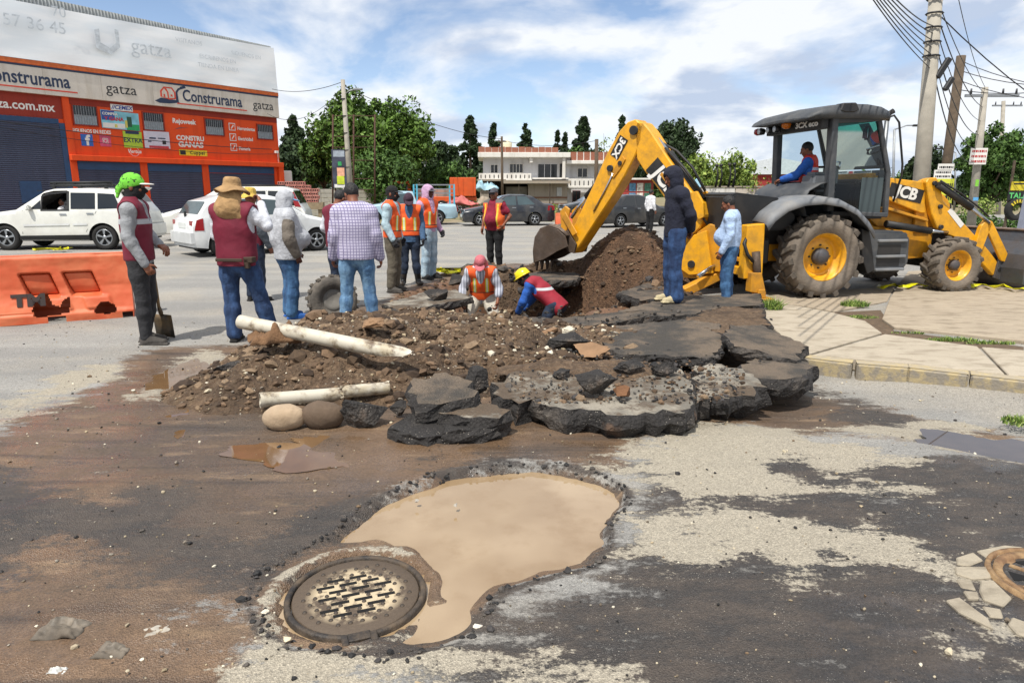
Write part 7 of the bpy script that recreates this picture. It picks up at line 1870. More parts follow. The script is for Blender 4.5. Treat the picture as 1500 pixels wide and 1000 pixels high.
# ------------- backhoe: everything in the swung boom plane
BA_ = R(127.9); Kp = Vector((-1.36, 0, 0)); MBm = Matrix.Translation(Kp) @ Matrix.Rotation(BA_, 4, 'Z')
def PB(name, pts, y0, y1, m, par=None, bev=.01): b = MB(); b.prism(pts, y0, y1); return b.build(name, m, par or J, bev, M=MBm)
def CB(name, a, b_, r, m, par=None, r1=None, n=14): return C_(name, MBm @ Vector(a), MBm @ Vector(b_), r, m, par, r1, n)
def TB_(name, pts, r, m, par=None): return T_(name, [MBm @ Vector(p) for p in pts], r, m, par)
PB('king_post', [(-.28, .36), (-.28, 1.06), (-.06, 1.10), (.14, .96), (.22, .62), (.20, .36)], -.15, .15, m_jyd); CB('king_pin', (-.18, 0, .30), (-.18, 0, 1.14), .075, m_jb)
for s_ in (-1, 1): PB('swing_plate', [(-.2, .34), (-.05, 1.0), (.16, .92), (.38, .60), (.42, .40), (.2, .28)], s_ * .20 - .03, s_ * .20 + .03, m_jy)
CB('pin', (.16, -.26, .46), (.16, .26, .46), .06, m_jb); PB('base_beam', [(-.2, .22), (.34, .22), (.5, .36), (-.2, .36)], -.12, .12, m_jyd)
boom_o = [(.10, 1.02), (.02, 1.22), (.10, 1.42), (.30, 1.62), (.70, 2.10), (1.06, 2.56), (1.20, 2.70), (1.32, 2.72), (1.36, 2.56), (1.32, 2.34), (1.30, 2.12), (1.16, 1.94), (.86, 1.62), (.52, 1.22), (.36, 1.0), (.20, .92)]
bm_ = PB('boom', boom_o, -.15, .15, m_jy, None, .02)
for s_ in (-1, 1):
    PB('boom_fork', [(.02, 1.20), (.10, 1.16), (.22, 1.30), (.26, 1.58), (.16, 1.60), (.04, 1.42)], s_ * .17 - .03, s_ * .17 + .03, m_jy, bm_, .008); PB('boom_rib', [(.62, 1.62), (.84, 1.86), (.80, 1.90), (.56, 1.66)], s_ * .16 - .012, s_ * .16 + .012, m_jyd, bm_, .004)
CB('boom_cylinder', (.16, .0, 1.46), (.78, 0, 2.20), .075, m_jb); CB('boom_rod', (.78, 0, 2.20), (1.24, 0, 2.66), .042, m_chrome); TB_('hose', [(.16, -.1, 1.60), (.42, -.12, 1.98), (.7, -.1, 2.24), (.92, -.04, 2.36)], .022, m_jb); TB_('hose', [(.12, .1, 1.58), (.42, .12, 1.94), (.8, .1, 2.28)], .022, m_jb)
MD = MBm @ face_M((.78, .135, 1.72), (-.80, 0, -.90), (-.90, 0, .80)); 
decal('decal', MBm @ face_M((.74, .158, 1.76), (-.70, 0, -.74), (-.74, 0, .70)), .76, .29, 'JCB', .34, None, 1.0)
dip_o = [(1.20, 2.64), (1.34, 2.76), (1.50, 2.72), (1.66, 2.58), (1.90, 2.22), (2.14, 1.74), (2.56, .98), (2.74, .66), (2.68, .52), (2.54, .48), (2.42, .62), (2.06, 1.10), (1.74, 1.52), (1.52, 1.84), (1.34, 2.14), (1.22, 2.42)]
dp = PB('dipper', dip_o, -.15, .15, m_jy, None, .02)
for u, z, r in ((1.36, 2.58, .075), (1.80, 1.98, .055), (2.58, .58, .055), (1.60, 2.06, .04)): CB('pin', (u, -.19, z), (u, .19, z), r, m_jb)
decal('decal', MBm @ face_M((1.64, .156, 2.32), (.52, 0, -.85), (-.85, 0, -.52)), .36, .18, '3CX', .17, None, 1.05)
for s_ in (-1, 1): PB('dipper_rib', [(1.50, 2.12), (1.60, 1.96), (1.72, 1.82), (1.78, 1.86), (1.66, 2.06), (1.56, 2.18)], s_ * .16 - .012, s_ * .16 + .012, m_jyd, dp, .004); TB_('pipe', [(1.74, s_ * .165, 1.9), (1.90, s_ * .165, 1.6), (2.12, s_ * .165, 1.25)], .014, m_chrome, dp)
CB('bucket_cylinder', (1.80, 0, 2.06), (2.40, 0, 1.50), .055, m_jb); CB('bucket_rod', (2.38, 0, 1.52), (2.72, 0, 1.12), .032, m_chrome)
for s_ in (-1, 1): PB('tipping_link', [(2.62, 1.28), (2.72, 1.34), (2.84, 1.24), (2.80, .80), (2.72, .70), (2.66, 1.0)], s_ * .18 - .02, s_ * .18 + .02, m_jyd); PB('tipping_lever', [(2.42, .86), (2.52, .80), (2.78, 1.14), (2.70, 1.24)], s_ * .215 - .015, s_ * .215 + .015, m_jyd)
# digging bucket: curved shell with side plates, ribs and teeth, mouth towards the digger
sh = [(2.62, .80), (2.80, .92), (3.02, .96), (3.20, .90), (3.32, .74), (3.36, .50), (3.34, .28)]
b = MB(); P = [[(u, y, z) for y in (-.30, .30)] for u, z in sh]; b.grid_surf(P, True); dbk = b.build('digging_bucket', m_steel, J, M=MBm, solid=.03)
for s_ in (-1, 1): PB('bucket_cheek', sh + [(3.10, .36), (2.80, .52), (2.56, .62)], s_ * .305 - .012, s_ * .305 + .012, m_steel, dbk, .004)
for y in (-.2, -.07, .07, .2):
    b = MB(); P = [[(u * 1.004 + .008, y + d, z + .018) for d in (-.022, .022)] for u, z in sh[1:6]]; b.grid_surf(P, False); b.build('wear_strip', mat('strip_bright', '8d7a66', .5, metal=.4, var=.2), dbk, M=MBm, solid=.02)
for y in (-.24, -.08, .08, .24): PB('tooth', [(3.30, .32), (3.375, .32), (3.34, .12)], y - .03, y + .03, m_steel, dbk, 0)
for s_ in (-1, 1): PB('bucket_ear', [(2.50, .50), (2.46, .66), (2.66, .90), (2.86, .90), (2.74, .66), (2.62, .50)], s_ * .18 - .02, s_ * .18 + .02, m_steel, dbk, .004)
TB_('hose', [(1.20, .06, 2.50), (.98, .08, 2.30), (.6, .14, 1.84), (.2, .16, 1.36), (-.05, .12, 1.05)], .02, m_jb); TB_('hose', [(1.20, -.06, 2.46), (.98, -.10, 2.24), (.6, -.15, 1.78), (.2, -.16, 1.3), (-.05, -.12, 1.02)], .02, m_jb)
for k in range(4): TB_('hose', [(-.16, -.12 + .08 * k, 1.02), (-.3, -.14 + .09 * k, 1.22 + .03 * k), (-.36, -.1 + .06 * k, 1.0), (-.3, -.1 + .06 * k, .8)], .018, m_jb)
# ================================================================== PEOPLE
class SDF:
    def __init__(s, lo, hi, h):
        s.h = h; s.lo = np.array(lo, float) - 2 * h; s.n = np.ceil((np.array(hi, float) + 2 * h - s.lo) / h).astype(int) + 1
        s.g = np.full(s.n, 0.3, np.float32)
    def sub(s, lo, hi):
        a = np.clip(np.floor((lo - s.lo) / s.h).astype(int), 0, s.n - 1); b = np.clip(np.ceil((hi - s.lo) / s.h).astype(int) + 1, 1, s.n)
        if (b <= a).any(): return None
        sl = tuple(slice(x, y) for x, y in zip(a, b))
        ax = [s.lo[k] + s.h * np.arange(a[k], b[k]) for k in range(3)]
        X, Y, Z = np.meshgrid(*ax, indexing='ij'); return sl, X, Y, Z
    def comb(s, sl, d, k, op):
        g = s.g[sl]
        if op == 'u':
            h = np.maximum(k - np.abs(g - d), 0) / k if k > 0 else 0; s.g[sl] = np.minimum(g, d) - h * h * k * .25
        elif op == 's':
            h = np.maximum(k - np.abs(g + d), 0) / k if k > 0 else 0; s.g[sl] = np.maximum(g, -d) + h * h * k * .25
    def cone(s, a, b, ra, rb, k=.02, op='u', flat=None):
        a, b = np.array(a, float), np.array(b, float); m = max(ra, rb) + k + s.h * 3
        if flat is not None: m = m * max(1, flat[1])
        q = s.sub(np.minimum(a, b) - m, np.maximum(a, b) + m)
        if q is None: return s
        sl, X, Y, Z = q; ab = b - a; L = ab @ ab + 1e-9
        px, py, pz = X - a[0], Y - a[1], Z - a[2]; t = np.clip((px * ab[0] + py * ab[1] + pz * ab[2]) / L, 0, 1)
        qx, qy, qz = px - t * ab[0], py - t * ab[1], pz - t * ab[2]; f = 1.
        if flat is not None:
            w, f = np.array(flat[0], float), flat[1]; w /= np.linalg.norm(w); dt = (qx * w[0] + qy * w[1] + qz * w[2]) * (1 / f - 1); qx, qy, qz = qx + dt * w[0], qy + dt * w[1], qz + dt * w[2]
        d = (np.sqrt(qx * qx + qy * qy + qz * qz) - (ra + t * (rb - ra))) * min(1., f if f < 1 else 1.)
        s.comb(sl, d, k, op); return s
    def ell(s, c, r, Rm=None, k=.02, op='u'):
        c = np.array(c, float); r = np.array(r, float); m = max(r) + k + s.h * 3
        q = s.sub(c - m, c + m)
        if q is None: return s
        sl, X, Y, Z = q; p = np.stack([X - c[0], Y - c[1], Z - c[2]], -1)
        if Rm is not None: p = p @ np.asarray(Rm)       # into local axes (columns = axes)
        k0 = np.sqrt(((p / r) ** 2).sum(-1)); k1 = np.sqrt(((p / (r * r)) ** 2).sum(-1)) + 1e-9
        s.comb(sl, k0 * (k0 - 1) / k1, k, op); return s
    def box(s, c, r, Rm=None, rd=.01, k=.01, op='u'):
        c = np.array(c, float); r = np.array(r, float); m = np.linalg.norm(r) + k + s.h * 3
        q = s.sub(c - m, c + m)
        if q is None: return s
        sl, X, Y, Z = q; p = np.stack([X - c[0], Y - c[1], Z - c[2]], -1)
        if Rm is not None: p = p @ np.asarray(Rm)
        w = np.abs(p) - (r - rd); d = np.sqrt((np.maximum(w, 0) ** 2).sum(-1)) + np.minimum(w.max(-1), 0) - rd
        s.comb(sl, d, k, op); return s
    def plane(s, p, n, k=.0):
        "keep the side the normal points away from"
        n = np.array(n, float); n /= np.linalg.norm(n); ax = [s.lo[i] + s.h * np.arange(s.n[i]) for i in range(3)]
        X, Y, Z = np.meshgrid(*ax, indexing='ij'); d = (X - p[0]) * n[0] + (Y - p[1]) * n[1] + (Z - p[2]) * n[2]
        s.g = np.maximum(s.g, d).astype(np.float32); return s
    def folds(s, amp, sc, seed, zs=1.0):
        ax = [s.lo[i] + s.h * np.arange(s.n[i]) for i in range(3)]; m = np.abs(s.g) < .04
        I = np.argwhere(m); p = np.stack([ax[0][I[:, 0]], ax[1][I[:, 1]], ax[2][I[:, 2]]], 1)
        n = fbm(p * np.array([sc, sc, sc * zs]) + seed * 7.7, 3) - .5; n = np.abs(n) * 2 - .25
        s.g[m] += (n * amp).astype(np.float32); return s
    def mesh(s):
        g = s.g; ins = g < 0; n = g.shape
        c = [ins[i:n[0] - 1 + i, j:n[1] - 1 + j, k:n[2] - 1 + k] for i in (0, 1) for j in (0, 1) for k in (0, 1)]
        sm = sum(x.astype(np.int8) for x in c); act = (sm > 0) & (sm < 8); idx = np.argwhere(act)
        if len(idx) == 0: return np.zeros((0, 3)), np.zeros((0, 4), int)
        off = np.array([(i, j, k) for i in (0, 1) for j in (0, 1) for k in (0, 1)]); val = np.stack([g[idx[:, 0] + o[0], idx[:, 1] + o[1], idx[:, 2] + o[2]] for o in off], 1)
        acc = np.zeros((len(idx), 3)); cnt = np.zeros(len(idx))
        for a in range(8):
            for b in range(a + 1, 8):
                if np.abs(off[a] - off[b]).sum() != 1: continue
                va, vb = val[:, a], val[:, b]; x = (va < 0) != (vb < 0); t = np.where(x, va / np.where(va == vb, 1, va - vb), 0)
                acc += np.where(x[:, None], off[a] + (off[b] - off[a]) * t[:, None], 0); cnt += x
        V = s.lo + (idx + acc / cnt[:, None]) * s.h; vid = np.full(act.shape, -1); vid[tuple(idx.T)] = np.arange(len(idx)); Fs = []
        for ax in range(3):
            sl0 = [slice(None)] * 3; sl1 = [slice(None)] * 3; sl0[ax] = slice(0, -1); sl1[ax] = slice(1, None)
            a, b = ins[tuple(sl0)], ins[tuple(sl1)]; e = np.argwhere(a != b); o1, o2 = [(1, 2), (2, 0), (0, 1)][ax]
            e = e[(e[:, o1] > 0) & (e[:, o2] > 0)]; d1 = np.zeros(3, int); d1[o1] = 1; d2 = np.zeros(3, int); d2[o2] = 1
            ok = (e[:, o1] < act.shape[o1]) & (e[:, o2] < act.shape[o2]) & (e[:, ax] < act.shape[ax]); e = e[ok]
            q = np.stack([vid[tuple((e - d1 - d2).T)], vid[tuple((e - d2).T)], vid[tuple(e.T)], vid[tuple((e - d1).T)]], 1); fl = a[tuple(e.T)]
            q[~fl] = q[~fl][:, ::-1]; Fs.append(q)
        F = np.concatenate(Fs); F = F[(F >= 0).all(1)]; return V, F
def Rz(a): return np.array(Matrix.Rotation(a, 3, 'Z'))
def headR(yaw, pitch, roll=0.): return np.array(Matrix.Rotation(yaw, 3, 'Z') @ Matrix.Rotation(-pitch, 3, 'X') @ Matrix.Rotation(roll, 3, 'Y'))   # pitch>0 looks down
SKIN = mat('skin_brown', '7a4a33', .55, var=.12, vscale=30)
SKIN2 = mat('skin_dark', '5d3626', .55, var=.12, vscale=30)
m_hair = mat('hair_black', '120f0e', .55, var=.3, vscale=60, bump=.5, bscale=120)
def cloth(name, col, var=.2, bump=.7): return mat(name, col, .92, var=var, vscale=14, bump=bump, bscale=22)
def denim(name, a, b_):
    t = NT(name); n = t.noise(5, 5, .6, t.mapping((2, 2, .8))); f = t.noise(120, 3)
    return t.done(t.scale(t.mix(t.rng(n, .38, .66), rgb(a), rgb(b_)), t.rng(f, .3, .7, .85, 1.12)), .9, t.bump(t.noise(16, 5, .6), .7, .02))
def vest_mat(name, base, bands, edge=None):
    "bands: (axis, lo, hi, colour) painted reflective tape in the person's own frame; y>0 is the front"
    t = NT(name); z = t.sepxyz(); c = t.scale(rgb(base), t.rng(t.noise(8, 4), .3, .7, .85, 1.12))
    for ax, lo, hi, col, front in bands:
        v = z['xyz'.index(ax[-1])]
        if ax[0] == '|': v = t.math('ABSOLUTE', v)
        m_ = t.math('MULTIPLY', t.rng(v, lo - .004, lo + .004), t.rng(v, hi - .004, hi + .004, 1, 0))
        if front: m_ = t.math('MULTIPLY', m_, t.math('MULTIPLY', t.rng(z[2], front[0] - .005, front[0] + .005), t.rng(z[2], front[1] - .005, front[1] + .005, 1, 0)))
        c = t.mix(m_, c, rgb(col))
    return t.done(c, .75, t.bump(t.noise(24, 4), .3, .01))
class Person:
    def __init__(s, lab, loc, rot, H=1.68, build=1.0, pose=None, head=(0, 0), skin=None, seed=0, name='person', group=None, res=1.0):
        s.k = H / 1.70; s.root = thing(name, lab, 'person', loc, rot, group, s.k); s.b = build; s.sk = skin or SKIN; s.seed = seed; s.res = res
        J_ = dict(pel=(0, 0, .93), che=(0, 0, 1.24), nek=(0, -.01, 1.45), hed=(0, .025, 1.59), shl=(-.182, 0, 1.378), shr=(.182, 0, 1.378), ell=(-.235, -.03, 1.13), elr=(.235, -.03, 1.13), wrl=(-.235, .06, .88), wrr=(.235, .06, .88),
                  hil=(-.09, 0, .90), hir=(.09, 0, .90), knl=(-.10, .02, .48), knr=(.10, .02, .48), anl=(-.11, -.02, .085), anr=(.11, -.02, .085), tol=(-.13, .14, .03), tor=(.13, .14, .03))
        J_.update(pose or {}); s.J = {k: np.array(v, float) for k, v in J_.items()}; s.R = headR(*head)
    def hl(s, x, y, z): return s.J['hed'] + s.R @ np.array([x, y, z])
    def bounds(s, keys, m): P = np.array([s.J[k] for k in keys]); return P.min(0) - m, P.max(0) + m
    def fwd(s):   # torso front direction
        a = s.J['shr'] - s.J['shl']; up = s.J['nek'] - s.J['pel']; f = np.cross(up, a); return f / (np.linalg.norm(f) + 1e-9)
    def torso(s, d, e, k=.05, belly=0.):
        J_, b = s.J, s.b; f = s.fwd(); fl = (f, .68)
        mid = (J_['pel'] + J_['che']) / 2
        d.cone(J_['pel'], mid, .150 * b + e, .150 * b + e, k, flat=fl); d.cone(mid, J_['che'], .150 * b + e, .168 * b + e, k, flat=fl)
        c2 = J_['che'] * .35 + J_['nek'] * .65; d.cone(J_['che'], c2, .168 * b + e, .125 * b + e, k, flat=fl); d.cone(J_['shl'] * .92 + c2 * .08, J_['shr'] * .92 + c2 * .08, .058 + e, .058 + e, k)
        d.cone(c2, J_['shl'], .09 + e * .6, .055 + e, k); d.cone(c2, J_['shr'], .09 + e * .6, .055 + e, k)
        if belly: d.ell(mid + f * .05, (.15 * b + e, .12 * b + e + belly, .17), np.stack([np.cross(f, (0, 0, 1)), f, (0, 0, 1)], 1), .06)
    def arm(s, d, q, e, frm=0., to=1., k=.025):
        J_ = s.J; sh, el, wr = J_['sh' + q], J_['el' + q], J_['wr' + q]; b = .9 + .1 * s.b
        def pt(t): return sh + (el - sh) * t * 2 if t < .5 else el + (wr - el) * (t - .5) * 2
        ra = lambda t: float(np.interp(t, [0, .25, .5, .62, 1], [.050, .045, .039, .040, .028])) * b + e
        ts = sorted({frm, to} | {x for x in (0., .25, .5, .62, 1.) if frm < x < to})
        for t0, t1 in zip(ts[:-1], ts[1:]): d.cone(pt(t0), pt(t1), ra(t0), ra(t1), k)
    def leg(s, d, q, e, frm=0., to=1., k=.03, cuff=0.):
        J_ = s.J; hi, kn, an = J_['hi' + q], J_['kn' + q], J_['an' + q]; b = .92 + .08 * s.b
        def pt(t): return hi + (kn - hi) * t * 2 if t < .5 else kn + (an - kn) * (t - .5) * 2
        ra = lambda t: float(np.interp(t, [0, .2, .5, .68, 1], [.092, .082, .056, .056, .040])) * b + e + cuff * max(0, t - .5) * 2
        ts = sorted({frm, to} | {x for x in (0., .2, .5, .68, 1.) if frm < x < to})
        for t0, t1 in zip(ts[:-1], ts[1:]): d.cone(pt(t0), pt(t1), ra(t0), ra(t1), k)
    def emit(s, name, d, m, smooth=True): V, F = d.mesh(); return np_mesh(name, V, F, m, s.root, smooth)
    def hand(s, d, q, e=0., curl=.9):
        J_ = s.J; wr = J_['wr' + q]; el = J_['el' + q]; ax = wr - el; ax /= np.linalg.norm(ax); side = -1 if q == 'l' else 1
        f = s.fwd(); nrm = np.array(s.J.get('pal' + q, np.array([-side, 0, 0.]) if abs(ax[2]) > .6 else np.array([0, 0, -1.])), float); nrm = nrm - ax * (nrm @ ax); nrm /= np.linalg.norm(nrm) + 1e-9
        w = np.cross(ax, nrm); w /= np.linalg.norm(w)
        if w @ f < 0: w = -w      # thumb side
        Rm = np.stack([w, nrm, ax], 1); c = wr + ax * .05
        d.cone(wr - ax * .03, wr + ax * .02, .027 + e, .028 + e, .015); d.box(c, (.038 + e, .016 + e, .045 + e), Rm, .014, .012)
        for i, (o, L, r) in enumerate(((.030, .072, .0085), (.0105, .082, .009), (-.0105, .076, .0085), (-.030, .058, .0075))):
            p = c + ax * .043 + w * o; a1 = curl * .5; d1 = ax * math.cos(a1) + nrm * math.sin(a1); p1 = p + d1 * L * .42; a2 = a1 + curl * .8; d2 = ax * math.cos(a2) + nrm * math.sin(a2); p2 = p1 + d2 * L * .33; a3 = a2 + curl * .6; d3 = ax * math.cos(a3) + nrm * math.sin(a3); p3 = p2 + d3 * L * .26
            for u, v in ((p, p1), (p1, p2), (p2, p3)): d.cone(u, v, r + e, r * .92 + e, .004)
        t0 = c - ax * .02 + w * .034; t1 = t0 + (w * .75 + ax * .6 + nrm * .25) * .036; t2 = t1 + (ax * .85 + w * .1 + nrm * .5) * .034; d.cone(t0, t1, .0125 + e, .011 + e, .008); d.cone(t1, t2, .0105 + e, .009 + e, .004)
    def head(s, d, face=True):
        R_ = s.R; d.ell(s.hl(0, -.012, .03), (.074, .092, .092), R_, .01); d.ell(s.hl(0, .02, -.035), (.058, .068, .078), R_, .03); d.ell(s.hl(0, .052, -.088), (.026, .022, .02), R_, .03)
        d.cone(s.hl(0, .088, .012), s.hl(0, .106, -.026), .008, .014, .014); d.ell(s.hl(0, .078, .034), (.052, .014, .010), R_, .016)
        for x in (-1, 1): d.ell(s.hl(x * .031, .098, .012), (.017, .014, .011), R_, .012, 's'); d.ell(s.hl(x * .031, .078, .011), (.014, .012, .011), R_, .003); d.ell(s.hl(x * .076, -.01, -.005), (.009, .020, .030), R_, .008); d.ell(s.hl(x * .042, .06, -.022), (.02, .02, .018), R_, .02)
        d.ell(s.hl(0, .088, -.054), (.024, .010, .007), R_, .006); d.cone(s.hl(-.018, .10, -.056), s.hl(.018, .10, -.056), .0022, .0022, .004, 's')
    def body(s, hands=True, curl=(.9, .9)):
        lo, hi = s.bounds(list(s.J.keys() - {'pall', 'palr'}), .17); h = .017 * s.res; parts = []
        d = SDF(lo, hi, h); s.torso(d, -.014); d.cone(s.J['nek'] - np.array([0, 0, .06]), s.hl(0, -.02, -.06), .062, .056, .03)
        for q in 'lr': s.arm(d, q, -.006); s.leg(d, q, -.012); d.cone(s.J['an' + q] - np.array([0, 0, .03]), s.J['an' + q] * .4 + s.J['to' + q] * .6 + np.array([0, 0, .005]), .026, .016, .01)
        parts.append(d.mesh()); d = SDF(s.J['hed'] - .17, s.J['hed'] + .17, .0075 * s.res); s.head(d); d.cone(s.J['nek'], s.hl(0, -.02, -.05), .056, .054, .03); parts.append(d.mesh())
        if hands:
            for q, cu in zip('lr', curl): d = SDF(s.J['wr' + q] - .20, s.J['wr' + q] + .20, .006 * s.res); s.hand(d, q, 0., cu); parts.append(d.mesh())
        V = []; F = []; n = 0
        for v, f in parts: V.append(v); F.append(f + n); n += len(v)
        o = np_mesh('body', np.concatenate(V), np.concatenate(F), s.sk, s.root, True)
        b = MB()
        for x in (-1, 1):
            c = Vector(s.hl(x * .031, .0905, .012)); b.lathe([(.001, -.003), (.004, -.002), (.0055, .0)], Matrix.Translation(c), 8)
        b.build('eyes', m_black, s.root); return o
    def shirt(s, m, e=.016, hem=.86, sleeve=1.0, name='shirt', belly=0., fold=.009):
        lo, hi = s.bounds(('pel', 'che', 'nek', 'shl', 'shr', 'ell', 'elr', 'wrl', 'wrr', 'hil', 'hir'), .22 + belly); d = SDF(lo, hi, .0125 * s.res); s.torso(d, e, belly=belly); ax = s.J['pel'] - s.J['che']; ax /= np.linalg.norm(ax)
        d.cone(s.J['pel'], s.J['pel'] + ax * .12, .155 * s.b + e, .16 * s.b + e, .04, flat=(s.fwd(), .70)); d.plane(s.J['pel'] + ax * (.93 - hem), ax); d.plane(s.J['nek'] + (s.J['nek'] - s.J['che']) / np.linalg.norm(s.J['nek'] - s.J['che']) * .055, s.J['nek'] - s.J['che'])
        for q in 'lr': s.arm(d, q, e, 0., sleeve)
        if fold: d.folds(fold, 9, s.seed + 1, .7)
        return s.emit(name, d, m)
    def pants(s, m, e=.016, to=.97, cuff=.012, name='trousers', fold=.007):
        lo, hi = s.bounds(('pel', 'hil', 'hir', 'knl', 'knr', 'anl', 'anr'), .2); d = SDF(lo, hi, .0125 * s.res); ax = s.J['che'] - s.J['pel']; ax /= np.linalg.norm(ax)
        d.cone(s.J['pel'] - ax * .03, s.J['pel'] + ax * .10, .150 * s.b + e, .148 * s.b + e, .05, flat=(s.fwd(), .74))
        d.plane(s.J['pel'] + ax * .09, ax)
        for q in 'lr': s.leg(d, q, e, 0., to, .035, cuff)
        if fold: d.folds(fold, 7, s.seed + 3, 1.5)
        return s.emit(name, d, m)
    def vest(s, m, e=.034, hem=.90, name='vest', open_=.0, vneck=True, belly=0.):
        lo, hi = s.bounds(('pel', 'che', 'nek', 'shl', 'shr'), .2 + belly); d = SDF(lo, hi, .0115 * s.res); s.torso(d, e, .045, belly=belly); ax = s.J['pel'] - s.J['che']; ax /= np.linalg.norm(ax)
        d.cone(s.J['pel'], s.J['pel'] + ax * .10, .155 * s.b + e, .16 * s.b + e, .04, flat=(s.fwd(), .72)); d.plane(s.J['pel'] + ax * (.93 - hem), ax); d.plane(s.J['nek'] - ax * .05, -ax)
        f = s.fwd(); rt = np.cross(f, -ax); nk = s.J['nek']
        for q, sg in (('l', -1), ('r', 1)): d.ell(s.J['sh' + q] + rt * sg * .055 - np.array([0, 0, .07]), (.075, .10, .145), np.stack([rt, f, -ax], 1), .02, 's')
        if vneck: d.cone(nk + f * .10, nk + f * .20 + ax * .26, .075, .015 + open_, .01, 's')
        if open_: d.cone(nk + f * .20 + ax * .2, s.J['pel'] + f * .22 + ax * .2, open_, open_ * 1.4, .01, 's')
        d.folds(.007, 8, s.seed + 5); return s.emit(name, d, m)
    def shoes(s, m, name='shoe', tall=.10):
        for q in 'lr':
            an, to = s.J['an' + q], s.J['to' + q]; lo = np.minimum(an, to) - .13; hi = np.maximum(an, to) + .13 + np.array([0, 0, tall]); d = SDF(lo, hi, .0105 * s.res); v = to - an; v[2] = 0; L = np.linalg.norm(v); v = v / (L + 1e-9); Rm = np.stack([np.array([v[1], -v[0], 0]), v, [0, 0, 1]], 1); fz = min(an[2], to[2] + .06) - .085
            heel = np.array([an[0], an[1], fz + .04]) - v * .025; toe = np.array([an[0], an[1], fz + .036]) + v * .165
            d.cone(heel, toe, .040, .036, .03, flat=((0, 0, 1), .9)); d.cone(np.array([an[0], an[1], fz + .05]), an + np.array([0, 0, tall * .35]), .048, .052, .03); d.cone(heel + v * .06 + np.array([0, 0, .03]), toe - v * .06 + np.array([0, 0, .008]), .04, .034, .03); c = (heel + toe) / 2; c[2] = fz + .012; d.box(c, (.043, .145, .013), Rm, .012, .006); d.plane((0, 0, fz), (0, 0, -1)); s.emit(name, d, m)
    def boots(s, m, top=.40):
        for q in 'lr':
            an, to, kn = s.J['an' + q], s.J['to' + q], s.J['kn' + q]; lo = np.minimum(np.minimum(an, to), kn) - .15; hi = np.maximum(np.maximum(an, to), kn) + .12; d = SDF(lo, hi, .012); v = to - an; v[2] = 0; v /= np.linalg.norm(v); fz = an[2] - .085
            d.cone(np.array([an[0], an[1], fz + .045]) - v * .03, np.array([an[0], an[1], fz + .042]) + v * .17, .046, .042, .03); t = (top - .085) / .4; d.cone(an, an + (kn - an) * t, .055, .075, .03); d.plane(tuple(an + (kn - an) * t), tuple(kn - an)); d.plane((0, 0, fz), (0, 0, -1)); s.emit('boot', d, m)
    def gloves(s, m, curl=(.9, .9)):
        for q, cu in zip('lr', curl): d = SDF(s.J['wr' + q] - .20, s.J['wr' + q] + .20, .007); s.hand(d, q, .006, cu); s.emit('glove', d, m)
    def hood(s, m, face=.062, e=.022, name='hood', drop=.0):
        d = SDF(s.J['hed'] - .26, s.J['hed'] + .22, .0105); R_ = s.R; d.ell(s.hl(0, -.015, .03), (.082 + e, .104 + e, .103 + e), R_, .02); d.ell(s.hl(0, .0, -.06), (.078 + e, .085 + e, .09), R_, .04); d.cone(s.hl(0, -.02, -.07), s.J['nek'] - np.array([0, 0, .03]), .072 + e, .105, .04)
        d.ell(s.hl(0, .135, -.012), (face + .012, .10, .098), R_, .02, 's'); d.folds(.012, 11, s.seed + 8); return s.emit(name, d, m)
    def balaclava(s, m):
        d = SDF(s.J['hed'] - .22, s.J['hed'] + .2, .0085); R_ = s.R; d.ell(s.hl(0, -.012, .03), (.081, .099, .099), R_, .01); d.ell(s.hl(0, .024, -.035), (.066, .077, .085), R_, .03); d.cone(s.hl(0, -.01, -.07), s.J['nek'] + np.array([0, 0, .0]), .070, .078, .03); d.cone(s.hl(0, .09, -.01), s.hl(0, .112, -.03), .012, .016, .02); d.box(s.hl(0, .115, .016), (.05, .04, .012), R_, .008, .008, 's'); d.folds(.006, 14, s.seed); return s.emit('balaclava', d, m)
    def cap(s, m, brim=True, m2=None, back=False, tilt=0.):
        d = SDF(s.J['hed'] - .2, s.J['hed'] + .26, .0085); R_ = s.R; d.ell(s.hl(0, -.012, .045), (.083, .102, .096), R_, .01); d.plane(s.hl(0, 0, .042), s.R @ np.array([0, .10, -1.])); o = s.emit('cap', d, m)
        if brim:
            d = SDF(s.J['hed'] - .26, s.J['hed'] + .28, .0075); sg = -1 if back else 1; d.ell(s.hl(0, sg * .095, .044), (.082, .085, .012), s.R, .004); d.ell(s.hl(0, -.0, .030), (.075, .095, .03), s.R, .004, 's'); np_ = s.hl(0, sg * .06, .06); d.plane(s.hl(0, sg * .045, .05), s.R @ np.array([0, -sg * 1., 0])); s.emit('cap_brim', d, m2 or m)
        return o
    def brimhat(s, m, r=.175, drop=.03, cloth_=None, crown=.1):
        b = MB(); P = []; M_ = Matrix.Translation(Vector(s.J['hed'])) @ Matrix(s.R.tolist()).to_4x4()
        prof = [(r, .035 - drop), (r * .9, .040 - drop * .75), (.115, .055), (.096, .060), (.094, .09), (.088, .06 + crown * .85), (.070, .065 + crown), (.001, .068 + crown)]
        n = 36; rr = np.random.RandomState(s.seed); ph = rr.rand() * 6
        for i in range(n + 1):
            a = 2 * math.pi * i / n; P.append([(rd * math.cos(a) * .92, rd * math.sin(a) * 1.08 - .01, t + (.012 * math.sin(3 * a + ph) + .008 * math.sin(5 * a)) * (rd > .12) * rd / r) for rd, t in prof])
        b.grid_surf([p[::-1] for p in P]); return b.build('hat', m, s.root, M=M_, solid=.006)
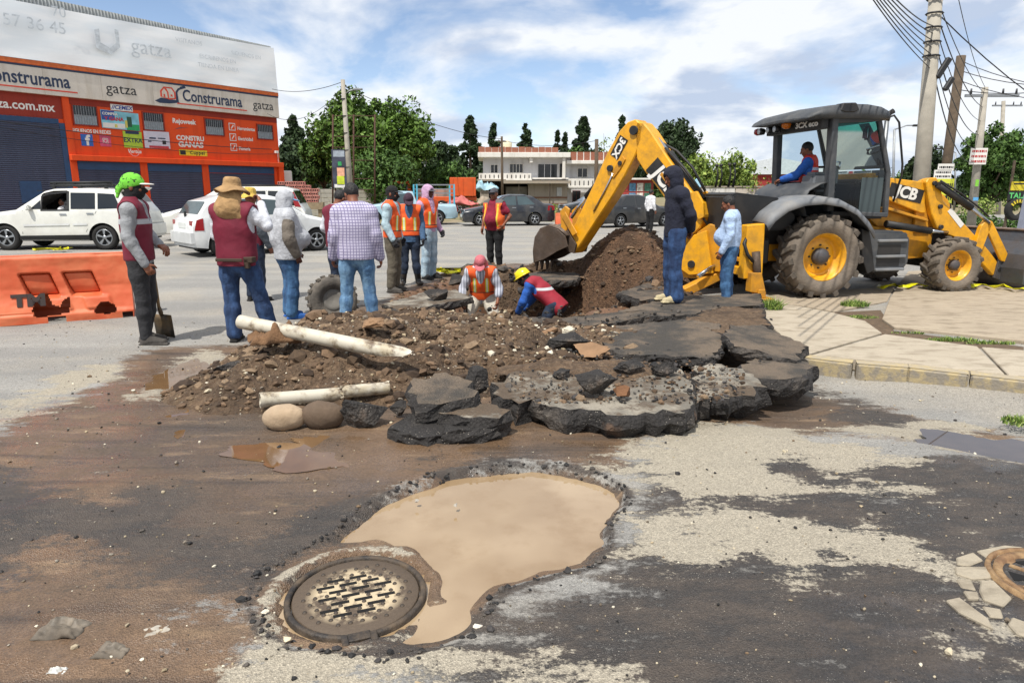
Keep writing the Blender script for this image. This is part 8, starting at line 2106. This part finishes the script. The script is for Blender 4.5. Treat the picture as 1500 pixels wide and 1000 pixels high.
    def hair(s, m=None, low=-.02):
        d = SDF(s.J['hed'] - .18, s.J['hed'] + .2, .008); R_ = s.R; d.ell(s.hl(0, -.018, .036), (.082, .098, .098), R_, .01); d.plane(s.hl(0, .045, .05), s.R @ np.array([0, 1., -.75])); d.plane(s.hl(0, -.02, low - .03), s.R @ np.array([0, .25, -1.])); d.folds(.010, 30, s.seed); return s.emit('hair', d, m or m_hair)
    def helmet(s, m):
        d = SDF(s.J['hed'] - .24, s.J['hed'] + .3, .0085); R_ = s.R; d.ell(s.hl(0, -.008, .05), (.105, .128, .115), R_, .01); d.plane(s.hl(0, 0, .030), s.R @ np.array([0, .0, -1.])); d.ell(s.hl(0, .01, .034), (.118, .158, .012), R_, .012); d.cone(s.hl(0, -.10, .11), s.hl(0, .09, .125), .02, .02, .02); return s.emit('helmet', d, m)
# garments
c_maroon = vest_mat('vest_maroon', '6a1029', [('z', 1.235, 1.285, 'a7a9ac', None)])
c_maroon2 = vest_mat('vest_maroon_plain', '6a1029', [])
c_oran = vest_mat('vest_orange', 'e2571c', [('|x', .075, .125, 'c9d23c', (1.0, 1.25)), ('|x', .09, .11, 'd5d8d0', (1.0, 1.25)), ('z', 1.0, 1.015, '3a2a26', None)])
c_grey = cloth('cloth_grey', '8b8d90'); c_lgrey = cloth('cloth_lightgrey', 'a9abb0'); c_white = cloth('cloth_white', 'c6c8cf'); c_dgrey = cloth('cloth_dark', '2b2b2e'); c_black = cloth('cloth_black', '141416'); c_navy = cloth('cloth_navy', '191c2c'); c_pink = cloth('cloth_pink', 'b191ad'); c_lblue = cloth('cloth_lightblue', 'a3b9d8'); c_crimson = cloth('cloth_crimson', '7c1730'); c_khaki = cloth('cloth_khaki', '9c7c54'); c_olive = cloth('cloth_taupe', '5a5347'); c_sblue = cloth('shirt_denim', '3d5877'); c_bblue = cloth('cloth_blue', '2456a5')
d_blue = denim('jeans_blue', '1f3252', '34507a'); d_bright = denim('jeans_bright', '46688c', '7396b4'); d_light = denim('jeans_light', '8ba3b4', 'b1c2cc'); d_dark = denim('jeans_dark', '1a2536', '26344a'); d_mid = denim('jeans_mid', '2a4a70', '446c94')
sh_black = cloth('shoe_black', '1b1a1a'); sh_grey = cloth('boot_grey', '45413d'); sh_cream = cloth('shoe_cream', 'b3a684'); m_rubber = mat('boot_rubber', '17181a', .35, var=.15, dirt='5b4b3a', dirt_amt=.6); m_glove = cloth('glove_dark', '26262a')
def checks():
    t = NT('shirt_checked'); x, y, z = t.sepxyz()
    def line(v, p): return t.rng(t.math('ABSOLUTE', t.math('SUBTRACT', t.math('FRACT', t.math('MULTIPLY', v, p)), .5)), .34, .40)
    m_ = t.math('MAXIMUM', line(t.math('ADD', x, t.math('MULTIPLY', y, .6)), 30), line(z, 30))
    return t.done(t.mix(t.math('MULTIPLY', m_, .75), rgb('b9b4c9'), rgb('5c5480')), .9, t.bump(t.noise(20, 5), .3, .012))
c_check = checks()
def at(px, py, z=0.): q = G(px, py, z); return Vector((q.x, q.y, z))
def face_to(deg): return R(deg)   # heading: 0 = away from the street camera (+Y), 90 = left (-X)
# 1 man in green bandana with shovel, in profile to the right
p = Person('man in green bandana and maroon vest resting on a shovel beside the barrier', at(219, 503), R(-76), 1.75, .98, dict(wrr=(.22, .10, .85), elr=(.22, -.03, 1.12), ell=(-.20, .05, 1.12), wrl=(-.08, .18, 1.02), knl=(-.09, .03, .48), anl=(-.09, -.05, .085), tol=(-.10, .12, .03), knr=(.09, .01, .48), anr=(.09, -.0, .085), tor=(.11, .17, .03)), (0, .05), seed=1)
p.body(curl=(.8, 1.6)); p.shirt(c_grey, hem=.84); p.vest(c_maroon, hem=.87); p.pants(c_dgrey, .012, 1.0, .004); p.shoes(sh_grey, 'boot', .2); p.balaclava(c_black)
t = NT('bandana_green'); n_ = t.noise(26, 3, .6, t.mapping((1, 1, 1.6))); m_band = t.done(t.mix(t.rng(n_, .56, .62), rgb('6fc43a'), rgb('22301a')), .9)
d = SDF(p.J['hed'] - .24, p.J['hed'] + .22, .0085); d.ell(p.hl(0, -.014, .045), (.090, .110, .100), p.R, .01); d.plane(p.hl(0, .05, .02), p.R @ np.array([0, .35, -1.])); d.cone(p.hl(0, -.11, .02), p.hl(0, -.14, -.02), .026, .03, .02); d.cone(p.hl(.01, -.135, -.02), p.hl(.03, -.15, -.10), .024, .014, .02); d.cone(p.hl(-.01, -.135, 0), p.hl(-.02, -.17, -.05), .022, .012, .02); d.folds(.008, 16, 3); p.emit('bandana', d, m_band)
d = SDF(p.J['hed'] - .26, p.J['hed'] + .28, .0075); d.ell(p.hl(0, .105, .038), (.075, .085, .010), p.R, .004); d.plane(p.hl(0, .06, .05), p.R @ np.array([0, -1., 0])); p.emit('cap_brim', d, m_white)
fs = p.root.matrix_basis; sv = thing('shovel', 'square-mouth shovel held upright by the green bandana man', 'shovel', at(238, 497), R(-12))
m_wd = mat('handle_wood', '7d6444', .7, var=.2, vscale=8); m_bl = mat('blade_steel', '4a4238', .55, metal=.4, var=.3, vscale=6, dirt='8a6a3a', dirt_amt=.6)
b = MB(); b.tube([(-.09, .08, .84), (-.04, .04, .55), (0, 0, .34)], .017, 8); b.build('handle', m_wd, sv); b = MB(); b.tube([(0, 0, .36), (0, .02, .30), (0, .03, .26)], [.02, .024, .018], 8); b.build('socket', m_bl, sv); b = MB(); b.grid_surf([[(x * .115, .03 + .03 * (1 - abs(x)) + (z - .27) * -.10, z) for x in (-1, -.5, 0, .5, 1)] for z in (.01, .1, .2, .27)]); b.build('blade', m_bl, sv, solid=.006)
# 2 man in sun hat seen from behind, hands raised
p = Person('man in tan neck-flap sun hat and maroon vest with a raised arm', at(358, 500), R(-8), 1.70, 1.08, dict(elr=(.33, .06, 1.24), wrr=(.20, .22, 1.46), ell=(-.24, .05, 1.14), wrl=(-.14, .24, 1.18), hil=(-.10, 0, .9), hir=(.10, 0, .9), knl=(-.12, .03, .48), anl=(-.10, -.01, .085), tol=(-.13, .15, .03), knr=(.17, .10, .49), anr=(.24, .16, .085), tor=(.28, .32, .03)), (0, .1), seed=2)
p.body(); p.shirt(c_white, hem=.86); p.vest(c_maroon2, hem=.83, e=.04); p.pants(d_blue, .02, .99, .02); p.shoes(sh_black); p.brimhat(c_khaki, .185, .035, crown=.085)
b = MB(); b.box((.0, -.168, .90), (.3, .012, .035)); b.box((.19, -.09, .90), (.1, .09, .06)); b.box((.17, -.11, .86), (.05, .05, .1)); b.build('tool_belt', mat('belt_brown', '3a2c20', .8), p.root, .008)
d = SDF(p.J['hed'] - .36, p.J['hed'] + .2, .011); d.cone(p.hl(0, -.03, .03), p.J['nek'] + np.array([0, -.07, -.02]), .095, .135, .03, flat=((0, 1, 0), .85)); d.cone(p.J['nek'] + np.array([-.07, -.07, -.03]), p.J['nek'] + np.array([.07, -.07, -.10]), .085, .095, .04, flat=((0, 1, 0), .6)); d.plane(p.J['hed'] + np.array([0, .03, 0]), (0, 1, .0)); d.folds(.014, 10, 4); p.emit('neck_flap', d, c_khaki)
# 3 man with straw hat behind him
p = Person('man in dark jacket and yellow straw hat behind the raised-arm man', at(377, 441), R(-30), 1.60, 1.0, dict(wrr=(.27, .08, .88)), (.2, .1), seed=3)
p.body(); p.shirt(cloth('jacket_slate', '4b5158'), .024, .86); p.vest(c_maroon2, hem=.88); p.pants(d_dark); p.shoes(sh_black); p.brimhat(mat('straw', 'c9a94e', .9, var=.2, vscale=30, bump=.5, bscale=90), .15, .03)
# 4 stout man in grey hood
p = Person('stout man in grey hooded sweatshirt and pale blue cap', at(428, 465), R(-62), 1.58, 1.42, dict(elr=(.27, -.02, 1.12), wrr=(.24, .07, .89), wrl=(-.22, .14, .92)), (0, .25), seed=4, skin=SKIN2)
p.body(); p.shirt(c_lgrey, .024, .82, belly=.08); p.pants(d_mid, .022, .99, .02); p.shoes(cloth('shoe_blue', '2a5aa0')); p.hood(c_lgrey); p.cap(cloth('cap_dark', '3a4450'), m2=cloth('cap_sky', '7fb0d8'))
d = SDF(np.minimum(p.J['shr'], p.J['wrr']) - .15, np.maximum(p.J['shr'], p.J['wrr']) + .15, .012); p.arm(d, 'r', .036, .10, .98); d.folds(.008, 9, 4); p.emit('sleeve', d, cloth('sleeve_taupe', '6a6259'))
# 5 white-sleeved man mostly behind the checked shirt
p = Person('white-sleeved man in maroon vest leaning beside the checked shirt man', at(500, 452), R(-40), 1.62, 1.0, dict(ell=(-.27, -.02, 1.16), wrl=(-.16, .16, 1.02), wrr=(.22, .12, .92), hed=(.02, .08, 1.57)), (0, .45), seed=5)
p.body(); p.shirt(c_white, .02, .88); p.vest(c_maroon2, hem=.9); p.pants(d_dark); p.shoes(sh_black); p.hair()
# 6 checked shirt man, back view
p = Person('man in lilac checked shirt and light jeans with his back turned', at(527, 482), R(6), 1.68, 1.12, dict(hed=(-.03, .07, 1.58), hil=(-.10, 0, .9), hir=(.10, 0, .9), knl=(-.13, .03, .48), anl=(-.17, -.01, .085), tol=(-.22, .13, .03), knr=(.13, .04, .48), anr=(.17, .02, .085), tor=(.22, .16, .03), wrl=(-.27, .05, .87), wrr=(.27, .05, .86)), (.5, .45), seed=6)
p.body(); p.shirt(c_check, .030, .84, fold=.006); p.pants(d_bright, .012, .99, .012); p.shoes(cloth('shoe_brown', '4a3424')); p.hair()
# 7 black balaclava
p = Person('man in black balaclava cap and orange vest behind the others', at(578, 427), R(-100), 1.66, 1.0, dict(wrr=(.26, .1, .88)), (0, .1), seed=7)
p.body(); p.shirt(cloth('shirt_pale', '9fb4bd'), .02, .86); p.vest(c_oran, hem=.9); p.pants(c_olive, .018); p.shoes(sh_grey, 'boot', .2); p.balaclava(c_black); p.cap(c_black); p.gloves(m_glove)
# 8 denim jacket looking down
p = Person('man in denim jacket, orange vest and rubber boots looking down', at(602, 417), R(-168), 1.58, 1.02, dict(hed=(0, .09, 1.56), nek=(0, .02, 1.44), wrl=(-.24, .1, .86), wrr=(.25, .08, .86), hil=(-.1, 0, .9), hir=(.1, 0, .9), anl=(-.14, 0, .085), anr=(.14, .0, .085), tol=(-.18, .15, .03), tor=(.18, .15, .03)), (0, .75), seed=8, skin=SKIN2)
p.body(); p.shirt(c_sblue, .02, .80); p.vest(c_oran, hem=.92, open_=.03); p.pants(d_dark, .014, .8); p.boots(m_rubber); p.cap(cloth('cap_purple', '3a2634')); p.gloves(m_glove)
d = SDF(p.J['hed'] - .24, p.J['hed'] + .2, .011); d.ell(p.hl(0, -.03, .0), (.095, .10, .115), p.R, .02); d.ell(p.hl(0, .10, -.02), (.07, .09, .10), p.R, .02, 's'); p.emit('hood', d, cloth('cap_purple', '3a2634'))
# 9 pink hood
p = Person('man in pink hooded sweatshirt, orange vest and pale jeans', at(629, 408), R(-122), 1.68, 1.0, dict(wrl=(-.25, .10, .90), wrr=(.26, .06, .88)), (-.1, .1), seed=9, skin=SKIN2)
p.body(); p.shirt(c_pink, .022, .88); p.vest(c_oran, hem=.95, open_=.02); p.pants(d_light, .022, .99, .01); p.shoes(sh_black); p.hood(c_pink); p.cap(cloth('cap_grey', '4a4a50')); p.gloves(m_glove)
# 10 maroon shirt man with open vest
p = Person('man in crimson t-shirt, open orange-grey vest and dark cap', at(725, 398), R(150), 1.64, 1.15, dict(ell=(-.34, -.06, 1.16), wrl=(-.24, .06, .97), elr=(.28, -.04, 1.14), wrr=(.27, .05, .90), hil=(-.1, 0, .9), hir=(.1, 0, .9)), (.1, .0), seed=10)
p.body(); p.shirt(c_crimson, .018, .86, .30, belly=.05); v_ = p.vest(vest_mat('vest_orange_grey', '55524f', [('|x', .10, .30, 'e2662a', (.9, 1.42)), ('|x', .135, .165, 'd9c23a', (.95, 1.4))]), hem=.86, open_=.12, e=.036, belly=.02); p.pants(c_black, .014, .99, .004); p.shoes(sh_black); p.cap(cloth('cap_grey', '4a4a50'))
b = MB(); b.box(p.hl(0, .098, .012), (.125, .014, .030), rot=Matrix(p.R.tolist()).to_4x4()); b.build('sunglasses', m_black, p.root, .005)
# 11 worker in the pit
p = Person('kneeling pit worker in pink cap and orange vest gripping a bar', at(706, 430) + Vector((0, .0, -.93)), R(178), 1.64, 1.0, dict(che=(0, .10, 1.20), nek=(0, .20, 1.38), hed=(0, .30, 1.49), shl=(-.19, .17, 1.34), shr=(.19, .17, 1.34), ell=(-.30, .16, 1.07), elr=(.30, .16, 1.07), wrl=(-.27, .30, .86), wrr=(.29, .28, .86), knl=(-.24, .22, .55), anl=(-.22, .08, .14), knr=(.26, .22, .55), anr=(.24, .06, .14), hil=(-.11, 0, .9), hir=(.11, 0, .9)), (0, .85), seed=11)
p.body(curl=(1.3, 1.5)); t = NT('shirt_striped'); x_, y_, z_ = t.sepxyz(); st_ = t.rng(t.math('ABSOLUTE', t.math('SUBTRACT', t.math('FRACT', t.math('MULTIPLY', x_, 22)), .5)), .3, .36); p.shirt(t.done(t.mix(t.math('MULTIPLY', st_, .7), rgb('b4b7c2'), rgb('4d5262')), .9), .024, .84, .72)
p.vest(c_oran, hem=.92, open_=.03); p.pants(cloth('trousers_white', 'b9b3a6'), .026, 1., .02); p.shoes(sh_grey, 'boot', .2)
c_pkcap = cloth('cap_pink', 'b4626a'); p.cap(c_pkcap); d = SDF(p.J['hed'] - .26, p.J['hed'] + .2, .011); d.cone(p.hl(0, -.05, .02), p.hl(0, -.07, -.12), .092, .12, .03); d.ell(p.hl(0, .11, -.03), (.085, .11, .12), p.R, .02, 's'); p.emit('neck_flap', d, c_pkcap)
br_ = thing('digging_bar', 'steel digging bar in the hand of the pit worker', 'tool', at(683, 430) + Vector((.0, -.32, 0))); b = MB(); b.tube([(.04, 0, .12), (0, -.02, -.9)], .014, 8); b.build('shaft', m_bl, br_); b = MB(); b.cyl((.04, 0, .10), (.042, 0, .16), .02, n=8); b.build('grip', m_plast, br_)
# 12 yellow helmet, bending
p = Person('bending pit worker in yellow helmet and red vest', at(803, 432) + Vector((0, -.1, -.95)), R(68), 1.66, 1.0, dict(pel=(0, -.12, .86), che=(0, .12, 1.06), nek=(0, .30, 1.20), hed=(0, .43, 1.24), shl=(-.18, .25, 1.16), shr=(.18, .25, 1.16), ell=(-.24, .34, .90), elr=(.24, .34, .90), wrl=(-.14, .46, .72), wrr=(.16, .48, .72), hil=(-.1, -.12, .84), hir=(.1, -.12, .84), knl=(-.12, .06, .46), knr=(.12, .06, .46), anl=(-.12, -.16, .1), anr=(.12, -.16, .1), tol=(-.13, 0, .03), tor=(.13, 0, .03)), (0, .55), seed=12, skin=SKIN2)
p.body(); p.shirt(c_bblue, .024, .84, 1.); p.vest(vest_mat('vest_red', '8e1a2c', [('z', 1.08, 1.12, 'b9bcc0', None)]), hem=.78, vneck=False); p.pants(d_dark, .02); p.shoes(m_rubber, 'boot', .2); p.helmet(mat('helmet_yellow', 'e3d01c', .3, var=.05)); p.balaclava(c_black); p.gloves(m_glove)
# 13 navy hoodie
p = Person('man in navy hoodie and jeans with hands clasped, standing on the long slab', at(984, 441, .17), R(98), 1.71, .97, dict(ell=(-.24, -.10, 1.13), elr=(.24, -.10, 1.13), wrl=(-.10, -.17, .95), wrr=(.08, -.20, .93), hed=(0, .07, 1.58), nek=(0, .02, 1.45), pall=(0, 1, 0), palr=(0, 1, 0)), (.1, .35), seed=13)
p.body(curl=(1.2, 1.2)); p.shirt(c_navy, .028, .84, 1., 'hoodie'); p.pants(denim('jeans_navy', '1c3052', '2f4d78'), .022, 1.02, .022); p.shoes(sh_cream); p.hood(c_navy, e=.026)
# 14 light blue shirt
p = Person('man in light blue shirt and jeans watching beside the stabiliser', at(1063, 449), R(65), 1.53, 1.12, dict(wrl=(-.24, .08, .88), wrr=(.25, .06, .88), hed=(0, .06, 1.58)), (0, .35), seed=14)
p.body(); p.shirt(c_lblue, .02, .94, belly=.045); p.pants(d_mid, .022, .99, .004); p.shoes(sh_black); p.hair()
b = MB(); b.box((-.07, .152, 1.22), (.055, .012, .06)); b.build('phone', m_black, p.root, .004); b = MB(); b.lathe([(.166, -.018), (.172, 0), (.166, .018)], Matrix.Translation((0, .0, .965)) @ Matrix.Diagonal((1, .74, 1, 1)) @ Mz, 28); b.build('belt', m_black, p.root)
# 15 pedestrian far away
p = Person('pedestrian in white shirt and black trousers beside the black saloon', at(951, 341), R(-60), 1.64, .95, {}, (0, 0), seed=15, res=1.4)
p.body(); p.shirt(cloth('cloth_bright', 'd3d3d6'), .02, .86, .9); p.pants(c_black); p.shoes(sh_black); p.hair()
# 16 digger operator on the seat, turned to the rear controls
sx_ = Vector((math.cos(JA), math.sin(JA), 0)); q = jr + sx_ * (.34) + aw * (.06)
p = Person('digger operator in orange-red vest and blue sleeves seated in the cab', (q.x, q.y, .74), R(60), 1.62, 1.05, dict(hil=(-.1, .02, .94), hir=(.1, .02, .94), knl=(-.14, .40, .98), knr=(.14, .40, .98), anl=(-.14, .42, .58), anr=(.14, .42, .58), tol=(-.15, .56, .54), tor=(.15, .56, .54), ell=(-.27, .16, 1.16), elr=(.27, .16, 1.16), wrl=(-.20, .38, 1.10), wrr=(.20, .38, 1.10), hed=(0, .06, 1.58)), (.1, .3), seed=16)
p.body(); p.shirt(c_bblue, .024, .92); p.vest(vest_mat('vest_redorange', 'd2331c', [('z', 1.24, 1.29, 'b9bcd0', None), ('z', 1.0, 1.03, 'c9ccd0', None)]), hem=.95); p.pants(d_dark, .016, .98); p.shoes(sh_black); p.hair()
# 17 driver at the car window
q = suv.root.matrix_basis @ Vector((2.30 - LL / 2, -.40, 0)) if False else Vector((suv.root.location.x + math.cos(R(3)) * (2.26 - LL / 2) + math.sin(R(3)) * .38, suv.root.location.y + math.sin(R(3)) * (2.26 - LL / 2) - math.cos(R(3)) * .38, -.22))
p = Person('car driver in white t-shirt looking out of the open window', q, R(93), 1.62, .95, dict(hil=(-.1, .02, .94), hir=(.1, .02, .94), knl=(-.12, .36, .98), knr=(.12, .36, .98), anl=(-.12, .5, .66), anr=(.12, .5, .66), tol=(-.12, .62, .68), tor=(.12, .62, .68), ell=(-.2, .16, 1.14), elr=(.22, .16, 1.14), wrl=(-.14, .38, 1.16), wrr=(.14, .38, 1.16)), (.9, .0), seed=17, res=1.3)
p.body(); p.shirt(cloth('cloth_bright', 'd3d3d6'), .016, .92, .3); p.pants(d_dark, .012); p.hair(); p.shoes(sh_black)
